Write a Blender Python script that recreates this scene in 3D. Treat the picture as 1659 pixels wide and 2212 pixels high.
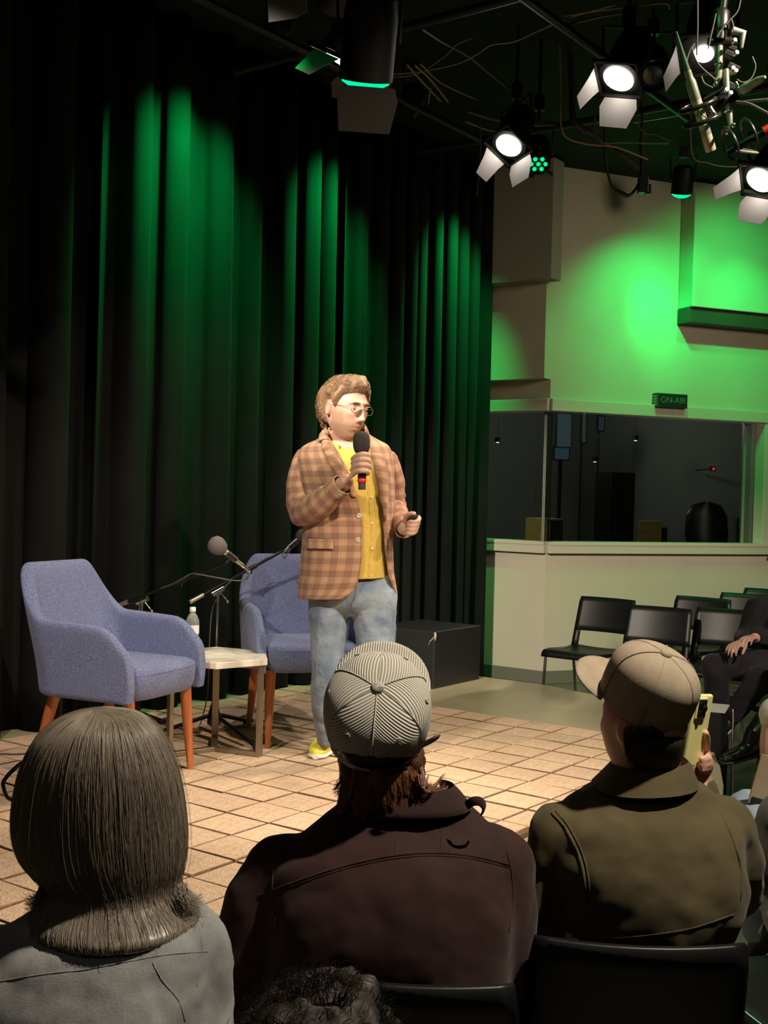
import bpy, bmesh, math, random
import numpy as np
from mathutils import Vector, Matrix
from mathutils.bvhtree import BVHTree

for _o in list(bpy.data.objects):
    bpy.data.objects.remove(_o)
SC = bpy.context.scene
COL = SC.collection
R = math.radians
PI = math.pi

# ---------------------------------------------------------------- camera
IW, IH, FPX = 1659, 2212, 2506.56
PITCH, ROLL = 0.015674, 0.025379
CAM = np.array([0.0, 0.0, 1.59])
_fw = np.array([0, math.cos(PITCH), -math.sin(PITCH)])
_u0 = np.array([0, math.sin(PITCH), math.cos(PITCH)])
_r0 = np.array([1.0, 0, 0])
RT = math.cos(ROLL) * _r0 + math.sin(ROLL) * _u0
UP = -math.sin(ROLL) * _r0 + math.cos(ROLL) * _u0
FW = _fw
cd = bpy.data.cameras.new('camera')
cd.sensor_fit = 'VERTICAL'
cd.sensor_height = 24.0
cd.lens = FPX * 24.0 / IH
cd.clip_start = 0.05
cam_o = bpy.data.objects.new('camera', cd)
COL.objects.link(cam_o)
cam_o.matrix_world = Matrix(((RT[0], UP[0], -FW[0], CAM[0]), (RT[1], UP[1], -FW[1], CAM[1]),
                             (RT[2], UP[2], -FW[2], CAM[2]), (0, 0, 0, 1)))
SC.camera = cam_o


def ray(px, py):
    return FW + RT * ((px - IW / 2) / FPX) - UP * ((py - IH / 2) / FPX)


def at(px, py, d):
    """The point of the room at depth d along the sight line of a pixel of the photograph."""
    return CAM + ray(px, py) * d


def on(px, py, z):
    """The point of a level surface (height z) at a pixel of the photograph."""
    v = ray(px, py)
    return CAM + v * ((z - CAM[2]) / v[2])


# ---------------------------------------------------------------- world, exposure, lights
SC.view_settings.view_transform = 'Standard'
SC.view_settings.look = 'None'
SC.view_settings.exposure = 0.0
SC.view_settings.gamma = 1.0
SC.view_settings.use_curve_mapping = False
SC.cycles.use_denoising = True
SC.cycles.max_bounces = 6
SC.cycles.diffuse_bounces = 3
SC.cycles.glossy_bounces = 3
SC.cycles.transmission_bounces = 6
SC.cycles.transparent_max_bounces = 8
SC.cycles.sample_clamp_indirect = 4.0
SC.cycles.caustics_reflective = False
SC.cycles.caustics_refractive = False
W = bpy.data.worlds.new('world')
SC.world = W
W.use_nodes = True
W.node_tree.nodes['Background'].inputs[0].default_value = (0.9, 0.95, 1.0, 1)
W.node_tree.nodes['Background'].inputs[1].default_value = 0.0

WARM = (1.0, 0.80, 0.60)
GREEN = (0.0, 1.0, 0.17)


def spot(name, loc, target, power, angle, color=WARM, blend=0.5, size=0.06):
    l = bpy.data.lights.new(name, 'SPOT')
    l.energy = power
    l.color = color
    l.spot_size = R(angle)
    l.spot_blend = blend
    l.shadow_soft_size = size
    o = bpy.data.objects.new(name, l)
    COL.objects.link(o)
    o.location = Vector(loc)
    dv = Vector(target) - Vector(loc)
    o.rotation_euler = dv.to_track_quat('-Z', 'Y').to_euler()
    return o


# stage lamps hung over the audience (behind and above the camera's view), plus added unseen fills
spot('key_spot', (2.3, 2.0, 4.05), (-0.3, 5.7, 1.1), 740, 46)
spot('key_spot', (-1.7, 2.3, 4.05), (-0.5, 5.8, 0.9), 420, 46, (1.0, 0.86, 0.72))
spot('wall_spot', (-1.9, 2.4, 4.1), (1.6, 9.6, 0.6), 1750, 25, (1.0, 0.88, 0.72), 0.6)
spot('wall_fill', (4.8, 4.6, 3.7), (1.8, 9.4, 1.4), 330, 78, (1.0, 0.85, 0.62), 1.0, 0.5)  # added unseen fill that warms the wall
spot('audience_spot', (1.5, 1.72, 4.1), (0.1, 2.15, 1.25), 700, 54, (1.0, 0.86, 0.68), 0.7)
spot('row_spot', (3.6, 2.6, 4.1), (1.85, 4.7, 0.6), 620, 60, (1.0, 0.88, 0.74), 0.7)
spot('green_rig_fill', (0.1, 1.9, 3.9), (0.95, 3.05, 2.7), 26, 26, GREEN, 0.8)  # added green fill to tint the microphone rig, no lamp seen there
# unseen soft fill added behind the rows, lifts the backs of the audience
fill_light = bpy.data.lights.new('rear_fill', 'AREA')
fill_light.energy = 7
fill_light.color = (1.0, 0.9, 0.75)
fill_light.size = 2.0
ho = bpy.data.objects.new('rear_fill', fill_light)
COL.objects.link(ho)
ho.location = (-0.6, -0.6, 4.2)
ho.rotation_euler = (R(22), 0, 0)

# ---------------------------------------------------------------- object helpers
ORG = {}


def thing(name, label, cat, loc=(0, 0, 0), rotz=0.0, group=None):
    o = bpy.data.objects.new(name, None)
    o.empty_display_size = 0.1
    COL.objects.link(o)
    o.location = Vector(loc)
    o.rotation_euler = (0, 0, rotz)
    tag(o, label, cat, group)
    ORG[o.name] = Vector((0, 0, 0)) if rotz else Vector(loc)
    return o


def tag(o, label, cat, group=None):
    o['label'] = label
    o['category'] = cat
    if group:
        o['group'] = group
    return o


def struct(o):
    o['kind'] = 'structure'
    return o


def stuff(o):
    o['kind'] = 'stuff'
    return o


class MB:
    """collects geometry (verts, faces, uvs) and links it as ONE mesh object"""

    def __init__(self):
        self.v, self.f, self.uv = [], [], []

    def add(self, verts, faces, uvs=None):
        b = len(self.v)
        self.v += [tuple(map(float, p)) for p in verts]
        for k, f in enumerate(faces):
            self.f.append(tuple(b + i for i in f))
            self.uv.append([tuple(x) for x in uvs[k]] if uvs is not None else [(0.0, 0.0)] * len(f))
        return self

    def box(self, c, s, m=None):
        """box of size s about c; m is an optional 3x3 rotation"""
        P = []
        for x in (-.5, .5):
            for y in (-.5, .5):
                for z in (-.5, .5):
                    P.append(Vector((x * s[0], y * s[1], z * s[2])))
        if m is not None:
            P = [m @ p for p in P]
        c = Vector(c)
        P = [p + c for p in P]
        return self.add(P, [(0, 1, 3, 2), (4, 6, 7, 5), (0, 4, 5, 1), (2, 3, 7, 6), (0, 2, 6, 4), (1, 5, 7, 3)])

    def rings(self, rs, close=True, cap=True, uv=True):
        """loft through rings of equal count; close: each ring is a loop"""
        n = len(rs[0])
        m = len(rs)
        V = [p for r in rs for p in r]
        A = np.array(rs, float)
        du = np.zeros((m, n + 1))
        for i in range(m):
            e = np.linalg.norm(np.diff(np.vstack([A[i], A[i][:1]]), axis=0), axis=1)
            du[i, 1:] = np.cumsum(e)
        du = np.repeat(du.mean(0)[None], m, 0) if uv == 'mean' else du
        dv = np.concatenate([[0], np.cumsum(np.linalg.norm(np.diff(A.mean(1), axis=0), axis=1))])
        F, U = [], []
        for i in range(m - 1):
            for j in range(n if close else n - 1):
                k = (j + 1) % n
                F.append((i * n + j, i * n + k, (i + 1) * n + k, (i + 1) * n + j))
                U.append([(du[i, j], dv[i]), (du[i, j + 1], dv[i]), (du[i + 1, j + 1], dv[i + 1]), (du[i + 1, j], dv[i + 1])])
        self.add(V, F, U)
        if cap and close:
            b = len(self.v) - len(V)
            self.f.append(tuple(b + j for j in range(n - 1, -1, -1)))
            self.uv.append([(0, 0)] * n)
            self.f.append(tuple(b + (m - 1) * n + j for j in range(n)))
            self.uv.append([(0, 0)] * n)
        return self

    def tube(self, pts, r, n=8, cap=True, flat=1.0, upv=None):
        pts = [Vector(p) for p in pts]
        m = len(pts)
        rr = [r] * m if not hasattr(r, '__len__') else list(r)
        T = []
        for i in range(m):
            t = pts[min(i + 1, m - 1)] - pts[max(i - 1, 0)]
            T.append(t.normalized() if t.length > 1e-9 else Vector((0, 0, 1)))
        nrm = Vector(upv) if upv is not None else (Vector((0, 0, 1)) if abs(T[0].z) < 0.9 else Vector((1, 0, 0)))
        rs = []
        for i in range(m):
            nrm = (nrm - T[i] * nrm.dot(T[i]))
            if nrm.length < 1e-6:
                nrm = T[i].orthogonal()
            nrm.normalize()
            b = T[i].cross(nrm)
            ra, rb = (rr[i] if hasattr(rr[i], '__len__') else (rr[i], rr[i] * flat))
            rs.append([pts[i] + b * (ra * math.cos(2 * PI * k / n)) + nrm * (rb * math.sin(2 * PI * k / n)) for k in range(n)])
        return self.rings([[tuple(p) for p in q] for q in rs], True, cap)

    def ball(self, c, r, nu=12, nv=8):
        r = (r, r, r) if not hasattr(r, '__len__') else r
        c = Vector(c)
        V = [c + Vector((0, 0, -r[2]))]
        F = []
        for i in range(1, nv):
            t = -PI / 2 + PI * i / nv
            for j in range(nu):
                a = 2 * PI * j / nu
                V.append(c + Vector((r[0] * math.cos(t) * math.cos(a), r[1] * math.cos(t) * math.sin(a), r[2] * math.sin(t))))
        V.append(c + Vector((0, 0, r[2])))
        for j in range(nu):
            k = (j + 1) % nu
            F.append((0, 1 + k, 1 + j))
            for i in range(nv - 2):
                a, b = 1 + i * nu, 1 + (i + 1) * nu
                F.append((a + j, a + k, b + k, b + j))
            a = 1 + (nv - 2) * nu
            F.append((a + j, a + k, len(V) - 1))
        return self.add(V, F)

    def lathe(self, prof, c, ax=(0, 0, 1), n=20, cap=True):
        """prof: list of (radius, height along the axis)"""
        q = Vector((0, 0, 1)).rotation_difference(Vector(ax).normalized()).to_matrix()
        c = Vector(c)
        rs = [[tuple(c + q @ Vector((r * math.cos(2 * PI * k / n), r * math.sin(2 * PI * k / n), h))) for k in range(n)] for r, h in prof]
        return self.rings(rs, True, cap)

    def poly(self, pts, thick):
        """flat outline pts (3D, planar) made into a plate of that thickness (vector)"""
        t = Vector(thick)
        n = len(pts)
        P = [Vector(p) for p in pts] + [Vector(p) + t for p in pts]
        F = [tuple(range(n))[::-1], tuple(range(n, 2 * n))] + [(i, (i + 1) % n, n + (i + 1) % n, n + i) for i in range(n)]
        return self.add(P, F)

    def obj(self, name, mat, parent=None, smooth=None, bevel=0.0, segs=2, subsurf=0, solid=0.0, local=False):
        me = bpy.data.meshes.new(name)
        V = np.array(self.v, float)
        off = Vector((0, 0, 0))
        if parent is not None and not local:
            off = ORG.get(parent.name, off)
        if len(V):
            V = V - np.array(off)
        me.from_pydata(V.tolist(), [], self.f)
        uvl = me.uv_layers.new(name='UVMap')
        flat = [c for f in self.uv for p in f for c in p]
        if len(flat) == 2 * len(me.loops):
            uvl.data.foreach_set('uv', flat)
        me.update()
        o = bpy.data.objects.new(name, me)
        COL.objects.link(o)
        if mat is not None:
            me.materials.append(mat)
        fix_normals(me)
        if smooth is not None:
            me.polygons.foreach_set('use_smooth', [True] * len(me.polygons))
            if smooth < 180:
                me.set_sharp_from_angle(angle=R(smooth))
        if solid:
            m = o.modifiers.new('s', 'SOLIDIFY')
            m.thickness = solid
            m.offset = -1
        if bevel:
            m = o.modifiers.new('b', 'BEVEL')
            m.width = bevel
            m.segments = segs
            m.limit_method = 'ANGLE'
            m.angle_limit = R(40)
        if subsurf:
            m = o.modifiers.new('ss', 'SUBSURF')
            m.levels = m.render_levels = subsurf
        if parent is not None:
            o.parent = parent
            ORG[o.name] = off
        else:
            ORG[o.name] = Vector((0, 0, 0))
        return o


def fix_normals(me):
    bm = bmesh.new()
    bm.from_mesh(me)
    bmesh.ops.recalc_face_normals(bm, faces=bm.faces)
    bm.to_mesh(me)
    bm.free()


def bake(o, voxel=0.0, smooth=0, fac=0.5, disp=None):
    """apply the object's modifiers (and an optional voxel remesh + smooth) into its mesh"""
    if voxel:
        m = o.modifiers.new('r', 'REMESH')
        m.mode = 'VOXEL'
        m.voxel_size = voxel
        m.use_smooth_shade = True
    if smooth:
        m = o.modifiers.new('sm', 'SMOOTH')
        m.iterations = smooth
        m.factor = fac
    for nm, strength, size in (disp or []):
        t = bpy.data.textures.new(nm, 'CLOUDS')
        t.noise_scale = size
        t.noise_depth = 1
        m = o.modifiers.new('d', 'DISPLACE')
        m.texture = t
        m.strength = strength
        m.mid_level = 0.5
        m.texture_coords = 'LOCAL'
    dg = bpy.context.evaluated_depsgraph_get()
    dg.update()
    me = bpy.data.meshes.new_from_object(o.evaluated_get(dg), depsgraph=dg)
    me.name = o.data.name
    for mt in o.data.materials:
        if mt and mt.name not in [q.name for q in me.materials if q]:
            me.materials.append(mt)
    o.modifiers.clear()
    o.data = me
    if voxel:
        me.polygons.foreach_set('use_smooth', [True] * len(me.polygons))
    return o


def dup(root, loc, rotz, label=None, cat=None, group=None):
    r = root.copy()
    COL.objects.link(r)
    r.location = loc
    r.rotation_euler = (0, 0, rotz)
    if label:
        r['label'] = label
    if group:
        r['group'] = group
    for ch in list(root.children):
        c = ch.copy()
        COL.objects.link(c)
        c.parent = r
        for g in ch.children:
            d = g.copy()
            COL.objects.link(d)
            d.parent = c
    return r


def spline(pts, n):
    """Catmull-Rom through the points, n samples"""
    P = np.array([list(map(float, p)) for p in pts])
    m = len(P)
    Q = np.vstack([2 * P[0] - P[1], P, 2 * P[-1] - P[-2]])
    out = []
    for s in np.linspace(0, m - 1 - 1e-9, n):
        i = int(s)
        t = s - i
        a, b, c, d = Q[i], Q[i + 1], Q[i + 2], Q[i + 3]
        out.append(0.5 * (2 * b + (c - a) * t + (2 * a - 5 * b + 4 * c - d) * t * t + (3 * b - a - 3 * c + d) * t ** 3))
    return np.array(out)


# ---------------------------------------------------------------- materials
def pbr(name, col, rough=0.6, metal=0.0, vary=0.0, vscale=8.0, bump=0.0, bscale=60.0, sheen=0.0, spec=0.5,
        objvar=0.0, coat=0.0, emit=None, estr=0.0, stretch=None, detail=4.0):
    m = bpy.data.materials.new(name)
    m.use_nodes = True
    nt = m.node_tree
    b = nt.nodes['Principled BSDF']
    L = nt.links.new
    b.inputs['Roughness'].default_value = rough
    b.inputs['Metallic'].default_value = metal
    b.inputs['Specular IOR Level'].default_value = spec
    b.inputs['Sheen Weight'].default_value = sheen
    b.inputs['Coat Weight'].default_value = coat
    b.inputs['Base Color'].default_value = (*col, 1)
    if emit is not None:
        b.inputs['Emission Color'].default_value = (*emit, 1)
        b.inputs['Emission Strength'].default_value = estr
    src = None
    if vary or bump:
        tc = nt.nodes.new('ShaderNodeTexCoord')
        mp = nt.nodes.new('ShaderNodeMapping')
        L(tc.outputs['Object'], mp.inputs[0])
        if stretch:
            mp.inputs['Scale'].default_value = stretch
        src = mp.outputs[0]
    cur = None
    if vary:
        n = nt.nodes.new('ShaderNodeTexNoise')
        n.inputs['Scale'].default_value = vscale
        n.inputs['Detail'].default_value = detail
        L(src, n.inputs['Vector'])
        mr = nt.nodes.new('ShaderNodeMapRange')
        mr.inputs[1].default_value = 0.3
        mr.inputs[2].default_value = 0.7
        mr.inputs[3].default_value = 1 - vary
        mr.inputs[4].default_value = 1 + vary
        L(n.outputs[0], mr.inputs[0])
        cur = mr.outputs[0]
    if objvar:
        oi = nt.nodes.new('ShaderNodeObjectInfo')
        mr = nt.nodes.new('ShaderNodeMapRange')
        mr.inputs[3].default_value = 1 - objvar
        mr.inputs[4].default_value = 1 + objvar
        L(oi.outputs['Random'], mr.inputs[0])
        if cur is not None:
            mu = nt.nodes.new('ShaderNodeMath')
            mu.operation = 'MULTIPLY'
            L(cur, mu.inputs[0])
            L(mr.outputs[0], mu.inputs[1])
            cur = mu.outputs[0]
        else:
            cur = mr.outputs[0]
    if cur is not None:
        mx = nt.nodes.new('ShaderNodeVectorMath')
        mx.operation = 'SCALE'
        mx.inputs[0].default_value = col
        L(cur, mx.inputs['Scale'])
        L(mx.outputs[0], b.inputs['Base Color'])
    if bump:
        n = nt.nodes.new('ShaderNodeTexNoise')
        n.inputs['Scale'].default_value = bscale
        n.inputs['Detail'].default_value = 3
        L(src, n.inputs['Vector'])
        bp = nt.nodes.new('ShaderNodeBump')
        bp.inputs['Strength'].default_value = bump
        bp.inputs['Distance'].default_value = 0.01
        L(n.outputs[0], bp.inputs['Height'])
        L(bp.outputs[0], b.inputs['Normal'])
    return m


def emis(name, col, strength):
    m = bpy.data.materials.new(name)
    m.use_nodes = True
    nt = m.node_tree
    nt.nodes.remove(nt.nodes['Principled BSDF'])
    e = nt.nodes.new('ShaderNodeEmission')
    e.inputs[0].default_value = (*col, 1)
    e.inputs[1].default_value = strength
    nt.links.new(e.outputs[0], nt.nodes['Material Output'].inputs[0])
    return m


def fabric_uv(name, fn, rough=0.85, sheen=0.0):
    """material whose colour is built by fn(nt, uv_socket) -> colour socket, optional height socket"""
    m = bpy.data.materials.new(name)
    m.use_nodes = True
    nt = m.node_tree
    b = nt.nodes['Principled BSDF']
    b.inputs['Roughness'].default_value = rough
    b.inputs['Specular IOR Level'].default_value = 0.2
    b.inputs['Sheen Weight'].default_value = sheen
    uv = nt.nodes.new('ShaderNodeUVMap')
    uv.uv_map = 'UVMap'
    res = fn(nt, uv.outputs[0])
    c, h = res[0], res[1]
    nt.links.new(c, b.inputs['Base Color'])
    if h is not None:
        bp = nt.nodes.new('ShaderNodeBump')
        bp.inputs['Strength'].default_value = res[2]
        bp.inputs['Distance'].default_value = res[3]
        nt.links.new(h, bp.inputs['Height'])
        nt.links.new(bp.outputs[0], b.inputs['Normal'])
    return m


def mth(nt, op, a, b=None, clamp=False):
    n = nt.nodes.new('ShaderNodeMath')
    n.operation = op
    n.use_clamp = clamp
    for k, x in enumerate((a, b)):
        if x is None:
            continue
        if isinstance(x, (int, float)):
            n.inputs[k].default_value = x
        else:
            nt.links.new(x, n.inputs[k])
    return n.outputs[0]


def mixc(nt, f, a, b):
    n = nt.nodes.new('ShaderNodeMix')
    n.data_type = 'RGBA'
    for i, x in ((0, f), (6, a), (7, b)):
        if isinstance(x, (int, float)):
            n.inputs[i].default_value = x
        elif isinstance(x, tuple):
            n.inputs[i].default_value = (*x, 1)
        else:
            nt.links.new(x, n.inputs[i])
    return n.outputs[2]


def noise(nt, vec, scale, detail=3.0):
    n = nt.nodes.new('ShaderNodeTexNoise')
    n.inputs['Scale'].default_value = scale
    n.inputs['Detail'].default_value = detail
    if vec is not None:
        nt.links.new(vec, n.inputs['Vector'])
    return n.outputs[0]


M = {}
M['black_paint'] = pbr('black_paint', (0.012, 0.012, 0.013), 0.5, spec=0.3)
M['black_metal'] = pbr('black_metal', (0.02, 0.02, 0.022), 0.35, 0.6)
M['chrome'] = pbr('chrome', (0.7, 0.7, 0.7), 0.2, 1.0)
M['black_plastic'] = pbr('black_plastic', (0.012, 0.012, 0.012), 0.32, spec=0.6)
M['rubber'] = pbr('rubber', (0.015, 0.015, 0.015), 0.7)
M['cable'] = pbr('cable', (0.02, 0.02, 0.02), 0.5)
rng = np.random.default_rng(7)
random.seed(5)
# ================================================================ the setting
ZL, ZP = 0.27, 0.31          # linoleum stage top, paver top
T1, T2 = 0.21026, 0.22127    # paver module along / across
G0 = np.array([-4.00411, 20.2098]) * T1
E1 = np.array([0.588689, 0.80836])
E2 = np.array([0.80836, -0.588689])


def grid(i, j, z):
    p = G0 + E1 * (j * T1) + E2 * (i * T2)
    return np.array([p[0], p[1], z])


GROT = math.atan2(E1[1], E1[0])
RA = Matrix.Rotation(GROT, 3, 'Z')       # x axis along the curtain, y away from the hall

# floor of the hall
m_floor = pbr('dark_lino', (0.10, 0.10, 0.075), 0.35, vary=0.35, vscale=1.5, bump=0.03, bscale=30)
struct(MB().box((0, 5, -0.05), (18, 22, 0.1)).obj('floor', m_floor))

# black studio ceiling
m_ceil = pbr('black_ceiling', (0.0028, 0.0028, 0.003), 0.9)
struct(MB().box((0, 5, 4.46), (18, 22, 0.1)).obj('ceiling', m_ceil))

# raised stage: linoleum-topped platform with a rounded corner
m_stage = pbr('olive_lino', (0.44, 0.385, 0.24), 0.30, vary=0.14, vscale=2.2, bump=0.02, bscale=14)
pts = [on(1062, 1464, ZL), on(1172, 1478, ZL), on(1283, 1500, ZL), on(1430, 1545, ZL), on(1510, 1590, ZL), on(1540, 1618, ZL),
       on(1556, 1655, ZL), on(1563, 1695, ZL), on(1556, 1745, ZL)]
pts = [np.array(p) for p in pts]
near = [grid(6.3, j, ZL) for j in (8.6, 4.0, -4.0, -12.0, -20.0)]
back = [grid(-10.6, j, ZL) for j in (-20.0, 0, 12.0, 20.6)]
outline = [Vector((p[0], p[1], ZL)) for p in pts + near + back]
mb = MB().poly(outline, (0, 0, -ZL + 0.002))
struct(mb.obj('trim_1', m_stage, bevel=0.006))

# brick pavers laid on the platform, each one a piece of its own
m_paver = pbr('sand_paver', (0.66, 0.47, 0.315), 0.9, vary=0.15, vscale=34, bump=0.8, bscale=120, objvar=0.07, detail=6)
m_side = pbr('paver_side', (0.27, 0.165, 0.095), 0.95, vary=0.3, vscale=40)
m_bed = pbr('joint_sand', (0.12, 0.075, 0.045), 0.95, vary=0.3, vscale=30)
JN, JF, IB, IN = -9, 14, -8, 4.6
c = (grid(IB, JN, 0) + grid(IN, JF, 0)) / 2
bed = struct(MB().box((c[0], c[1], (ZL + 0.290) / 2), ((JF - JN) * T1 - 0.004, (IN - IB) * T2 - 0.004, 0.290 - ZL), RA).obj('floor_paving', m_bed))


def paver_mesh(k, wy):
    r = random.Random(k)
    hx, hy, b, h = T1 / 2 - 0.0038, wy / 2 - 0.0038, 0.003, 0.036
    rr = []
    for z, ins in ((0, 0), (h - b * 0.8, 0), (h, b)):
        rr.append([(sx * (hx - ins) + r.uniform(-.0018, .0018), sy * (hy - ins) + r.uniform(-.0018, .0018), z + (r.uniform(-.0012, .0012) if z else 0))
                   for sx, sy in ((-1, -1), (1, -1), (1, 1), (-1, 1))])
    mb = MB().rings(rr, True, True)
    me = bpy.data.meshes.new('paver')
    me.from_pydata(mb.v, [], mb.f)
    me.materials.append(m_paver)
    me.materials.append(m_side)
    fix_normals(me)
    for q in me.polygons:
        q.material_index = 0 if q.normal.z > .9 else 1
    return me


full = [paver_mesh(k, T2) for k in range(8)]
part = [paver_mesh(k + 20, T2 * 0.6) for k in range(3)]
cells = []
for i in range(IB, 5):
    for j in range(JN, JF):
        last = i == 4
        ci = i + (0.3 if last else 0.5)
        cells.append((i, j, grid(ci, j + 0.5, ZP - 0.036), last))
Cxy = CAM[:2]


def in_view(p):
    d = p - CAM
    z = d @ FW
    x, y = IW / 2 + FPX * (d @ RT) / z, IH / 2 - FPX * (d @ UP) / z
    return -60 < x < IW + 60 and y < IH + 60


cells.sort(key=lambda q: (not in_view(q[2]), np.linalg.norm(q[2][:2] - Cxy)))
restm = MB()
for n, (i, j, p, last) in enumerate(cells):
    me = (part if last else full)[random.randrange(3 if last else 8)]
    dz = random.uniform(-.0025, .0015)
    rot = GROT + random.uniform(-.012, .012)
    if n < 300:
        o = bpy.data.objects.new('paver', me)
        COL.objects.link(o)
        o.parent = bed
        o.location = (p[0], p[1], p[2] + dz)
        o.rotation_euler = (random.uniform(-.008, .008), random.uniform(-.008, .008), rot)
    else:
        mm = Matrix.Translation((p[0], p[1], p[2] + dz)) @ Matrix.Rotation(rot, 4, 'Z')
        restm.add([mm @ v.co for v in me.vertices], [tuple(q.vertices) for q in me.polygons])
ro_ = stuff(restm.obj('pavers', m_paver, bed))
ro_.data.materials.append(m_side)
for q in ro_.data.polygons:
    q.material_index = 0 if q.normal.z > .9 else 1

# ---- walls around the control-room window
CN = at(1180, 1170, 9.9)
ZS, ZT, ZC = 1.217, 2.331, 4.41      # sill, window head, ceiling
wr = np.array([math.cos(R(22)), math.sin(R(22)), 0])   # right wall runs this way
wl = -np.array([E2[0], E2[1], 0])                      # left return runs away to the left
nr = np.array([wr[1], -wr[0], 0])                      # outward normal of right wall (to the hall)
nl = np.array([-wl[1], wl[0], 0])
if nl[1] > 0:
    nl = -nl
m_wall = pbr('cream_wall', (0.58, 0.53, 0.40), 0.75, vary=0.03, vscale=3, bump=0.10, bscale=220)
m_trim = pbr('cream_trim', (0.60, 0.54, 0.42), 0.5)
m_base = pbr('grey_base', (0.16, 0.16, 0.12), 0.5)
m_fabric_panel = pbr('acoustic_cloth', (0.36, 0.34, 0.27), 0.95, bump=0.15, bscale=400)


def wall_box(mb, org, dr, nrm, s0, s1, z0, z1, t0, t1):
    """box on a wall: s along it, z up, t from its face (positive towards the hall)"""
    P = []
    for s in (s0, s1):
        for t in (t0, t1):
            for z in (z0, z1):
                p = org + dr * s + nrm * t
                P.append((p[0], p[1], z))
    return mb.add(P, [(0, 1, 3, 2), (4, 6, 7, 5), (0, 4, 5, 1), (2, 3, 7, 6), (0, 2, 6, 4), (1, 5, 7, 3)])


CO = np.array([CN[0], CN[1], 0])
mb = MB()
S_END, S_WALL = 2.36, 9.0
wall_box(mb, CO, wr, nr, 0, S_WALL, 0, ZS - 0.02, -0.14, 0)
wall_box(mb, CO, wr, nr, 0, S_WALL, ZT + 0.02, ZC, -0.14, 0)
wall_box(mb, CO, wr, nr, S_END, S_WALL, ZS - 0.02, ZT + 0.02, -0.14, 0)
struct(mb.obj('wall_right', m_wall))
mb = MB()
wall_box(mb, CO, wl, nl, 0.0, 3.2, 0, ZS - 0.02, -0.14, 0)
wall_box(mb, CO, wl, nl, 0.0, 3.2, ZT + 0.02, 2.60, -0.14, 0)
wall_box(mb, CO, wl, nl, 0.0, 1.15, 2.60, ZC, -0.14, 0.12)
wall_box(mb, CO, wl, nl, 1.15, 3.2, 2.60, ZC, -0.14, 0.0)
wall_box(mb, CO, wl, nl, 1.9, 3.2, ZS - 0.02, ZT + 0.02, -0.14, 0)
struct(mb.obj('wall_left', m_wall))
# side and rear walls of the hall, dark
m_dark = pbr('dark_wall', (0.015, 0.015, 0.016), 0.9)
struct(MB().box((-6.3, 3, 2.2), (0.1, 16, 4.5)).obj('wall_side', m_dark))
struct(MB().box((0, -4.2, 2.2), (18, 0.1, 4.5)).obj('wall_rear', m_dark))
# baseboards
struct(wall_box(MB(), CO, wr, nr, 0.0, S_WALL, 0, 0.11, 0.0, 0.012).obj('baseboard_right', m_base, bevel=0.003))
struct(wall_box(MB(), CO, wl, nl, 0.0, 3.2, 0, 0.11, 0.0, 0.012).obj('baseboard_left', m_base, bevel=0.003))
# window: sill, fascia, head casing, mullions, glass
win = struct(wall_box(MB(), CO, wr, nr, -0.0, S_WALL, ZS - 0.10, ZS - 0.005, 0.0, 0.045).obj('window_1', m_trim, bevel=0.006))
mb = MB()
wall_box(mb, CO, wr, nr, 0, S_END, ZS - 0.03, ZS, -0.16, 0.05)
mb.obj('sill', m_trim, win, bevel=0.004)
mb = MB()
wall_box(mb, CO, wl, nl, 0, 1.9, ZS - 0.10, ZS - 0.005, 0, 0.045)
wall_box(mb, CO, wl, nl, 0, 1.9, ZS - 0.03, ZS, -0.16, 0.05)
mb.obj('sill', m_trim, win, bevel=0.004)
mb = MB()
wall_box(mb, CO, wr, nr, 0, S_WALL, ZT, ZT + 0.105, 0.0, 0.04)
mb.obj('casing', m_trim, win, bevel=0.006)
mb = MB()
wall_box(mb, CO, wl, nl, 0, 1.9, ZT, ZT + 0.105, 0, 0.04)
mb.obj('casing', m_trim, win, bevel=0.006)
mb = MB()
wall_box(mb, CO, wr, nr, S_END - 0.10, S_END + 0.06, ZS, ZT, -0.16, 0.03)
mb.obj('jamb', m_trim, win, bevel=0.004)
m_mull = pbr('mullion', (0.32, 0.33, 0.28), 0.35, 0.3)
p = CO - nr * 0.10
MB().box((p[0] + 0.02, p[1] + 0.02, (ZS + ZT) / 2), (0.022, 0.022, ZT - ZS)).obj('mullion', m_mull, win)
mb = MB()
wall_box(mb, CO, wr, nr, S_END - 0.24, S_END - 0.215, ZS, ZT, -0.12, -0.09)
mb.obj('mullion', m_mull, win)


def glass_mat():
    m = bpy.data.materials.new('window_glass')
    m.use_nodes = True
    nt = m.node_tree
    nt.nodes.remove(nt.nodes['Principled BSDF'])
    tr = nt.nodes.new('ShaderNodeBsdfTransparent')
    tr.inputs[0].default_value = (0.72, 0.76, 0.74, 1)
    gl = nt.nodes.new('ShaderNodeBsdfGlossy')
    gl.inputs['Roughness'].default_value = 0.02
    fr = nt.nodes.new('ShaderNodeFresnel')
    fr.inputs[0].default_value = 1.5
    mx = nt.nodes.new('ShaderNodeMixShader')
    mu = mth(nt, 'MULTIPLY', fr.outputs[0], 1.6, True)
    nt.links.new(mu, mx.inputs[0])
    nt.links.new(tr.outputs[0], mx.inputs[1])
    nt.links.new(gl.outputs[0], mx.inputs[2])
    nt.links.new(mx.outputs[0], nt.nodes['Material Output'].inputs[0])
    return m


m_glass = glass_mat()
mb = MB()
wall_box(mb, CO, wr, nr, 0.02, S_END - 0.10, ZS, ZT, -0.106, -0.10)
mb.obj('glass', m_glass, win)
mb = MB()
wall_box(mb, CO, wl, nl, 0.02, 1.9, ZS, ZT, -0.106, -0.10)
mb.obj('glass', m_glass, win)

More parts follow.
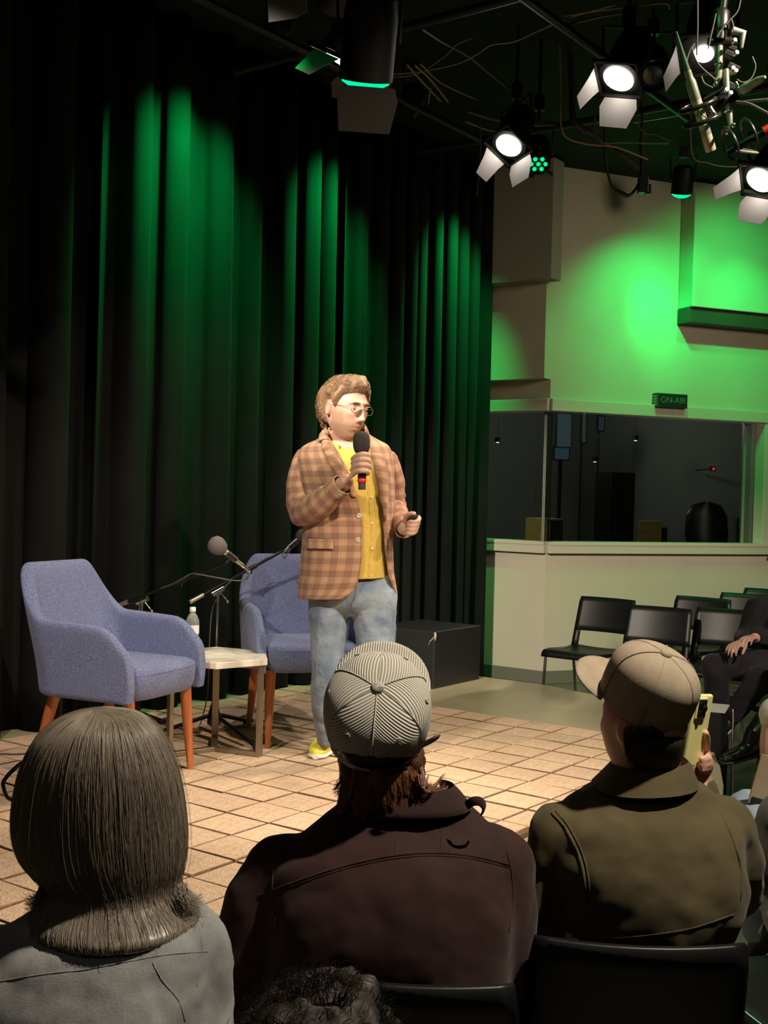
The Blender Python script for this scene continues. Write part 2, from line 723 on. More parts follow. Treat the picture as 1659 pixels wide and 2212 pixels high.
# deep panels hung on the walls
pan = thing('acoustic_panel', 'deep grey-brown acoustic panel hung at the curtain end of the wall above the window', 'wall panel', tuple(CO))
s_r = 0.0
mb = MB()
wall_box(mb, CO, wl, nl, -0.14, 0.75, 3.40, ZC - 0.02, 0.125, 0.30)
mb.obj('panel_body', m_fabric_panel, pan, bevel=0.008)
pan2 = thing('acoustic_panel', 'wide deep acoustic panel washed green high on the right wall', 'wall panel', tuple(CO))
mb = MB()
wall_box(mb, CO, wr, nr, 1.28, 7.5, 3.30, ZC - 0.02, 0.002, 0.20)
mb.obj('panel_body', m_wall, pan2, bevel=0.008)
mb = MB()
wall_box(mb, CO, wr, nr, 1.27, 7.5, 3.165, 3.298, 0.002, 0.17)
mb.obj('ledge', pbr('shaded_brown_ledge', (0.055, 0.045, 0.033), 0.6), pan2, bevel=0.005)  # brown board darkened to hold the shade under the panel

# control room behind the glass
mb = MB()
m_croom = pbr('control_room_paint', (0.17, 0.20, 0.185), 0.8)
q = CO - np.array([0, 0, 0])
rc = (CO + wr * 1.2 + np.array([-0.2, 2.6, 0]))
mroom = Matrix.Rotation(R(22), 3, 'Z')


def croom(s, t, z):
    p = CO + wr * s - nr * t
    return (p[0], p[1], z)


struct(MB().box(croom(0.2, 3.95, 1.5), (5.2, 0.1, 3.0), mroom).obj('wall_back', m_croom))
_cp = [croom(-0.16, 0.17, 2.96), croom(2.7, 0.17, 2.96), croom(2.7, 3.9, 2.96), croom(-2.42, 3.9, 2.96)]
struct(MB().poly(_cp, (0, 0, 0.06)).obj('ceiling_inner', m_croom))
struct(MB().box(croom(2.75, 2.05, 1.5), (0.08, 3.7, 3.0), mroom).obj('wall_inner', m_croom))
# ================================================================ curtains
def proj(p):
    d = np.array(p) - CAM
    z = d @ FW
    return IW / 2 + FPX * (d @ RT) / z, IH / 2 - FPX * (d @ UP) / z, z


CI = -9.1


def j_at(px):
    js = np.linspace(-8, 34, 800)
    xs = np.array([proj(grid(CI, j, 2.0))[0] for j in js])
    return float(np.interp(px, xs, js))


m_curt = pbr('black_velvet', (0.0075, 0.0078, 0.0075), 0.9, vary=0.12, vscale=5, sheen=0.015, spec=0.1, bump=0.05, bscale=300)


def curtain(label, j0, j1, fold, seed, off=0.0, amp=0.085):
    """heavy pleated drape along the back of the stage; fold = pleat length in metres at each end"""
    r = random.Random(seed)
    L = (j1 - j0) * T1
    knots = [0.0]
    while knots[-1] < L:
        t = knots[-1] / L
        knots.append(knots[-1] + (fold[0] * (1 - t) + fold[1] * t) * r.uniform(0.72, 1.3))
    K = np.array(knots)
    nP = len(K)
    A = np.array([r.uniform(0.65, 1.2) for _ in K]) * amp
    S = np.array([r.uniform(-.35, .35) for _ in K])
    D = np.array([r.uniform(-.05, .05) for _ in K])
    nu = int(nP * 18)
    zs = np.concatenate([np.linspace(ZL + 0.012, ZC - 0.03, 15)])
    rows = []
    for z in zs:
        h = (z - ZL) / (ZC - ZL)
        row = []
        for q in range(nu + 1):
            s = L * q / nu
            k = np.interp(s, K, np.arange(nP))
            i = min(int(k), nP - 1)
            i2 = min(i + 1, nP - 1)
            f = k - i
            a = A[i] * (1 - f) + A[i2] * f
            drift = (S[i] * (1 - f) + S[i2] * f) * (1 - h) * 0.8
            ph = 2 * PI * k + drift
            y = a * (math.cos(ph) + 0.28 * math.cos(2 * ph + 0.6 + 2 * drift) + 0.12 * math.sin(3 * ph + S[i] * 9))
            dx = 0.42 * a * math.sin(2 * ph + 0.3) + (D[i] * (1 - f) + D[i2] * f) * (1 - h)
            amp_h = 0.8 + 0.2 * (1 - h)
            zb_ = ZL + .012 if j0 + s / T1 < 20.4 else .012
            zz_ = zb_ + (ZC - .03 - zb_) * (z - ZL - .012) / (ZC - .042 - ZL)
            p = grid(CI, j0, z)
            u = s + dx * min(1, 8 * min(q, nu - q) / nu)
            yy = off + y * amp_h
            row.append((p[0] + E1[0] * u - E2[0] * -yy, p[1] + E1[1] * u - E2[1] * -yy, zz_))
        rows.append(row)
    o = MB().rings(rows, False, False).obj('stage_curtain', m_curt, smooth=180, solid=0.004)
    o['label'] = label
    o['category'] = 'curtain'
    o['group'] = 'black stage curtains'
    return o


jA, jB = j_at(172), j_at(716)
curtain('black velvet stage curtain at the left frame edge behind the rear of the blue armchair', -7.5, jA + 0.25, (.34, .36), 3, 0.02)
curtain('broad middle black curtain with green light behind both blue armchairs', jA, jB, (.32, .25), 11, 0.06)
curtain('tightly pleated black curtain beside the cream wall', jB + 0.1, j_at(1050), (.22, .17), 6, 0.0, 0.06)

# ================================================================ furniture on the stage
def heather(nt, uv):
    tc = nt.nodes.new('ShaderNodeTexCoord')
    mp = nt.nodes.new('ShaderNodeMapping')
    mp.inputs['Scale'].default_value = (1, 1, 4)
    nt.links.new(tc.outputs['Object'], mp.inputs[0])
    n1 = noise(nt, mp.outputs[0], 130, 3)
    n2 = noise(nt, tc.outputs['Object'], 500, 2)
    f = mth(nt, 'ADD', mth(nt, 'MULTIPLY', n1, 0.65), mth(nt, 'MULTIPLY', n2, 0.35))
    f = mth(nt, 'MULTIPLY', mth(nt, 'SUBTRACT', f, 0.38), 4.0, True)
    return mixc(nt, f, (0.075, 0.095, 0.215), (0.25, 0.29, 0.475)), n2, 0.35, 0.004


m_blue = fabric_uv('blue_heather', heather, 0.9, 0.15)
m_leg = pbr('orange_beech', (0.50, 0.15, 0.045), 0.32, vary=0.2, vscale=9, stretch=(6, 6, 0.6), coat=0.3)


def armchair(name, label):
    t = thing(name, label, 'armchair', (0, 0, 0), 0.001)
    hw, dp, rc, th = 0.268, 0.495, 0.095, 0.060
    zb, zarm, ztop = 0.37, 0.68, 0.938
    # centre line of the wrap, from the front of one arm round the back to the other
    path = []
    for y in np.linspace(-dp / 2, dp / 2 - rc, 22):
        path.append((-hw, y, 0))
    for a in np.linspace(PI, PI / 2, 9)[1:]:
        path.append((-hw + rc + rc * math.cos(a), dp / 2 - rc + rc * math.sin(a), 1))
    for x in np.linspace(-hw + rc, hw - rc, 10)[1:-1]:
        path.append((x, dp / 2, 2))
    n = len(path)
    half = [p for p in path if p[0] < -1e-6]
    path = half + [(-x, y, k) for x, y, k in reversed(half)]
    P = np.array([(x, y) for x, y, k in path])
    seg = np.concatenate([[0], np.cumsum(np.linalg.norm(np.diff(P, axis=0), axis=1))])
    Ltot = seg[-1]
    rows = []
    for i in range(len(P)):
        s = min(seg[i], Ltot - seg[i])
        T = P[min(i + 1, len(P) - 1)] - P[max(i - 1, 0)]
        T = T / np.linalg.norm(T)
        N = np.array([-T[1], T[0]])      # outward on this side
        if N @ P[i] < 0:
            N = -N
        fr = min(1.0, s / 0.17)
        h = zb + 0.06 + (zarm - zb - 0.06) * math.sqrt(max(0, 1 - (1 - fr) ** 2)) + 0.03 * min(1, s / 0.5)
        k = np.clip((s - 0.40) / 0.13, 0, 1)
        k = k * k * (3 - 2 * k)
        h = h * (1 - k) + ztop * k
        w = th * (0.80 + 0.2 * fr) * (1 + 0.15 * k)
        row = []
        nz = 13
        prof = [(-0.5 * w, zb)] + [(-0.5 * w, zb + (h - zb - w * 0.5) * q) for q in (0.06, 0.3, 0.6, 0.85, 1.0)] + \
               [(w * 0.5 * math.cos(a), h - w * 0.5 + w * 0.5 * math.sin(a)) for a in np.linspace(PI, 0, 7)[1:-1]] + \
               [(0.5 * w, zb + (h - zb - w * 0.5) * q) for q in (1.0, 0.85, 0.6, 0.3, 0.06)] + [(0.5 * w, zb)]
        for o_, z in prof:
            lean = 0.20 * max(0, (z - 0.46)) * (1 if P[i][1] > 0 else 0) * np.clip((P[i][1] - 0.0) / 0.2, 0, 1)
            fl = 1.0 + 0.05 * (z - zb) / 0.4 - (0.07 * k * max(0, z - 0.66) / 0.3)
            x = (P[i][0]) * fl + N[0] * o_
            y = P[i][1] + N[1] * o_ + lean * 1.4 - (0.03 * (z - zb) / .3 if s < 0.05 else 0)
            row.append((x, y, z))
        rows.append(row)
    MB().rings(rows, True, True).obj('shell', m_blue, t, smooth=60, subsurf=1, local=True)
    # seat cushion and front apron
    rs = []
    hwx = hw - th * 0.35
    for z, ins in ((0.372, .035), (0.378, .012), (0.42, 0.0), (0.47, -.004), (0.498, 0.0), (0.512, .02), (0.516, .06)):
        ring = []
        for k in range(40):
            a = 2 * PI * k / 40
            cx, sy = math.cos(a), math.sin(a)
            ring.append(((hwx - ins) * math.copysign(abs(cx) ** 0.35, cx), 0.0 + (dp / 2 + 0.012 - ins) * math.copysign(abs(sy) ** 0.35, sy) - 0.005, z))
        rs.append(ring)
    MB().rings(rs, True, True).obj('seat', m_blue, t, smooth=60, local=True)
    mb = MB().tube([((hwx) * math.copysign(abs(math.cos(a)) ** 0.35, math.cos(a)), (dp / 2 + .012) * math.copysign(abs(math.sin(a)) ** 0.35, math.sin(a)) - .005, 0.485)
                    for a in np.linspace(PI + 0.25, 2 * PI - 0.25, 30)], 0.004, 6)
    mb.obj('piping', m_blue, t, smooth=60, local=True)
    for sx in (-1, 1):
        for sy in (-1, 1):
            top = Vector((sx * (hw - 0.055), sy * (dp / 2 - 0.055), 0.385))
            bot = top + Vector((sx * 0.012, sy * (0.03 if sy < 0 else 0.115), -0.385))
            MB().tube([top, top.lerp(bot, .3), top.lerp(bot, .7), bot], [0.027, 0.025, 0.019, 0.0135], 14).obj('leg', m_leg, t, smooth=50, local=True)
    return t


ch = armchair('armchair', 'blue upholstered armchair at the left, seen from its side, a white-topped table before it')
ch.location = (-1.15, 5.17, ZP)
ch.rotation_euler = (0, 0, R(66))
ch['group'] = 'blue armchairs on stage'
ch2 = dup(ch, (-0.40, 6.04, ZP), R(17), 'blue upholstered armchair half hidden behind the standing speaker')

# ---- hexagonal marble side table
def marble(nt, uv):
    tc = nt.nodes.new('ShaderNodeTexCoord')
    n = nt.nodes.new('ShaderNodeTexNoise')
    n.inputs['Scale'].default_value = 6
    n.inputs['Detail'].default_value = 8
    n.inputs['Distortion'].default_value = 1.6
    nt.links.new(tc.outputs['Object'], n.inputs['Vector'])
    f = mth(nt, 'MULTIPLY', mth(nt, 'SUBTRACT', n.outputs[0], 0.45), 3.5, True)
    return mixc(nt, f, (0.80, 0.76, 0.66), (0.46, 0.42, 0.34)), None


m_marble = fabric_uv('marble', marble, 0.25)
m_brass = pbr('brushed_metal', (0.36, 0.30, 0.22), 0.42, 0.85)
TB = Vector((-0.80, 5.66, ZP))
tb = thing('side_table', 'low hexagonal side table with white marble top and metal frame between the armchairs', 'table', TB)
TH = 0.475
hexp = [TB + Vector((0.28 * math.cos(R(a)), 0.28 * math.sin(R(a)), TH)) for a in range(-22, 338, 60)]
MB().poly(hexp, (0, 0, -0.032)).obj('table_top', m_marble, tb, bevel=0.004)
cen = TB + Vector((0, 0, 0.012))
m3 = [R(-22), R(98), R(218)]
for a in m3:
    d = Vector((math.cos(a), math.sin(a), 0))
    rm = Matrix.Rotation(a, 3, 'Z')
    MB().box(TB + d * 0.245 + Vector((0, 0, (TH - .03) / 2)), (0.022, 0.034, TH - .03), rm).obj('leg', m_brass, tb, bevel=0.002)
    MB().box(TB + d * 0.12 + Vector((0, 0, 0.013)), (0.24, 0.034, 0.022), rm).obj('base_bar', m_brass, tb, bevel=0.002)
    MB().box(TB + d * 0.12 + Vector((0, 0, TH - 0.043)), (0.24, 0.034, 0.02), rm).obj('top_bar', m_brass, tb, bevel=0.002)

# ---- water bottle
BP = Vector((-0.925, 5.68, ZP + TH + 0.001))


def clear_mat(name, col, rough=0.05, ior=1.35):
    m = bpy.data.materials.new(name)
    m.use_nodes = True
    b = m.node_tree.nodes['Principled BSDF']
    b.inputs['Base Color'].default_value = (*col, 1)
    b.inputs['Transmission Weight'].default_value = 0.78
    b.inputs['Roughness'].default_value = rough
    b.inputs['IOR'].default_value = ior
    return m


m_pet = clear_mat('clear_plastic', (0.96, 0.97, 0.95), 0.06, 1.3)
m_cap = pbr('white_cap', (0.85, 0.85, 0.82), 0.4)
m_label = pbr('pale_label', (0.72, 0.76, 0.76), 0.45)
bt = thing('water_bottle', 'clear plastic water bottle with white cap on the marble table', 'bottle', BP)
pf = [(0.006, 0.004), (0.026, 0.0), (0.0325, 0.006), (0.0335, 0.018)]
z = 0.022
while z < 0.085:
    pf += [(0.0335, z), (0.0305, z + 0.005), (0.0335, z + 0.010)]
    z += 0.012
pf += [(0.0335, 0.092), (0.0325, 0.095), (0.0325, 0.140), (0.034, 0.143), (0.034, 0.152), (0.031, 0.165), (0.024, 0.181), (0.0155, 0.194), (0.0128, 0.198), (0.0128, 0.207)]
MB().lathe(pf, BP, n=24).obj('body', m_pet, bt, smooth=60)
MB().lathe([(0.0333, 0.096), (0.0333, 0.139)], BP, n=24, cap=False).obj('paper_band', m_label, bt, smooth=60)
MB().lathe([(0.0145, 0.203), (0.0152, 0.205), (0.0152, 0.222), (0.0135, 0.225), (0.003, 0.2255)], BP, n=24).obj('cap', m_cap, bt, smooth=40)

# ---- microphone stands with booms
m_foam = pbr('grey_foam', (0.17, 0.155, 0.15), 0.95, bump=0.6, bscale=260)
m_foamd = pbr('dark_foam', (0.035, 0.032, 0.032), 0.95, bump=0.6, bscale=260)
m_champ = pbr('champagne_metal', (0.55, 0.50, 0.40), 0.35, 0.8)
m_bcab = pbr('grey_cable', (0.10, 0.095, 0.085), 0.45)


def mic_stand(label, base, top_z, tilt, boom_a, boom_b, feet, hub_z=0.10):
    """base (x,y), feet: list of (x,y) points on the pavers"""
    B = Vector((base[0], base[1], ZP))
    t = thing('microphone_stand', label, 'microphone stand', B)
    top = B + Vector((tilt, 0, top_z))
    MB().tube([B + Vector((0, 0, 0.05)), B.lerp(top, .55)], 0.0125, 12).obj('lower_pole', m_champ if False else M['black_metal'], t, smooth=60)
    MB().tube([B.lerp(top, .53), top], 0.0085, 12).obj('upper_pole', M['chrome'], t, smooth=60)
    cl = B.lerp(top, .55)
    MB().lathe([(0.013, -0.03), (0.019, -0.025), (0.019, 0.02), (0.012, 0.03)], cl, n=14).obj('collar', M['black_plastic'], t, smooth=50)
    MB().lathe([(0.012, 0.0), (0.038, 0.02), (0.036, 0.06), (0.016, 0.13), (0.0135, 0.14)], B + Vector((0, 0, 0.03)), n=16).obj('hub', M['black_plastic'], t, smooth=50)
    for fx, fy in feet:
        f = Vector((fx, fy, ZP + 0.014))
        leg = MB().tube([B + Vector((0, 0, hub_z)), f], [0.011, 0.010], 10).obj('leg', M['black_metal'], t, smooth=60)
        d = (f - B).normalized()
        MB().tube([f - d * 0.03, f + d * 0.03], 0.0138, 10).obj('rubber_foot', M['rubber'], leg, smooth=60)
    a, b = Vector(boom_a), Vector(boom_b)
    MB().tube([a, b], 0.0075, 10).obj('boom', M['black_metal'], t, smooth=60)
    MB().tube([a, a.lerp(b, 0.14)], 0.0115, 10).obj('counterweight', m_champ, t, smooth=60)
    d = (b - a).normalized()
    MB().tube([top - d * 0.035, top + d * 0.035], 0.017, 12).obj('clutch', M['chrome'], t, smooth=50)
    k = top + Vector((0.055, -0.01, -0.055))
    MB().tube([top + Vector((0.01, -0.01, 0)), k], 0.004, 8).ball(k, 0.008, 10, 6).obj('clutch_lever', M['chrome'], t, smooth=60)
    m1 = a.lerp(b, 0.62)
    MB().tube([m1 - d * 0.03, m1 + d * 0.03], 0.0125, 10).tube([m1, m1 + Vector((0, -0.005, -0.028))], 0.006, 8).obj('boom_knob', M['black_plastic'], t, smooth=50)
    return t, a, b


def boom_mic(label, tail, head, foam_r, m_f, boom_end, hold=0.45):
    tail, head = Vector(tail), Vector(head)
    ax = (head - tail).normalized()
    L = (head - tail).length
    t = thing('microphone', label, 'microphone', tail)
    MB().lathe([(0.008, -0.02), (0.0105, 0.0), (0.0105, 0.03), (0.0125, 0.035), (0.0145, L * 0.55), (0.0165, L * 0.72), (0.0165, L)], tail, ax, 16).obj('body', m_champ, t, smooth=40)
    MB().lathe([(foam_r * 0.45, -foam_r * 0.95), (foam_r * 0.78, -foam_r * 0.62), (foam_r * 0.98, -foam_r * 0.1), (foam_r, foam_r * 0.25), (foam_r * 0.86, foam_r * 0.72),
                (foam_r * 0.5, foam_r * 1.0), (0.004, foam_r * 1.08)], head + ax * foam_r * 0.35, ax, 24).obj('windscreen', m_f, t, smooth=180)
    c = tail.lerp(head, hold)
    MB().tube([c - ax * 0.03, c + ax * 0.03], 0.019, 12).tube([c, Vector(boom_end)], 0.008, 8).obj('clip', M['black_plastic'], t, smooth=50)
    MB().tube([tail - ax * 0.055, tail - ax * 0.02, tail], [0.006, 0.0095, 0.0105], 12).obj('connector', M['chrome'], t, smooth=50)
    return t


def cable(name, label, pts, r=0.0035, mat=None, group=None, n=None, cat='cable'):
    P = spline(pts, n or 8 * len(pts))
    o = MB().tube(P, r, 7).obj(name, mat or m_bcab, smooth=60)
    return tag(o, label, cat, group)


# stand nearer the second armchair: boom rising to the right behind the speaker
d1 = 6.05
b1 = on(462, 1583, ZP)
top1 = at(468, 1278, d1)
st1, _, _ = mic_stand('black boom stand standing behind the marble table with its boom rising past the speaker', (b1[0], b1[1]), top1[2] - ZP, top1[0] - b1[0],
                      at(410, 1301, d1 - .04), at(622, 1184, d1 + 0.10),
                      [on(536, 1563, ZP)[:2], on(335, 1590, ZP)[:2], on(556, 1622, ZP)[:2]])
boom_mic('microphone half hidden behind the speaker at the end of the rising boom', at(626, 1180, d1 + .10), at(648, 1161, d1 + .11), 0.034, m_foamd, at(614, 1190, d1 + .10), 0.3)
P = [at(628, 1186, d1 + .09), at(618, 1200, d1 + .06), at(614, 1206, d1 + .07), at(606, 1192, d1 + .09), at(590, 1200, d1 + .07), at(560, 1215, d1 + .08), at(545, 1230, d1 + .05), at(520, 1240, d1 + .04),
     at(492, 1262, d1), at(474, 1285, d1 - .04), at(458, 1320, d1 - .03), at(452, 1400, d1 - .02), at(448, 1500, d1 - .03), on(432, 1565, ZP + .004), on(420, 1580, ZP + .004), on(330, 1560, ZP + .004), on(250, 1556, ZP + 0.004)]
cable('microphone_cable', 'dark cable winding down the boom and pole of the stand behind the table', P, 0.0032)

# stand behind the first armchair
d2 = 6.0
b2 = on(287, 1575, ZP)
top2 = at(295, 1302, d2)
st2, _, _ = mic_stand('black boom stand hidden behind the left armchair with its boom reaching right', (b2[0], b2[1]), top2[2] - ZP, top2[0] - b2[0],
                      at(243, 1313, d2), at(488, 1217, d2 - .25),
                      [on(225, 1568, ZP)[:2], on(350, 1563, ZP)[:2], on(275, 1615, ZP)[:2]])
boom_mic('grey foam covered microphone tilted down to the right above the marble table', at(523, 1221, d2 - .22), at(476, 1184, d2 - .27), 0.046, m_foam, at(488, 1217, d2 - .25), 0.5)
P = [at(527, 1226, d2 - .22), at(536, 1240, d2 - .22), at(530, 1252, d2 - .22), at(505, 1254, d2 - .22), at(470, 1248, d2 - .24), at(430, 1241, d2 - .25), at(412, 1240, d2 - .22), at(395, 1250, d2 - .20), at(372, 1262, d2 - .16),
     at(350, 1270, d2 - .12), at(325, 1280, d2 - .06), at(305, 1296, d2 - .05), at(300, 1330, d2 - .04), at(294, 1420, d2 - .03), at(285, 1540, d2 - .03), on(262, 1580, ZP + .004), on(180, 1600, ZP + .004), on(60, 1627, ZP + .004), on(-40, 1626, ZP + .004)]
cable('microphone_cable', 'grey cable looping from the foam covered microphone along its boom', P, 0.0036)

# ---- black boxes at the curtain
m_box = pbr('black_box_paint', (0.016, 0.016, 0.017), 0.42, bump=0.1, bscale=60)
m_scuff = pbr('bare_wood_scuff', (0.45, 0.38, 0.28), 0.8)
cb = Vector(on(936, 1489, ZL))
bx = thing('black_box', 'black painted wooden box with scuffed corner standing on the stage by the cream wall', 'box', cb)
ex, ey = Vector((E1[0], E1[1], 0)), Vector((-E2[0], -E2[1], 0))
ctr = cb + ex * 0.30 + ey * 0.26
MB().box(ctr + Vector((0, 0, 0.195)), (0.60, 0.52, 0.39), RA).obj('box_body', m_box, bx, bevel=0.008)
P = [cb + Vector((0, 0, 0.383)) + ex * 0.006 - ey * 0.001 + Vector((0, 0, q)) for q in (0.004, -0.02, -0.05)]
MB().tube(P, [0.006, 0.009, 0.003], 6).tube([P[1], P[2] - ex * 0.02 + ey * .03 + Vector((0, 0, -.01)), P[2] + ey * 0.055 - Vector((0, 0, 0.045))], [0.003, 0.003, 0.002], 5).obj('scuff', m_scuff, bx)
b3 = Vector(on(600, 1474, ZL))
bx2 = thing('black_box', 'low black box on the floor behind the second blue armchair', 'box', b3)
MB().box(b3 + ex * .26 + ey * .06 + Vector((0, 0, 0.14)), (0.52, 0.24, 0.28), RA).obj('box_body', m_box, bx2, bevel=0.008)
# ================================================================ lighting grid under the ceiling
m_pipe = pbr('pipe_black', (0.02, 0.02, 0.02), 0.45, 0.4)
m_lampbody = pbr('lamp_body', (0.006, 0.006, 0.006), 0.5, 0.0, spec=.25)
m_pdoor = pbr('par_door', (0.010, 0.009, 0.0075), 0.6)
m_door = pbr('barn_door', (0.22, 0.20, 0.185), 0.6)
m_lens = emis('hot_lens', (1.0, 0.93, 0.84), 26.0)
m_led = emis('green_led', (0.0, 1.0, 0.22), 2.2)
m_ledoff = pbr('dark_lens', (0.02, 0.03, 0.025), 0.1)


def frame(aim, up=(0, 0, 1)):
    a = Vector(aim).normalized()
    x = a.cross(Vector(up)).normalized()
    y = x.cross(a)
    return Matrix((x, y, a)).transposed()       # local z = beam direction, local y = up


def hang(t, loc, top=4.40, r=0.017, pipe_z=4.02):
    loc = Vector(loc)
    pipe_z = max(pipe_z, loc.z + .03)
    MB().tube([loc, (loc.x, loc.y, 4.411)], r * 0.6, 8).box((loc.x, loc.y, pipe_z), (0.06, 0.05, 0.09)).obj('hook_clamp', M['black_metal'], t, smooth=40)


def fresnel(label, loc, aim, doors, power=0, angle=44, R0=0.078, lit=True, roll=0):
    """theatre lamp with four barn doors; doors = opening angle of (top, right, bottom, left) in degrees from straight ahead"""
    loc = Vector(loc)
    F = frame(Vector(aim) - loc) @ Matrix.Rotation(R(roll), 3, 'Z')
    a = F.col[2]
    t = thing('stage_lamp', label, 'stage lamp', loc, 0, 'warm stage lamps with barn doors')
    L = lambda x, y, z: loc + F @ Vector((x, y, z))
    MB().lathe([(0.055, -0.30), (0.085, -0.28), (0.095, -0.20), (0.095, -0.05), (0.105, -0.045), (0.105, -0.012), (R0 + 0.004, -0.010), (R0 + .002, -0.03)], loc, a, 24, cap=True).obj('housing', m_lampbody, t, smooth=40)
    MB().lathe([(R0, -0.004), (R0 * 0.8, 0.008), (R0 * 0.45, 0.017), (0.004, 0.021)], loc, a, 28, cap=True).obj('lens', m_lens if lit else m_ledoff, t, smooth=180)
    mb = MB()
    for s in (-1, 1):
        mb.tube([L(s * 0.112, 0, -0.14), L(s * 0.135, 0.02, -0.14)], 0.010, 8)
        mb.tube([L(s * 0.135, 0.0, -0.14), loc + Vector(F.col[0]) * s * 0.135 + Vector(F.col[2]) * -0.14 + Vector((0, 0, 0.16))], 0.008, 6)
    c = loc + Vector(F.col[2]) * -0.14 + Vector((0, 0, 0.16))
    mb.tube([c - Vector(F.col[0]) * 0.135, c + Vector(F.col[0]) * 0.135], 0.008, 6)
    mb.obj('yoke', M['black_metal'], t, smooth=40)
    hang(t, c)
    b = 0.112
    mb = MB()
    for s in (-1, 1):
        mb.box(L(s * b, 0, 0), (0.012, 2 * b + .012, 0.02), F).box(L(0, s * b, 0), (2 * b, 0.012, 0.02), F)
    mb.obj('door_frame', m_lampbody, t)
    for k, ang in enumerate(doors):
        if ang is None:
            continue
        e = [(0, 1), (1, 0), (0, -1), (-1, 0)][k]
        side = Vector((-e[1], e[0]))
        o = Vector((e[0], e[1])) * b
        ca, sa = math.cos(R(ang)), math.sin(R(ang))
        big = k in (0, 2)
        w0, w1, h0, h1 = (0.085, 0.10, 0.11, 0.15) if big else (0.075, 0.06, 0.12, 0.165)
        outl = [(-w0, 0.0), (w0, 0.0), (w1, h0 * 0.45), (w1 * 0.72, h1), (-w1 * 0.72, h1), (-w1, h0 * 0.45)]
        P = []
        for q, h in outl:
            xy = o + side * q + Vector((e[0], e[1])) * (h * sa)
            P.append(L(xy[0], xy[1], 0.012 + h * ca))
        nrm = (P[1] - P[0]).cross(P[3] - P[0]).normalized() * 0.0018
        MB().poly(P, nrm).obj('barn_door', m_door, t)
    if power:
        s = spot('stage_beam', L(0, 0, 0.03), aim, power, angle, WARM, 0.6, 0.06)
        s.parent = t
        s.location = Vector(s.location) - loc
    return t


def par_can(label, loc, aim, power=0, angle=60, r=0.095, length=0.26, led=True, blend=1.0, door=None, two=None, col=GREEN, dome=False, dmat=None):
    loc = Vector(loc)
    F = frame(Vector(aim) - loc)
    a = Vector(F.col[2])
    t = thing('par_light', label, 'stage light', loc, 0, 'green stage lights')
    L = lambda x, y, z: loc + F @ Vector((x, y, z))
    MB().lathe([(r * 0.55, -length), (r * 0.9, -length * 0.93), (r, -length * 0.7), (r, 0.0), (r * 0.94, 0.0), (r * 0.92, -0.03)], loc, a, 26, cap=True).obj('can', m_lampbody, t, smooth=40)
    MB().lathe([(r * 0.91, -0.022), (r * 0.5, -0.014), (0.004, -0.012)], loc, a, 26).obj('lens', m_ledoff, t, smooth=180)
    if dome:
        MB().lathe([(r * .90, -.004), (r * .88, .010), (r * .6, .026), (r * .3, .034), (.004, .036)], loc, a, 26).obj('lens_dome', m_led, t, smooth=180)
    for k in range(7 if led else 0):
        q = (0, 0) if k == 6 else (0.58 * r * math.cos(k * PI / 3), 0.58 * r * math.sin(k * PI / 3))
        MB().lathe([(0.013, -0.012), (0.011, -0.004), (0.003, -0.001)], L(q[0], q[1], 0), a, 8).obj('diode', m_led, t, smooth=180)
    c = loc - a * length * 0.45
    x = Vector(F.col[0])
    MB().tube([c - x * (r + .012), c - x * (r + .02) + Vector((0, 0, .20)), c + x * (r + .02) + Vector((0, 0, .20)), c + x * (r + .012)], 0.007, 8).obj('yoke', M['black_metal'], t, smooth=40)
    hang(t, c + Vector((0, 0, .20)))
    if door:
        for k, ang in door:
            e = [(0, 1), (1, 0), (0, -1), (-1, 0)][k]
            side = Vector((-e[1], e[0]))
            o = Vector((e[0], e[1])) * (r + 0.012)
            ca, sa = math.cos(R(ang)), math.sin(R(ang))
            P = []
            for q, h in [(-r * .95, 0), (r * .95, 0), (r * 1.12, r * .5), (r * .95, r * 1.7), (-r * .95, r * 1.7), (-r * 1.12, r * .5)]:
                xy = o + side * q + Vector((e[0], e[1])) * (h * sa)
                P.append(L(xy[0], xy[1], 0.01 + h * ca))
            nrm = (P[1] - P[0]).cross(P[3] - P[0]).normalized() * 0.0018
            MB().poly(P, nrm).obj('barn_door', dmat or m_pdoor, t)
    for pw, an, bl, ai in [(power, angle, blend, aim)] + list(two or []):
        if pw:
            s = spot('green_beam', L(0, 0, 0.075 if dome else 0.012), ai, pw, an, col, bl, 0.05)
            s.parent = t
            s.location = Vector(s.location) - loc
    return t


# warm lamps seen in the frame
fresnel('large lit stage lamp with hanging barn doors near the top, left of the hanging microphones', at(1335, 172, 5.8), (-0.45, 4.5, 0.3), (None, 12, 24, None), 190, 44, roll=24)
fresnel('lit stage lamp with spread barn doors in front of the curtain and wall corner', at(1098, 316, 6.9), (-0.75, 5.0, 0.3), (None, 20, 24, None), 150, 44, roll=-22)
fresnel('lit stage lamp cut by the right edge of the frame above the green panel', at(1641, 391, 6.4), (-0.2, 5.0, 0.35), (None, 30, 22, None), 150, 44, roll=26)
fresnel('lit stage lamp mostly hidden by the hanging microphone rig', at(1520, 118, 5.2), (0.6, 3.4, 0.4), (None, 15, None, None), 0, 44, 0.045)
fresnel('stage lamp seen from behind beside the big dark green light at the top', at(735, 128, 5.3), (-1.7, 6.1, 0.5), (None, 60, None, 42), 90, 46)

# green lights washing the curtain
for lab, cpx, py, dist, zt, pw, an in [
        ('green light above the left curtain', 350, 90, 0.80, 3.2, 620, 76),
        ('green light above the middle curtain', 668, 250, 0.75, 3.1, 560, 74),
        ('green light above the curtain nearest the wall', 955, 330, 0.70, 3.1, 560, 72)]:
    j = j_at(cpx)
    tgt = grid(CI, j, zt)
    p = grid(CI + dist / T2, j, 0)
    par_can(lab, (p[0], p[1], 4.10), tgt, pw, an, 0.08, 0.18, blend=1.0)
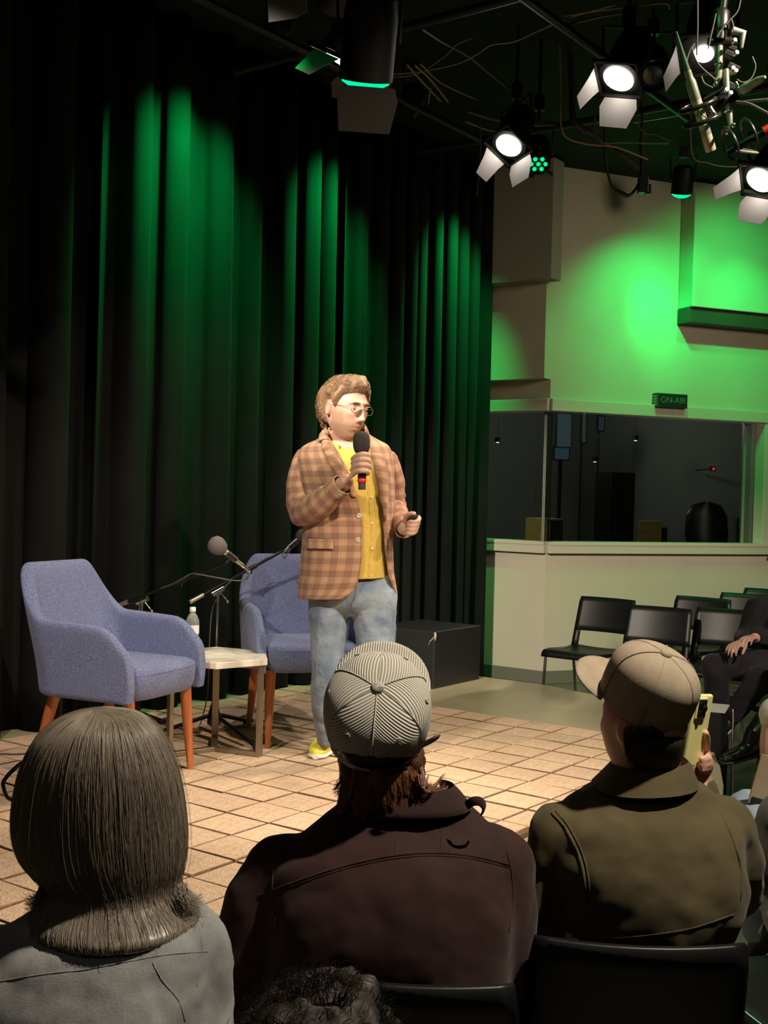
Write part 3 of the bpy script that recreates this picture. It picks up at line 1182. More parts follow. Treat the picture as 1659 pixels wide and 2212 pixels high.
# big one near the top with barn doors
par_can('big black green light with dark barn doors hanging near the top', at(790, 172, 4.3), tuple(at(790, 172, 4.3) + np.array([-.12, .75, -1.5])), 12, 40, 0.10, 0.30, door=[(0, 55), (2, -12)], dome=True)
par_can('green light whose lit barn doors enter at the upper edge', at(716, -12, 4.7), (-1.5, 6.9, 3.1), 40, 30, 0.10, 0.26, door=[(0, 12), (3, 40)], dome=True, dmat=m_door)
par_can('green light with glowing diodes beside the lamp at the curtain end', at(1163, 357, 7.1), (0.75, 5.0, 0.5), 14, 70, 0.075, 0.22)
# green lights washing the right wall
w1 = CO + wr * 1.06 + np.array([0, 0, 3.20])
w2 = CO + wr * 1.95 + np.array([0, 0, 3.05])
p3 = at(1472, 418, 9.35)
par_can('green light hanging before the wall above the hot green pool', p3, tuple(p3 + np.array([.02, .42, -1.0])), 30, 60, 0.085, 0.22, two=[(100, 38, 1.0, tuple(w1)), (70, 120, 1.0, tuple(w1 + np.array([0, 0, -.7])))], dome=True)
par_can('green light at the right edge above the ledge', at(1700, 345, 9.1), tuple(w2), 90, 40, 0.085, 0.22, two=[(80, 120, 1.0, tuple(w2 + np.array([0, 0, -.6])))])
par_can('unlit dark stage light with green rim right of the largest warm lamp', at(1412, 165, 6.6), at(1440, 330, 6.0), 0, 40, 0.10, 0.25, led=False)

# pipes of the grid
def pipe(label, a, b, r=0.024):
    tag(MB().tube([a, b], r, 10).obj('grid_pipe', m_pipe, smooth=60), label, 'pipe', 'pipes of the lighting grid')


ZG = 4.02
n_ = 0
for i, lab in ((-4.6, 'black pipe of the grid closest to the curtain'), (1.5, 'black grid pipe over the middle of the stage'), (8.0, 'black grid pipe over the front of the stage')):
    a, b = grid(i, -14, ZG), grid(i, 23 if i < 0 else 20, ZG)
    pipe(lab, a, b)
for j, lab in ((1, 'black cross pipe of the grid over the left of the stage'), (10, 'black cross pipe of the grid over the armchairs'), (19, 'black cross pipe of the grid over the black box'), ):
    pipe(lab, grid(-7.5, j, ZG + 0.05), grid(22, j, ZG + 0.05))

# cables tied along the grid
m_tan = pbr('tan_cable', (0.30, 0.22, 0.13), 0.6)
cab_lab = ['long tan cable sagging from the big dark green light towards the upper right', 'short tan cable rising from the big dark green light', 'first tan cable of the slanting bundle right of the big dark light',
           'second tan cable of the slanting bundle right of the big dark light', 'longest tan cable of the slanting bundle right of the big dark light', 'short tan tie hanging below the slanting cable bundle',
           'grey flex running down the pipe at the top middle', 'thick grey flex above the lamp at the curtain end', 'tan cable passing behind the lamp at the curtain end', 'tan cable along the upper edge left of the largest warm lamp',
           'short grey cable beneath the upper edge left of the largest warm lamp', 'grey cable hanging from the bottom of the largest warm lamp', 'shiny thin wire pulled towards the microphone shock mount', 'tan cable slung over the cream wall',
           'grey cable slung above the drooping power cable', 'tan cable above the lamp cut by the right edge', 'thick black cable bundle falling towards the green wall', 'thin grey cord dropping from the upper edge beside the microphone rig',
           'grey cable leaving the microphone rig by the right edge, upper one', 'grey cable leaving the microphone rig by the right edge, lower one', 'thin grey cord hanging before the black curtain by the wall']
CG = 'cables along the lighting grid'
runs = [
    ([(825, 160), (880, 158), (935, 150), (990, 137), (1030, 118), (1062, 97), (1110, 90), (1160, 68), (1240, 35), (1330, 10)], 5.0, m_tan, .004),
    ([(828, 168), (900, 160), (960, 122), (985, 98), (1020, 82)], 5.1, m_tan, .003),
    ([(880, 140), (912, 176), (952, 218)], 5.6, m_tan, .006), ([(896, 140), (930, 172), (968, 220)], 5.6, m_tan, .006),
    ([(908, 138), (955, 180), (1030, 215)], 5.7, m_tan, .005), ([(930, 190), (925, 225)], 5.6, m_tan, .004),
    ([(912, 62), (955, 90), (1010, 120), (1060, 160), (1098, 190)], 5.9, m_bcab, .008),
    ([(1010, 240), (1070, 258), (1150, 270), (1200, 268)], 6.9, m_bcab, .009), ([(1005, 262), (1060, 282), (1120, 285), (1180, 280)], 6.9, m_tan, .006),
    ([(1215, 35), (1300, 22), (1400, 10), (1440, 8), (1447, 20)], 4.8, m_tan, .004),
    ([(1200, 60), (1300, 36), (1350, 28)], 4.8, m_bcab, .005),
    ([(1380, 268), (1420, 292), (1450, 305)], 6.2, m_bcab, .004), ([(1370, 265), (1430, 256), (1465, 250)], 5.2, M['chrome'], .0025),
    ([(1215, 285), (1260, 310), (1330, 318), (1400, 345)], 7.2, m_tan, .006), ([(1290, 300), (1350, 308), (1445, 310)], 7.2, m_bcab, .006),
    ([(1495, 330), (1530, 352), (1570, 360), (1630, 358)], 6.8, m_tan, .004),
    ([(1240, 262), (1280, 290), (1330, 325), (1380, 365)], 7.4, M['cable'], .022),
    ([(1507, 0), (1507, 60), (1505, 120)], 3.6, m_bcab, .003),
    ([(1659, 245), (1620, 225), (1590, 220)], 3.1, m_bcab, .004), ([(1659, 215), (1625, 218), (1600, 222)], 3.1, m_bcab, .004),
    ([(1038, 300), (1036, 360), (1030, 425)], 7.6, m_bcab, .0035),
]
for lb, (P, d, mt, r) in zip(cab_lab, runs):
    pts_ = [at(x, y, d + 0.02 * k) for k, (x, y) in enumerate(P)]
    if max(q[1] for q in P) < 300 and d > 4:
        pts_ = [on(x, y, 4.06 + .02 * math.sin(k)) for k, (x, y) in enumerate(P)]
        r *= 1.2
    elif d > 6:
        e0 = Vector(pts_[0])
        pts_ = [(e0.x - .03, e0.y + .02, 4.412), (e0.x - .015, e0.y + .01, (e0.z + 4.4) / 2)] + pts_
    cable('grid_cable', lb, pts_, r, mt, CG, 6 * len(P) + 8)
P = [at(1304, 108, 7.3), at(1305, 220, 7.3), at(1308, 345, 7.3), at(1315, 380, 7.3), at(1325, 405, 7.3), at(1352, 424, 7.3), at(1372, 410, 7.3), at(1382, 388, 7.3), at(1386, 355, 7.3), at(1387, 220, 7.3), at(1387, 112, 7.3)]
cable('power_cable', 'black power cable with inline connector drooping over the green wall', P, 0.009, M['cable'])
o = tag(MB().tube([at(1331, 413, 7.3), at(1340, 418, 7.3), at(1356, 424, 7.3)], [0.015, 0.019, 0.014], 10).obj('connector', M['black_plastic'], smooth=60), 'fat black inline connector of the drooping power cable', 'connector')
o = tag(MB().box(at(1389, 400, 7.28), (0.06, 0.06, 0.10)).box(at(1400, 410, 7.28), (0.035, 0.05, 0.06)).tube([at(1388, 396, 7.3), at(1384, 300, 7.3)], .012, 8).obj('hanging_clamp', M['black_plastic'], bevel=0.005), 'small black clamp hanging against the green wall', 'clamp')

# ---------------- rig of microphones hanging at the upper right
dm = 3.05
m_ms = pbr('dull_steel', (0.40, 0.41, 0.35), 0.35, 0.45)
m_gold = pbr('pale_gold', (0.72, 0.60, 0.42), 0.4, 0.3)
rg = thing('microphone_rig', 'black rig of clamps and tubes hanging from the ceiling at the upper right', 'microphone rig', at(1566, 100, dm))
MB().tube([at(1570, -330, dm), at(1562, 0, dm), at(1556, 42, dm)], 0.014, 12).obj('drop_tube', M['black_metal'], rg, smooth=60)
MB().lathe([(0.02, -.03), (0.026, -.025), (0.026, .02), (.018, .03)], at(1556, 46, dm), n=14).obj('collar', M['black_plastic'], rg, smooth=40)
MB().tube([at(1556, 50, dm), at(1553, 88, dm)], 0.020, 12).tube([at(1530, 90, dm), at(1580, 88, dm)], 0.012, 8).obj('upper_joint', M['black_plastic'], rg, smooth=50)
MB().tube([at(1554, 100, dm), at(1553, 150, dm), at(1553, 165, dm), at(1549, 172, dm), at(1545, 185, dm)], [0.0095, 0.0095, 0.0085, .008, .005], 12).obj('steel_tube', m_ms, rg, smooth=60)
MB().lathe([(0.010, -.002), (.0125, -.001), (.0125, .002), (.010, .003)], at(1554, 138, dm), n=16).obj('ring', M['chrome'], rg, smooth=40)
MB().ball(at(1545, 181, dm - .015), 0.007, 12, 8).obj('joint_knob', M['chrome'], rg, smooth=180)
MB().tube([at(1580, 66, dm), at(1605, 72, dm), at(1602, 104, dm)], [0.012, 0.011, 0.004], 10).obj('handle', m_ms, rg, smooth=60)
mb = MB()
for (x, y), s in (((1585, 90), .016), ((1580, 105), .014), ((1575, 118), .016), ((1583, 148), .018), ((1572, 160), .014), ((1570, 205), .02), ((1578, 188), .018)):
    mb.box(at(x, y, dm + .01), (s * 1.8, s * 1.3, s), Matrix.Rotation(0.4 * s * 60, 3, 'Y'))
mb.obj('clamp_block', M['black_plastic'], rg, bevel=0.003)
for (x, y) in ((1586, 88), (1590, 115), (1582, 148), (1568, 195), (1577, 202), (1588, 154)):
    MB().lathe([(.006, -.006), (.007, 0), (.005, .006)], at(x, y, dm - .03), (0.3, -1, 0.2), 10).obj('screw', M['chrome'], rg, smooth=40)
MB().tube([at(1568, 150, dm), at(1570, 200, dm), at(1576, 250, dm), at(1578, 270, dm), at(1568, 290, dm)], [.008, .008, .008, .006, .004], 10).obj('steel_tube', m_ms, rg, smooth=60)
MB().lathe([(0.010, -.002), (.0125, -.001), (.0125, .002), (.010, .003)], at(1574, 241, dm), n=16).obj('ring', M['chrome'], rg, smooth=40)
MB().ball(at(1584, 270, dm - .01), 0.007, 12, 8).obj('joint_knob', M['chrome'], rg, smooth=180)
MB().tube([at(1498, 250, dm), at(1545, 225, dm), at(1590, 203, dm), at(1602, 192, dm)], [0.012, 0.015, 0.015, 0.012], 12).obj('cross_bar', M['black_metal'], rg, smooth=60)
MB().tube([at(1520, 215, dm), at(1565, 188, dm)], [0.005, 0.005], 8).obj('cross_strut', M['black_metal'], rg, smooth=60)
mb = MB()
for (x0, y0), (x1, y1) in (((1527, 222), (1542, 246)), ((1588, 178), (1600, 204)), ((1542, 244), (1548, 258))):
    mb.tube([at(x0, y0, dm - .02), at(x1, y1, dm - .02)], 0.0055, 6)
mb.obj('clamp_arm', m_ms, rg, smooth=30)


def ring_mount(name, c, axis, r, tube_r, mat, parent):
    q = Vector((0, 0, 1)).rotation_difference(Vector(axis).normalized()).to_matrix()
    P = [Vector(c) + q @ Vector((r * math.cos(2 * PI * k / 28), r * math.sin(2 * PI * k / 28), 0)) for k in range(29)]
    return MB().tube(P, tube_r, 8, cap=False, flat=1.8).obj(name, mat, parent, smooth=60)


mt_, mh_ = Vector(at(1485, 152, dm - .05)), Vector(at(1536, 326, dm + .02))
ax = (mh_ - mt_).normalized()
mc = mt_.lerp(mh_, .52)
ring_mount('shock_ring', mc - ax * .02, ax, 0.048, 0.0034, M['black_plastic'], rg)
ring_mount('shock_ring', mc + ax * .02, ax, 0.048, 0.0034, M['black_plastic'], rg)
mb = MB()
for k in range(12):
    a0, a1 = k * PI / 6, k * PI / 6 + 0.5
    q = Vector((0, 0, 1)).rotation_difference(ax).to_matrix()
    mb.tube([mc - ax * .02 + q @ Vector((.047 * math.cos(a0), .047 * math.sin(a0), 0)), mc + q @ Vector((.016 * math.cos(a1), .016 * math.sin(a1), 0)), mc + ax * .02 + q @ Vector((.047 * math.cos(a0 + .25), .047 * math.sin(a0 + .25), 0))], .0015, 5)
mb.obj('elastic_band', M['cable'], rg)
mk = thing('microphone', 'long silver and gold microphone pointing down in a shock mount at the upper right', 'microphone', mt_)
Lm = (mh_ - mt_).length
MB().lathe([(.003, -.10), (.005, -.05), (.008, 0)], mt_, ax, 12).obj('cable_boot', pbr('green_boot', (.05, .12, .07), .5), mk, smooth=60)
MB().lathe([(.0085, 0), (.0095, .01), (.0095, .02), (.013, .03), (.0135, Lm * .36)], mt_, ax, 20).obj('connector', m_ms, mk, smooth=40)
MB().lathe([(.0130, Lm * .36), (.0135, Lm * .42), (.0135, Lm * .72)], mt_, ax, 20).obj('body', m_gold, mk, smooth=40)
MB().lathe([(.0140, Lm * .72), (.0140, Lm * .80)], mt_, ax, 20).obj('band', m_ms, mk, smooth=40)
MB().lathe([(.0140, Lm * .80), (.0142, Lm * .985), (.0130, Lm), (.003, Lm)], mt_, ax, 20).obj('capsule', m_gold, mk, smooth=40)
a_, b_ = Vector(at(1604, 194, dm - .02)), Vector(at(1653, 166, dm - .08))
mk = thing('microphone', 'short dark microphone pointing up to the right on the hanging rig', 'microphone', a_)
MB().tube([a_, a_.lerp(b_, .25), a_.lerp(b_, .3), a_.lerp(b_, .7), a_.lerp(b_, .9), b_], [.013, .013, .011, .011, .007, .004], 16).obj('body', m_ms, mk, smooth=40)
c2 = Vector(at(1598, 300, dm))
ring_mount('shock_ring', at(1578, 312, dm), Vector(at(1640, 285, dm)) - Vector(at(1570, 315, dm)), 0.045, .003, M['black_plastic'], rg)
ring_mount('shock_ring', at(1618, 292, dm), Vector(at(1640, 285, dm)) - Vector(at(1570, 315, dm)), 0.045, .003, M['black_plastic'], rg)
MB().lathe([(.03, -.004), (.036, 0), (.03, .004)], at(1610, 326, dm), (0.1, -.4, 1), 20).obj('lower_disc', m_ms, rg, smooth=50)
a_, b_ = Vector(at(1570, 330, dm)), Vector(at(1692, 262, dm - .05))
mk = thing('microphone', 'dark microphone with a red band cut by the right frame edge', 'microphone', a_)
MB().tube([a_, b_], .0105, 16).obj('body', M['black_metal'], mk, smooth=40)
MB().tube([a_.lerp(b_, .66), a_.lerp(b_, .84)], .0135, 16).obj('red_band', pbr('red_plastic', (.5, .02, .015), .4), mk, smooth=40)
for lb, P in zip(('thin cable arching over the long silver microphone to the rig', 'thin cable curving down beside the drop tube of the rig', 'thin cable hanging left of the drop tube', 'short cable loop beside the collar of the drop tube', 'thin cable circling right of the rig above the short dark microphone', 'short thin cable under the steel tube of the rig'), ([(1485, 152), (1483, 135), (1490, 110), (1500, 95), (1496, 108), (1510, 140), (1545, 172)], [(1600, 0), (1593, 25), (1575, 45), (1560, 62), (1549, 80)],
          [(1546, 30), (1541, 55), (1534, 85), (1530, 105)], [(1580, 42), (1584, 58), (1580, 70)], [(1625, 122), (1632, 145), (1622, 170), (1605, 178), (1592, 172)], [(1515, 165), (1522, 180), (1540, 190)])):
    cable('rig_cable', lb, [at(x, y, dm - .03) for x, y in P], .0022, m_bcab, 'cables on the microphone rig')
# ================================================================ window-side of the hall
# ON-AIR sign on the casing
sg_s = 1.02
sc = croom(0, 0, 0)


def onwall(px, py, t=0.0):
    """point on the right wall (t metres in front of it) at a pixel of the photograph"""
    v = ray(px, py)
    n = nr
    k = ((CO - CAM) @ n + t) / (v @ n)
    return CAM + v * k


a = onwall(1418, 866, 0.06)
b = onwall(1482, 866, 0.06)
cs = (a + b) / 2
wid = np.linalg.norm(b - a)
sg = thing('on_air_sign', 'dark ON-AIR sign box on the green wall over the window', 'sign', cs)
m_sign = pbr('sign_box', (0.03, 0.045, 0.03), 0.5)
MB().box(cs + nr * -0.02, (wid, 0.085, 0.125), mroom).obj('sign_box', m_sign, sg, bevel=0.004)
MB().box(cs + nr * 0.024, (wid - 0.02, 0.004, 0.105), mroom).obj('sign_face', pbr('sign_face', (0.015, 0.03, 0.02), 0.3), sg)
mb = MB()
for k in range(4):
    mb.box(cs - wr * (wid / 2 + 0.001) + nr * (-0.02) + np.array([0, 0, -0.036 + 0.024 * k]), (0.004, 0.05, 0.012), mroom)
mb.obj('side_vent', pbr('vent_light', (.5, .55, .45), .5), sg)
tc = bpy.data.curves.new('sign_lettering', 'FONT')
tc.body = 'ON-AIR'
tc.size = 0.078
tc.extrude = 0.002
tc.align_x = 'CENTER'
tc.align_y = 'CENTER'
to = bpy.data.objects.new('sign_lettering', tc)
COL.objects.link(to)
tc.materials.append(pbr('sign_letters', (0.10, 0.17, 0.11), 0.5))
dg_ = bpy.context.evaluated_depsgraph_get()
dg_.update()
me_ = bpy.data.meshes.new_from_object(to.evaluated_get(dg_), depsgraph=dg_)
bpy.data.objects.remove(to)
to = bpy.data.objects.new('sign_lettering', me_)
COL.objects.link(to)
stuff(to)
to.parent = sg
to.location = Vector(nr * 0.029)
to.rotation_euler = (R(90), 0, R(22))

# things in the control room
m_wood = pbr('honey_wood', (0.42, 0.29, 0.09), 0.5, vary=0.15, vscale=12, stretch=(1, 1, 5))
m_desk = pbr('desk', (0.03, 0.03, 0.03), 0.5)


def cbox(name, label, cat, s, t, z0, size, mat, rot=22, extra=None, bev=0.006):
    p = croom(s, t, z0)
    th = thing(name, label, cat, p)
    MB().box((p[0], p[1], z0 + size[2] / 2), size, Matrix.Rotation(R(rot), 3, 'Z')).obj('cabinet' if extra else 'body', mat, th, bevel=bev)
    if extra:
        extra(th, p)
    return th


dz = 1.10
dk = thing('control_desk', 'dark control room desk behind the glass', 'desk', croom(0.7, .55, 0))
MB().box(croom(1.2, .58, dz - .03), (2.4, .76, .05), mroom).obj('worktop', m_desk, dk, bevel=0.01)
for s in (.1, 2.3):
    MB().box(croom(s, .55, dz / 2 - .03), (.06, .7, dz - .06), mroom).obj('side_panel', m_desk, dk)


def spk(face_dir, w, h):
    def f(th, p):
        q = Matrix.Rotation(R(face_dir), 3, 'Z')
        c = Vector(p) + q @ Vector((0, -0.135, 0))
        MB().box(c + Vector((0, 0, h / 2)), (w - .03, .02, h - .03), q).obj('grille', M['black_plastic'], th)
        for zz, rr in ((h * .35, .06), (h * .75, .025)):
            MB().lathe([(rr, 0), (rr * .8, .012), (rr * .3, -.004), (.003, .004)], c + q @ Vector((0, -.008, zz)), q @ Vector((0, -1, 0)), 18).obj('driver', M['rubber'], th, smooth=50)
    return f


cbox('studio_speaker', 'honey wood studio speaker at the window corner showing its black front', 'speaker', 0.20, 0.40, dz, (0.21, 0.25, 0.31), m_wood, 50, spk(50, .21, .31))
cbox('studio_speaker', 'honey wood studio speaker with its dark side, mid window', 'speaker', 1.34, 0.42, dz, (0.20, 0.25, 0.30), m_wood, -10, spk(62, .18, .26))
# equipment rack with upright bars
_q = at(1327, 1095, 11.6)
rk = thing('equipment_rack', 'tall black equipment rack with upright bars behind the glass', 'rack', (_q[0], _q[1], 0))
MB().box((_q[0], _q[1], 0.93), (0.27, 0.30, 1.86), mroom).obj('rack_body', M['black_paint'], rk)
for k in range(5):
    p = np.array([_q[0], _q[1], 0.93]) + wr * (0.055 * k - .11) + nr * .16
    MB().box(p, (0.012, 0.012, 1.80), mroom).obj('upright', m_pipe, rk)


# monitors glowing pale blue
def screen(label, px, py, w, h, col, st, d=12.6):
    p = at(px, py, d)
    th = thing('monitor', label, 'monitor', p)
    MB().box(p, (w + .03, .03, h + .03), mroom).obj('bezel', M['black_plastic'], th)
    MB().box(np.array(p) + nr * .018, (w, .004, h), mroom).obj('screen', emis('screen_glow', col, st), th)
    MB().tube([Vector(p) - Vector((0, 0, h / 2)) - Vector(nr) * .03, (p[0] - nr[0] * .03, p[1] - nr[1] * .03, 0.02)], 0.012, 8).obj('stand', M['black_metal'], th)


screen('tall bluish screen at the upper left of the control room', 1217, 930, .17, .36, (.45, .65, .75), .10)
screen('lower bluish screen beneath the tall screen in the control room', 1212, 980, .17, .12, (.3, .6, .75), .10, 12.5)
screen('narrow pale screen beside the tall bluish screen', 1260, 922, .045, .34, (.5, .68, .65), .08, 12.65)
screen('small bluish screen right of the narrow pale one', 1297, 915, .07, .15, (.4, .55, .7), .07, 12.7)
pc = at(1528, 1090, 11.7) * np.array([1, 1, 0])
oc = thing('office_chair', 'black office chair with glossy back seen through the window', 'chair', pc)
rs = []
for z, w in ((1.05, .10), (1.10, .19), (1.25, .22), (1.45, .21), (1.56, .15), (1.59, .05)):
    rs.append([(pc[0] + w * math.cos(a), pc[1] + .05 * math.sin(a) + (z - 1.3) * .12, z) for a in np.linspace(0, 2 * PI, 17)[:-1]])
MB().rings(rs).obj('backrest', M['black_plastic'], oc, smooth=60)
MB().tube([(pc[0], pc[1] - .2, .55), (pc[0], pc[1] - .05, 1.1)], .025, 8).obj('back_post', M['black_metal'], oc, smooth=60)
MB().box((pc[0], pc[1] - .25, .55), (.48, .46, .08)).obj('seat', M['black_plastic'], oc, bevel=.03)
MB().tube([(pc[0], pc[1] - .25, .5), (pc[0], pc[1] - .25, .06)], .03, 10).obj('column', M['black_metal'], oc, smooth=60)
for k in range(5):
    a = k * 2 * PI / 5
    MB().tube([(pc[0], pc[1] - .25, .09), (pc[0] + .28 * math.cos(a), pc[1] - .25 + .28 * math.sin(a), .05)], .02, 8).obj('base_leg', M['black_metal'], oc, smooth=60)
# downlights and red standby lamp
m_dl = emis('downlight', (1, .95, .85), 9.0)
for k, (px, py) in enumerate(((1075, 955), (1373, 951), (1285, 997))):
    p = at(px, py, 12.2)
    th = thing('ceiling_downlight', ['tiny downlight left of the window corner', 'tiny downlight at the middle of the window', 'tiny downlight below the bluish screens'][k], 'lamp', p)
    MB().lathe([(.03, .0), (.03, .05)], p, n=10).tube([Vector(p) + Vector((0, 0, .05)), (p[0], p[1], 2.96)], .0025, 6).obj('housing', M['black_metal'], th)
    MB().lathe([(.018, -.004), (.003, -.006)], p, n=10).obj('bulb', m_dl, th)
p = at(1540, 1013, 11.6)
th = thing('standby_lamp', 'small red standby lamp in the control room', 'lamp', p)
MB().box(p, (.05, .05, .05)).tube([Vector(p), Vector(p) + Vector((0, .6, 0))], .008, 6).obj('housing', M['black_plastic'], th)
MB().box(np.array(p) - np.array([0, .028, 0]), (.025, .006, .025)).obj('lens', emis('red_glow', (1, .05, .05), 1.2), th)
cl = bpy.data.lights.new('control_room_light', 'POINT')
cl.energy = 34
cl.color = (1, .9, .75)
cl.shadow_soft_size = .2
co = bpy.data.objects.new('control_room_light', cl)
COL.objects.link(co)
co.location = croom(1.0, 1.8, 2.75)

# ---- black stacking chairs by the window wall
m_seatp = pbr('black_shell', (0.005, 0.005, 0.005), 0.42, spec=0.36, bump=0.02, bscale=200)


def stack_chair(name, label):
    t = thing(name, label, 'chair', (0, 0, 0), 0.001)
    hw = 0.25
    # backrest: curved shell with an opening at the bottom
    def bp(u, z):     # u -1..1
        lean = 0.10 * (z - 0.46) / 0.36
        return Vector((u * hw * (1.0 - 0.05 * (z - .46) / .36), 0.20 + lean - 0.035 * (1 - u * u) * 0 + 0.035 * (u * u) * -1 + .035, z))
    us = np.linspace(-1, 1, 15)
    rows = []
    for z in np.linspace(0.565, 0.825, 7):
        c = 0.0
        rows.append([bp(u * (1 if z < .80 else .97), z) for u in us])
    mb = MB().rings([[tuple(p) for p in r] for r in rows], False, False)
    mb.obj('backrest', m_seatp, t, smooth=60, solid=0.012, local=True)
    for s in (-1, 1):
        mb = MB()
        rr = []
        for z in np.linspace(0.44, 0.60, 4):
            rr.append([tuple(bp(s * q, z)) for q in (0.80, 0.9, 1.0)])
        mb.rings(rr, False, False)
        mb.obj('back_support', m_seatp, t, smooth=60, solid=0.012, local=True)
    # seat: waterfall front
    rows = []
    for u in np.linspace(-1, 1, 9):
        row = []
        for y, z in ((-.27, .405), (-.262, .432), (-.235, .452), (-.15, .458), (0, .448), (.12, .446), (.20, .452), (.225, .46)):
            row.append((u * hw, y, z - .012 * (1 - u * u) * (1 if y > -.2 else 0)))
        rows.append(row)
    MB().rings(rows, False, False).obj('seat', m_seatp, t, smooth=60, solid=0.016, local=True)
    for s in (-1, 1):
        f = [(s * .225, -.24, .435), (s * .232, -.245, .25), (s * .238, -.25, 0.002)]
        MB().tube(f, .011, 10).obj('leg', M['chrome'], t, smooth=60, local=True)
        f = [(s * .225, .17, .44), (s * .232, .22, .25), (s * .238, .27, 0.002)]
        MB().tube(f, .011, 10).obj('leg', M['chrome'], t, smooth=60, local=True)
        MB().tube([(s * .225, -.24, .435), (s * .225, .17, .44)], .011, 8).obj('side_rail', M['chrome'], t, smooth=60, local=True)
    return t


def chair_spot(px, d, y):
    p = at(px, y, d)
    return (p[0], p[1], 0.0)


CHG = 'black stacking chairs by the wall'
sc0 = stack_chair('stacking_chair', 'black stacking chair closest to the wall corner, its seat fully visible')
sc0['group'] = CHG
sc0.location = chair_spot(1272, 8.75, 1350)
sc0.rotation_euler = (0, 0, R(-38))
for px, d, rz, lab in ((1392, 8.1, -34, 'black stacking chair behind the khaki cap, second from the wall corner'),
                       (1552, 8.05, -30, 'black stacking chair beside the black-clad seated person, third from the wall corner'),
                       (1482, 9.05, -40, 'rear black stacking chair seen between the second and third front chairs'),
                       (1588, 9.5, -36, 'rear black stacking chair above the third front chair'),
                       (1632, 10.1, -40, 'rearmost black stacking chair lit green beside the black-clad shoulder')):
    dup(sc0, chair_spot(px, d, 1350), R(rz), lab)
# ================================================================ people: helpers
def skin_mat(name, base, rough=0.5):
    m = bpy.data.materials.new(name)
    m.use_nodes = True
    nt = m.node_tree
    b = nt.nodes['Principled BSDF']
    at_ = nt.nodes.new('ShaderNodeVertexColor')
    at_.layer_name = 'tone'
    n = noise(nt, None, 60, 3)
    tc = nt.nodes.new('ShaderNodeTexCoord')
    nt.links.new(tc.outputs['Object'], n.node.inputs['Vector'])
    f = mth(nt, 'ADD', mth(nt, 'MULTIPLY', n, 0.22), 0.89)
    sc_ = nt.nodes.new('ShaderNodeVectorMath')
    sc_.operation = 'SCALE'
    nt.links.new(at_.outputs[0], sc_.inputs[0])
    nt.links.new(f, sc_.inputs['Scale'])
    nt.links.new(sc_.outputs[0], b.inputs['Base Color'])
    b.inputs['Roughness'].default_value = rough
    b.inputs['Subsurface Weight'].default_value = 0.08
    b.inputs['Subsurface Radius'].default_value = (0.012, 0.005, 0.003)
    return m


M['skin'] = skin_mat('skin', (0.62, 0.36, 0.26))
SKIN = np.array([0.53, 0.315, 0.235])


def gs(x, z, x0, z0, sx, sz):
    return np.exp(-((x - x0) / sx) ** 2 - ((z - z0) / sz) ** 2)


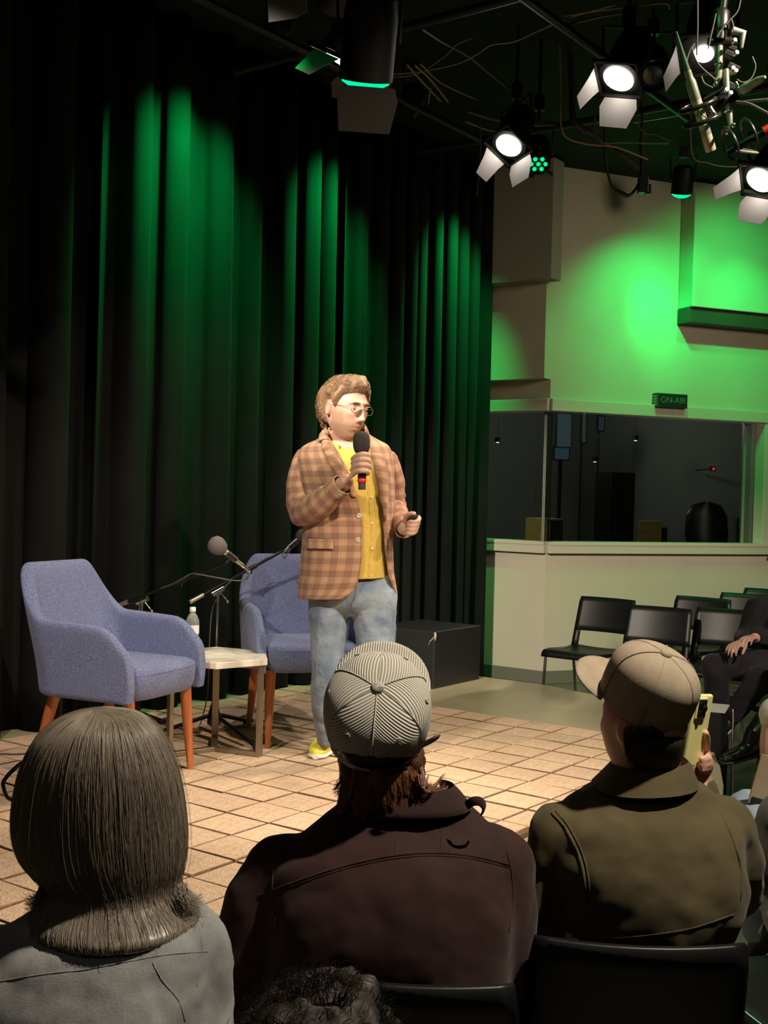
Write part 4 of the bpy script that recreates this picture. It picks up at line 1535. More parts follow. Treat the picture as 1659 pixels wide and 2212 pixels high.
def head_local(nu=72, nv=56, ears=True):
    """head about its ear line: face towards -Y, up +Z, about 0.235 tall"""
    mb = MB()
    U = np.linspace(0, 2 * PI, nu, endpoint=False)
    Vv = np.linspace(-PI / 2 * 0.985, PI / 2 * 0.985, nv)
    rs = []
    for v in Vv:
        cv, sv = math.cos(v), math.sin(v)
        ring = []
        for u in U:
            su, cu = math.sin(u), math.cos(u)
            if sv >= 0:
                z = 0.112 * sv
                k = cv
            else:
                z = 0.124 * sv
                k = cv ** 0.62
            x = 0.0755 * k * math.copysign(abs(su) ** 0.92, su)
            y = -(0.096 if cu > 0 else 0.104) * k * cu
            t = max(0.0, -z / 0.124)
            x *= 1 - 0.37 * t ** 1.45
            if z > 0.0:
                x *= 1 + 0.04 * math.sin(PI * min(1, z / 0.1))
            if y > 0:
                y *= 1 - 0.62 * t ** 1.1
            else:
                y *= 1 - 0.13 * t ** 2
            # features of the face push along -Y
            if y < 0:
                fw_ = 0.0
                zz = np.clip((0.022 - z) / 0.062, 0, 1)
                fw_ += (0.004 + 0.026 * zz ** 1.2) * math.exp(-(x / (0.0085 + 0.006 * zz)) ** 2) * (1 if z > -0.04 else math.exp(-((z + 0.04) / 0.006) ** 2)) * (math.exp(-((z - 0.022) / 0.016) ** 2) if z > 0.022 else 1)
                fw_ += 0.006 * (gs(x, z, .013, -.036, .006, .008) + gs(x, z, -.013, -.036, .006, .008))
                fw_ += 0.0065 * (gs(x, z, .03, .030, .026, .008) + gs(x, z, -.03, .030, .026, .008))
                fw_ -= 0.010 * (gs(x, z, .032, .012, .016, .010) + gs(x, z, -.032, .012, .016, .010))
                fw_ += 0.004 * (gs(x, z, .032, .010, .012, .006) + gs(x, z, -.032, .010, .012, .006))
                fw_ += 0.005 * (gs(x, z, .044, -.018, .018, .015) + gs(x, z, -.044, -.018, .018, .015))
                fw_ += 0.005 * gs(x, z, 0, -.068, .026, .018)
                fw_ += 0.005 * (gs(x, z, 0, -.0615, .018, .005) + gs(x, z, 0, -.0745, .016, .006)) - 0.005 * gs(x, z, 0, -.068, .021, .0024)
                fw_ -= 0.003 * gs(x, z, 0, -.087, .018, .006)
                fw_ += 0.009 * gs(x, z, 0, -.106, .020, .014)
                y -= fw_
            ring.append((x, y, z))
        rs.append(ring)
    mb.rings(rs, True, True)
    if ears:
        for s in (-1, 1):
            R3 = Matrix.Rotation(s * R(24), 3, 'Z')
            rr = []
            for k, (rad, off) in enumerate(((1.0, .000), (1.05, .006), (0.98, .012), (0.80, .0115), (0.62, .006), (0.3, .005))):
                ring = []
                for j in range(20):
                    a = 2 * PI * j / 20
                    e = 1 + 0.12 * math.cos(a - 0.9)
                    p = Vector((s * off * 1.1, 0.0175 * rad * e * math.cos(a), 0.0285 * rad * (1 + .05 * math.sin(a)) * math.sin(a)))
                    p = R3 @ p + Vector((s * 0.0725, 0.012, -0.004))
                    ring.append(tuple(p))
                rr.append(ring)
            mb.rings(rr, True, True)
    return mb


def head_frame(loc, yaw, pitch=0.0, roll=0.0, s=1.0):
    """yaw 0 faces the camera side (-Y); positive yaw turns to the viewer's right; pitch>0 looks up"""
    m = Matrix.Translation(Vector(loc)) @ Matrix.Rotation(yaw, 4, 'Z') @ Matrix.Rotation(-pitch, 4, 'X') @ Matrix.Rotation(roll, 4, 'Y') @ Matrix.Diagonal((s, s, s, 1))
    return m


def put(mb, src, mtx):
    mb.add([mtx @ Vector(v) for v in src.v], src.f, src.uv)
    return mb


def px_ring(d, l, r, y, dd=0.0, dep=0.1, n=40, p=2.4, tilt=0.0, y2=None, a0=0.0, a1=2 * PI, back=1.0):
    """ring around the sight lines: l..r pixel edges at row y, half depth dep; tilt raises the far side"""
    c = at((l + r) / 2, y, d + dd)
    hw = (r - l) / 2 * (d + dd) / FPX
    slope = 0.0 if y2 is None else (y2 - y) / max(1e-6, (r - l))
    out = []
    for k in range(n):
        a = a0 + (a1 - a0) * k / (n if abs(a1 - a0 - 2 * PI) < 1e-6 else n - 1)
        ca, sa = math.cos(a), math.sin(a)
        x = math.copysign(abs(ca) ** (2 / p), ca)
        q = math.copysign(abs(sa) ** (2 / p), sa)
        pos = c + RT * (hw * x) + np.array([0, 1, 0]) * dep * q * (back if q > 0 else 1) + np.array([0, 0, 1]) * (tilt * q - slope * hw * x)
        out.append(tuple(pos))
    return out


def smooth_rings(rs, n):
    A = np.array(rs)
    m = len(A)
    out = np.zeros((n,) + A.shape[1:])
    for k in range(A.shape[1]):
        out[:, k] = spline(A[:, k], n)
    return [[tuple(p) for p in r] for r in out]


def paint(o, frames, base=SKIN, beard=None, lips=True):
    """vertex tones of skin: lips, cheeks, stubble, by position on the head itself"""
    me = o.data
    V = np.zeros(len(me.vertices) * 3)
    me.vertices.foreach_get('co', V)
    V = V.reshape(-1, 3) + np.array(ORG[o.name])
    C_ = np.tile(base, (len(V), 1))
    for fr in frames:
        inv = np.array(fr.inverted())
        L_ = V @ inv[:3, :3].T + inv[:3, 3]
        x, y, z = L_.T
        near = (np.abs(x) < .1) & (np.abs(y) < .14) & (z > -.14) & (z < .13)
        front = near & (y < -0.02)
        red = 0.20 * (gs(x, z, .042, -.02, .022, .02) + gs(x, z, -.042, -.02, .022, .02) + 1.2 * gs(x, z, 0, -.036, .014, .012)) * front
        red += 0.25 * (near & (np.abs(x) > .072))
        C_ = C_ * (1 - red[:, None] * np.array([0.05, 0.55, 0.55]))
        if lips:
            lp = (gs(x, z, 0, -.068, .021, .0075) * front)[:, None]
            C_ = C_ * (1 - lp) + np.array([0.42, 0.13, 0.11]) * lp
            ln = (gs(x, z, 0, -.068, .022, .002) * front)[:, None] * 0.8
            C_ = C_ * (1 - ln) + np.array([0.12, 0.03, 0.03]) * ln
            ns = ((gs(x, z, .008, -.044, .004, .003) + gs(x, z, -.008, -.044, .004, .003)) * front)[:, None] * .8
            C_ = C_ * (1 - np.clip(ns, 0, 1)) + np.array([0.10, 0.03, 0.02]) * np.clip(ns, 0, 1)
        if beard is not None:
            col, amt = beard
            jaw = np.clip((-z - 0.045) / 0.02, 0, 1) * np.clip((-y + 0.035) / 0.03, 0, 1) * near * (z > -.128)
            mus = gs(x, z, 0, -.0545, .028, .006) * front
            notlip = 1 - np.clip(1.4 * gs(x, z, 0, -.069, .019, .007), 0, 1)
            side = np.clip((-z + 0.0) / 0.02, 0, 1) * (np.abs(x) > .052) * (y > -.055) * (y < .0) * near * 0.7
            goat = np.clip((-z - .05) / .008, 0, 1) * (np.abs(x) < .027) * (y < -.05) * near * 1.15
            bb = np.clip(np.maximum(np.maximum(np.maximum(jaw, 1.2 * mus), side), goat) * notlip * amt, 0, .92)[:, None]
            C_ = C_ * (1 - bb) + np.array(col) * bb
    at_ = me.color_attributes.new('tone', 'FLOAT_COLOR', 'POINT')
    at_.data.foreach_set('color', np.concatenate([C_, np.ones((len(C_), 1))], 1).ravel())


def hand(mb, W_, f, n, s=1.0, side=1, curl=(0.5, 0.6, 0.7), spread=0.06, thumb=0.6, curls=None):
    """five-fingered hand from wrist W_, fingers along f, palm facing n; side=+1 puts the thumb at f x n"""
    W_ = Vector(W_)
    f = Vector(f).normalized()
    n = (Vector(n) - f * Vector(n).dot(f)).normalized()
    x = f.cross(n) * side

    def ring(c, a, b, k=14):
        return [tuple(c + x * (a * math.cos(2 * PI * i / k)) + n * (b * math.sin(2 * PI * i / k))) for i in range(k)]
    mb.rings([ring(W_ - f * .03 * s, .027 * s, .021 * s), ring(W_ + f * .005 * s, .027 * s, .019 * s), ring(W_ + f * .035 * s, .036 * s, .017 * s), ring(W_ + f * .07 * s, .041 * s, .0145 * s),
              ring(W_ + f * .092 * s, .040 * s, .011 * s)])
    for i, (o_, ln, r_) in enumerate(((.031, .072, .0088), (.0105, .082, .0092), (-.0105, .076, .0088), (-.030, .060, .0078))):
        c = W_ + f * (.086 - .004 * abs(i - 1)) * s + x * o_ * s
        cu = curls[i] if curls else curl
        d = (f + x * spread * (1.2 - i * .8)).normalized()
        P = [c]
        ang = 0
        for q, seg in enumerate((.45, .31, .24)):
            ang += cu[q]
            dd_ = d * math.cos(ang) + n * math.sin(ang)
            P.append(P[-1] + dd_ * ln * seg * s)
        pts = spline(P, 9)
        mb.tube([c - f * .02 * s] + list(pts), [r_ * s] + list(np.linspace(r_, r_ * .78, 9) * s), 9).ball(P[-1], r_ * .78 * s, 9, 6)
    c = W_ + f * .022 * s + x * .026 * s
    d1_ = (x * .75 + f * .75 + n * .25).normalized()
    d2_ = (x * (.75 - thumb) + f * 1.0 + n * (.3 + thumb * .5)).normalized()
    P = [c - x * .012 * s, c + d1_ * .036 * s, c + d1_ * .036 * s + d2_ * .032 * s, c + d1_ * .036 * s + d2_ * .058 * s]
    mb.tube(spline(P, 9), list(np.linspace(.0125, .0088, 9) * s), 9).ball(P[-1], .0088 * s, 9, 6)


def strands(name, parent, curves, radius, mat, taper=0.4):
    """hair as render curves; curves: array (N, n, 3) in world space"""
    A = np.array(curves, float)
    N, n = A.shape[:2]
    off = np.array(ORG.get(parent.name, (0, 0, 0)))
    hc = bpy.data.hair_curves.new(name)
    hc.add_curves([n] * N)
    hc.attributes['position'].data.foreach_set('vector', (A - off).reshape(-1))
    ra = hc.attributes.get('radius') or hc.attributes.new('radius', 'FLOAT', 'POINT')
    rr = np.tile(np.linspace(1, taper, n) * radius, N)
    ra.data.foreach_set('value', rr)
    hc.materials.append(mat)
    o = bpy.data.objects.new(name, hc)
    COL.objects.link(o)
    o.parent = parent
    ORG[o.name] = Vector(off)
    return o


def hair_mat(name, c0, c1, rough=0.38, spec=0.5):
    m = bpy.data.materials.new(name)
    m.use_nodes = True
    nt = m.node_tree
    b = nt.nodes['Principled BSDF']
    hi = nt.nodes.new('ShaderNodeHairInfo')
    c = mixc(nt, hi.outputs['Random'], c0, c1)
    nt.links.new(c, b.inputs['Base Color'])
    b.inputs['Roughness'].default_value = rough
    b.inputs['Specular IOR Level'].default_value = spec
    return m


def streak_mat(name, c0, c1, scale=(220, 3, 1), rough=0.45, bump=0.4):
    """hair mass: streaks running along v of the UV map"""
    def fn(nt, uv):
        mp = nt.nodes.new('ShaderNodeMapping')
        mp.inputs['Scale'].default_value = scale
        nt.links.new(uv, mp.inputs[0])
        n = noise(nt, mp.outputs[0], 1.0, 5)
        f = mth(nt, 'MULTIPLY', mth(nt, 'SUBTRACT', n, 0.32), 2.8, True)
        return mixc(nt, f, c0, c1), n, bump, 0.004
    m = fabric_uv(name, fn, rough)
    m.node_tree.nodes['Principled BSDF'].inputs['Specular IOR Level'].default_value = 0.45
    return m


def bvh_of(o):
    dg = bpy.context.evaluated_depsgraph_get()
    dg.update()
    e = o.evaluated_get(dg)
    me = e.to_mesh()
    off = ORG[o.name]
    b = BVHTree.FromPolygons([v.co + off for v in me.vertices], [tuple(p.vertices) for p in me.polygons])
    e.to_mesh_clear()
    return b


def cast(bvh, px, py, lift=0.002):
    """where the sight line of a pixel meets a surface, lifted off it"""
    d = Vector(ray(px, py)).normalized()
    h = bvh.ray_cast(Vector(CAM), d)
    if h[0] is None:
        return None, None
    nn = h[1] if h[1].dot(d) < 0 else -h[1]
    return h[0] + nn * lift, nn


def seam(name, parent, bvh, pts, r, mat, lift=0.0005, n=None, flat=0.6):
    P2 = spline([(x, y, 0) for x, y in pts], n or 10 * len(pts))
    P = [cast(bvh, x, y, lift)[0] for x, y, _ in P2]
    P = [p for p in P if p is not None]
    if len(P) < 3:
        return None
    return MB().tube(P, r, 6).obj(name, mat, parent, smooth=60)


def limb(mb, pts, rad, n=16):
    P = spline(pts, 6 * len(pts))
    rr = np.interp(np.linspace(0, 1, len(P)), np.linspace(0, 1, len(rad)), rad)
    mb.tube([tuple(p) for p in P], list(rr), n)
    mb.ball(P[0], rr[0], n, 10)
    mb.ball(P[-1], rr[-1], n, 10)
    return mb
# ================================================================ the speaker
DS = 5.55
Q = lambda x, y, dd=0.0: at(x, y, DS + dd)
HS = 1.19


def plaid(nt, uv):
    sp = nt.nodes.new('ShaderNodeSeparateXYZ')
    nt.links.new(uv, sp.inputs[0])
    tcn = nt.nodes.new('ShaderNodeTexCoord')

    def bands(c, per, off):
        t = mth(nt, 'FRACT', mth(nt, 'ADD', mth(nt, 'DIVIDE', c, per), off))
        grp = mth(nt, 'LESS_THAN', t, 0.50)
        ln = mth(nt, 'LESS_THAN', mth(nt, 'FRACT', mth(nt, 'MULTIPLY', t, 10.0)), 0.48)
        wide = mth(nt, 'MULTIPLY', mth(nt, 'GREATER_THAN', t, 0.72), mth(nt, 'LESS_THAN', t, 0.78))
        return mth(nt, 'MULTIPLY', grp, ln), wide, grp
    a, aw, ag = bands(sp.outputs[0], 0.055, 0.1)
    b, bw, bg = bands(sp.outputs[1], 0.058, 0.2)
    n = noise(nt, tcn.outputs['Object'], 260, 3)
    n2 = noise(nt, tcn.outputs['Object'], 9, 2)
    base = mixc(nt, n2, (0.40, 0.225, 0.14), (0.49, 0.285, 0.18))
    base = mixc(nt, mth(nt, 'MULTIPLY', mth(nt, 'ADD', aw, bw), 0.35, True), base, (0.60, 0.34, 0.14))
    base = mixc(nt, mth(nt, 'MULTIPLY', mth(nt, 'ADD', ag, bg), 0.16), base, (0.30, 0.15, 0.10))
    col = mixc(nt, mth(nt, 'MULTIPLY', a, 0.55), base, (0.10, 0.045, 0.04))
    col = mixc(nt, mth(nt, 'MULTIPLY', b, 0.62), col, (0.08, 0.04, 0.035))
    return col, n, 0.25, 0.003


m_plaid = fabric_uv('plaid_wool', plaid, 0.9, 0.1)


def yellow(nt, uv):
    tcn = nt.nodes.new('ShaderNodeTexCoord')
    n = noise(nt, tcn.outputs['Object'], 30, 3)
    n2 = noise(nt, tcn.outputs['Object'], 300, 2)
    return mixc(nt, n, (0.52, 0.34, 0.055), (0.68, 0.48, 0.125)), n, 0.5, 0.012


m_yellow = fabric_uv('yellow_cotton', yellow, 0.8)


def denim(nt, uv):
    tcn = nt.nodes.new('ShaderNodeTexCoord')
    n = noise(nt, tcn.outputs['Object'], 7, 3)
    mp = nt.nodes.new('ShaderNodeMapping')
    mp.inputs['Scale'].default_value = (60, 60, 500)
    nt.links.new(tcn.outputs['Object'], mp.inputs[0])
    n2 = noise(nt, mp.outputs[0], 2, 2)
    n3 = noise(nt, tcn.outputs['Object'], 24, 4)
    f = mth(nt, 'MULTIPLY', mth(nt, 'SUBTRACT', n, 0.35), 2.6, True)
    c = mixc(nt, f, (0.095, 0.14, 0.215), (0.33, 0.39, 0.445))
    c = mixc(nt, mth(nt, 'MULTIPLY', n2, 0.3), c, (0.38, 0.43, 0.48))
    return c, n3, 0.8, 0.012


m_denim = fabric_uv('washed_denim', denim, 0.85)
m_stitch = pbr('tan_stitch', (0.15, 0.15, 0.155), 0.8)
m_horn = pbr('horn_button', (0.48, 0.42, 0.30), 0.35, vary=0.3, vscale=200)

sp = thing('person', 'man standing in plaid blazer, yellow shirt and jeans, speaking into a microphone', 'person', on(760, 1640, ZP))
HF = head_frame(Q(747, 884, -0.02), R(43), R(-6), R(2), HS)

# ---- body: one continuous skin
mb = MB()
put(mb, head_local(), HF)
neck0 = HF @ Vector((0, 0.03, -0.075))
neck1 = Vector(Q(752, 962, 0.03))
mb.tube([neck0, neck0.lerp(neck1, .5), neck1, Vector(Q(750, 985, 0.03))], [(.060, .064), (.061, .066), (.073, .075), (.11, .085)], 24)
trs = [px_ring(DS, l + 8, r - 8, y, dd, dep - .02) for l, r, y, dd, dep in
       ((700, 802, 955, .02, .075), (680, 822, 978, .02, .10), (662, 836, 1008, .01, .13), (656, 848, 1050, 0, .155), (660, 846, 1110, 0, .16), (660, 844, 1180, 0, .16), (668, 838, 1240, 0, .125), (672, 846, 1300, 0.02, .12))]
mb.rings(smooth_rings(trs, 26))
hipL, kneeL, ankL = Q(711, 1310, .02), Q(706, 1450, -.06), Q(702, 1600, .06)
hipR, kneeR, ankR = Q(806, 1310, .02), Q(818, 1460, -.04), Q(812, 1615, .00)
for h, k, a_ in ((hipL, kneeL, ankL), (hipR, kneeR, ankR)):
    limb(mb, [h, k, a_], [.085, .068, .06, .05, .04])
shL, elL, wrL = Q(672, 998, .02), Q(655, 1108, -.05), Q(748, 1040, -.29)
shR, elR, wrR = Q(826, 1004, .06), Q(852, 1105, .10), Q(873, 1141, -.10)
for a_, b_, c_ in ((shL, elL, wrL), (shR, elR, wrR)):
    limb(mb, [a_, b_, c_], [.06, .05, .046, .042, .034])
# hand round the microphone: palm behind it, four fingers wrapped over its near side
micT, micB = Vector(Q(781, 956, -.37)), Vector(Q(782, 1056, -.36))
W_ = Vector(Q(748, 1040, -.29))
mb.rings([[tuple(c + Vector(RT) * (ax_[0] * a * math.cos(t)) + Vector(UP) * (ax_[1] * a * math.cos(t)) + Vector(FW) * (b * math.sin(t))) for t in np.linspace(0, 2 * PI, 17)[:-1]]
          for c, a, b, ax_ in ((Vector(Q(738, 1052, -.27)), .036, .034, (.55, .83)), (W_, .040, .032, (.55, .83)), (Vector(Q(757, 1024, -.325)), .050, .027, (.42, .9)),
                               (Vector(Q(766, 1009, -.35)), .053, .025, (.25, .97)), (Vector(Q(773, 1003, -.362)), .050, .020, (.15, .98)))])
for i, (y0, y1, y2, xe, rr) in enumerate(((991, 981, 985, 794, .0125), (1001, 992, 997, 798, .0130), (1011, 1004, 1009, 798, .0125), (1022, 1017, 1021, 796, .0115))):
    P = [Q(762, y0 + 2, -.350), Q(771, (y0 + y1) / 2 - 1, -.378), Q(782, y1, -.398), Q(792, y1 + 1, -.392), Q(xe, y2 + 1, -.368), Q(xe - 5, y2 + 3, -.350)]
    mb.tube(spline(P, 14), list(np.linspace(rr * 1.12, rr * .86, 14)), 10).ball(P[-1], rr * .86, 10, 8)
P = [Q(760, 1020, -.325), Q(770, 1005, -.325), Q(780, 992, -.328), Q(788, 984, -.335)]
mb.tube(spline(P, 9), list(np.linspace(.016, .011, 9)), 10).ball(P[-1], .011, 10, 8)
# hand with the clicker
W2 = Vector(Q(873, 1141, -.10))
mb.rings([[tuple(c + (Vector(UP) * .8 + Vector(RT) * .35) * (a * math.cos(t)) + (Vector(FW) * .9 - Vector(RT) * .3) * (b * math.sin(t))) for t in np.linspace(0, 2 * PI, 17)[:-1]]
          for c, a, b in ((Vector(Q(867, 1146, -.06)), .032, .028), (W2, .036, .028), (Vector(Q(882, 1134, -.15)), .050, .027), (Vector(Q(893, 1129, -.19)), .050, .024), (Vector(Q(899, 1127, -.205)), .042, .018))])
for i in range(4):
    o_ = i * 8.5
    P = [Q(897 - i * 2, 1117 + o_, -.20), Q(905 - i * 2, 1119 + o_, -.232), Q(902 - i * 2.5, 1126 + o_, -.262), Q(892 - i * 3, 1128 + o_, -.262), Q(885 - i * 2, 1126 + o_, -.245)]
    rr = (.0125, .0125, .012, .0108)[i]
    mb.tube(spline(P, 12), list(np.linspace(rr, rr * .82, 12)), 10).ball(P[-1], rr * .82, 10, 8)
P = [Q(876, 1128, -.15), Q(879, 1116, -.19), Q(886, 1111, -.222), Q(894, 1110, -.24)]
mb.tube(spline(P, 9), list(np.linspace(.017, .0115, 9)), 10).ball(P[-1], .0115, 10, 8)
body = mb.obj('body', M['skin'], sp)
bake(body, 0.0036, 3, 0.5)
paint(body, [HF], SKIN, ((0.23, 0.135, 0.08), 0.70))

# ---- eyes, brows, glasses
m_eye = pbr('eye_white', (0.7, 0.66, 0.62), 0.2)
m_iris = pbr('iris', (0.05, 0.03, 0.02), 0.15)
m_brow = pbr('brow_hair', (0.26, 0.15, 0.085), 0.8)
m_lid = pbr('lid_skin', (0.56, 0.325, 0.24), 0.6)
m_wire = pbr('bronze_wire', (0.30, 0.24, 0.16), 0.3, 0.9)
for s in (-1, 1):
    c = HF @ Vector((s * .032, -.0775, .008))
    e = MB().ball(c, .0105 * HS, 16, 12).obj('eye', m_eye, sp, smooth=180)
    MB().ball(HF @ Vector((s * .032 + .002, -.0863, .0020)), (.0042, .0042, .0042), 10, 8).obj('iris', m_iris, e, smooth=180)
    P = [HF @ Vector((s * x, -.0965 + .010 * (x / .05) ** 2, z)) for x, z in ((.013, .027), (.022, .029), (.034, .0295), (.044, .027), (.051, .023))]
    MB().tube(spline(P, 12), [.002, .0034, .0042, .0046, .0046, .0046, .0044, .004, .0036, .003, .0024, .0014], 8).obj('eyebrow', m_brow, sp, smooth=60)
    rows = []
    for q in np.linspace(0, 1, 6):
        el = R(70) - R(90) * q
        rows.append([tuple(HF @ (Vector((s * .032, -.0775, .008)) + Vector((math.sin(w) * math.cos(el), -math.cos(w) * math.cos(el), math.sin(el))) * .0115)) for w in np.linspace(-1.35, 1.35, 14)])
    MB().rings(rows, False, False).obj('eyelid', m_lid, sp, smooth=180)
gl = []
gmesh = MB()
for s in (-1, 1):
    rim = [HF @ Vector((s * ((.033 + .023 * math.copysign(abs(math.cos(a)) ** .8, math.cos(a)))), -.1085 + .010 * (abs(.035 + .026 * math.cos(a)) / .06) ** 2, .002 + .0165 * math.sin(a))) for a in np.linspace(0, 2 * PI, 29)]
    gmesh.tube(rim, .0011, 6, cap=False)
    gmesh.tube([HF @ Vector((s * .056, -.101, .008)), HF @ Vector((s * .070, -.06, .011)), HF @ Vector((s * .0775, -.01, .012)), HF @ Vector((s * .077, .014, .006))], .0011, 6)
gmesh.tube([HF @ Vector((-.010, -.108, .005)), HF @ Vector((0, -.113, .008)), HF @ Vector((.010, -.108, .005))], .0011, 6)
glo = gmesh.obj('glasses', m_wire, sp, smooth=60)
m_lensg = glass_mat()
m_lensg.name = 'spectacle_lens'
m_lensg.node_tree.nodes['Transparent BSDF'].inputs[0].default_value = (.93, .93, .92, 1)
for s in (-1, 1):
    rim = [HF @ Vector((s * (.033 + .0225 * math.cos(a)), -.1085 + .010 * (abs(.033 + .023 * math.cos(a)) / .06) ** 2, .002 + .016 * math.sin(a))) for a in np.linspace(0, 2 * PI, 25)[:-1]]
    MB().add(rim, [tuple(range(24))]).obj('spectacle_lens', m_lensg, glo)

# ---- hair: wavy brown, greying at the temples
m_hb = streak_mat('brown_hair', (0.09, 0.048, 0.025), (0.36, 0.225, 0.125), (120, 10, 1), .5, .9)
m_hs = hair_mat('brown_strand', (0.10, 0.055, 0.028), (0.34, 0.21, 0.115))


def hair_surface(fr, u, v, thick):
    """point over the scalp: u azimuth from the face, v elevation"""
    cv, sv = math.cos(v), math.sin(v)
    z = (0.112 if sv >= 0 else 0.124) * sv
    k = cv if sv >= 0 else cv ** 0.62
    x = 0.0755 * k * math.sin(u)
    y = -(0.096 if math.cos(u) > 0 else 0.104) * k * math.cos(u)
    t = max(0, -z / .124)
    if y > 0:
        y *= 1 - .45 * t
    nrm = Vector((x / .0755, y / .1, z / .112)).normalized()
    return fr @ (Vector((x, y, z)) + nrm * thick), (fr.to_3x3() @ nrm).normalized()


def hairline(u):
    """lowest elevation with hair at azimuth u"""
    a = abs((u + PI) % (2 * PI) - PI)
    return float(np.interp(a, [0, .5, .85, 1.05, 1.25, 1.40, 1.52, 1.9, 2.15, 2.5, PI], [.62, .58, .50, .42, .12, -.18, .22, .20, -.30, -.62, -.72]))


r_ = random.Random(4)
rs = []
for q in np.linspace(0, 1, 22):
    ring = []
    for u in np.linspace(0, 2 * PI, 61)[:-1]:
        lo = hairline(u)
        v = lo + (PI / 2 * .99 - lo) * (q ** 0.85)
        a = abs((u + PI) % (2 * PI) - PI)
        th = (0.012 + 0.022 * math.sin(PI * min(1, q * 1.1 + .05)) ** .7) * (1.0 + .35 * math.exp(-(a / .7) ** 2) * math.exp(-((q - .3) / .3) ** 2))
        if q < .05:
            th = 0.004
        th += 0.007 * math.sin(7 * u + 5 * q) * math.sin(3.3 * u - 9 * q + 1) * (q > .03)
        p, _ = hair_surface(HF, u, v, th)
        ring.append(tuple(p))
    rs.append(ring)
hb = MB().rings(rs, True, True, uv=True).obj('hair', m_hb, sp, smooth=180, subsurf=1)
cur = []
while len(cur) < 6500:
    u = r_.uniform(0, 2 * PI)
    lo = hairline(u)
    q = r_.random() ** .8
    v = lo + (1.45 - lo) * q
    a = abs((u + PI) % (2 * PI) - PI)
    if 1.3 < a < 2.1 and q < .3:
        continue
    back = (1 if math.sin(u) > 0 else -1)
    du = back * r_.uniform(.25, .5) * min(1, 1.2 * abs(math.sin(u)) + .15)
    dv = r_.uniform(-.30, -.05) if a > 1.9 else r_.uniform(-.02, .30)
    cl_ = math.floor(u * 5) + 17 * math.floor(v * 6)
    wav, ph = r_.uniform(.002, .006), cl_ * 2.4 + r_.uniform(-.5, .5)
    th0 = 0.009 + .020 * math.sin(PI * min(1, q * 1.1 + .05)) ** .7
    P = []
    for k in range(7):
        f = k / 6
        vv = min(1.5, max(v + dv * f, hairline(u + du * f) - .06))
        th = th0 + .006 * math.sin(PI * f) + wav * math.sin(ph + 7 * f)
        p, _ = hair_surface(HF, u + du * f, vv, th)
        P.append(p)
    cur.append(P)
strands('hair_strands', sp, cur, 0.00055, m_hs)

# ---- shirt
shirt = [px_ring(DS, l, r, y, dd, dep, p=2.3, tilt=tl) for l, r, y, dd, dep, tl in
         ((709, 787, 948, .015, .082, .050), (700, 806, 960, .012, .100, .048), (678, 828, 980, .008, .125, .036), (660, 842, 1008, .0, .146, .02), (660, 842, 1050, -.005, .155, .005), (663, 838, 1110, -.01, .165, 0), (663, 836, 1180, -.01, .168, 0), (660, 838, 1230, -.005, .168, 0), (662, 840, 1246, -.005, .166, 0))]
so = MB().rings(smooth_rings(shirt, 40), True, False).obj('shirt', m_yellow, sp, smooth=180, solid=0.003)
bake(so, 0, 2, .4, [('shirt_fold', 0.012, 0.05)])
bs = bvh_of(so)
pl = seam('placket', sp, bs, [(787, 1000), (795, 1060), (800, 1120), (800, 1180), (796, 1244)], .0045, m_yellow, .0)
seam('placket', sp, bs, [(797, 1000), (806, 1060), (811, 1120), (811, 1180), (808, 1244)], .002, m_yellow, .0)
for y in (1075, 1130, 1185):
    p, nn = cast(bs, 803, y, .003)
    if p:
        MB().lathe([(.006, 0), (.006, .002), (.002, .003)], p, nn, 10).obj('button', pbr('shirt_button_%d' % y, (.75, .62, .3), .4), sp)
# collar of the shirt
rr = []
for k, (dy, g, dp) in enumerate(((0, 0, 0), (-9, -1.5, .0), (-17, -2, -.002), (-18, 2, .006), (-6, 7, .014), (6, 11, .022))):
    rr.append(px_ring(DS, 710 - g, 788 + g, 950 + dy, .02, .080 + dp, n=34, tilt=.070, a0=-.95, a1=PI + 1.30))
MB().rings(rr, False, False).obj('shirt_collar', m_yellow, sp, smooth=60, solid=.002)

# ---- jeans
jr = lambda rows: smooth_rings([px_ring(DS, l, r, y, dd, dep, n=28, p=2.2) for l, r, y, dd, dep in rows], 30)
mb = MB()
mb.rings(jr(((672, 846, 1240, .0, .135), (666, 852, 1262, .0, .148), (665, 857, 1295, .0, .150), (672, 850, 1318, .0, .12), (690, 830, 1330, .0, .06))))
mb.rings(jr(((667, 757, 1270, .0, .135), (667, 755, 1310, .0, .13), (670, 750, 1360, -.02, .115), (672, 744, 1410, -.05, .10), (674, 738, 1445, -.07, .092), (671, 729, 1490, -.05, .085), (674, 724, 1540, -.01, .078), (682, 721, 1580, .03, .070), (689, 722, 1606, .05, .066))))
mb.rings(jr(((756, 857, 1270, .0, .135), (757, 857, 1310, .0, .13), (764, 856, 1360, -.02, .115), (774, 854, 1410, -.05, .10), (784, 852, 1450, -.06, .092), (788, 848, 1500, -.03, .085), (790, 842, 1550, .0, .078), (790, 836, 1600, .02, .070), (791, 832, 1622, .02, .068))))
jo = mb.obj('jeans', m_denim, sp)
bake(jo, .007, 3, .5, [('denim_fold', .010, .09), ('denim_fold_fine', .004, .03)])
bj = bvh_of(jo)
seam('fly_seam', sp, bj, [(772, 1252), (768, 1280), (760, 1305), (757, 1318)], .002, m_stitch)
seam('inseam', sp, bj, [(770, 1340), (775, 1370), (783, 1410)], .002, m_stitch)
seam('outseam', sp, bj, [(675, 1310), (680, 1370), (684, 1430), (681, 1490), (684, 1550), (696, 1602)], .0018, m_stitch)
seam('pocket_seam', sp, bj, [(682, 1292), (700, 1300), (712, 1296)], .002, m_stitch)

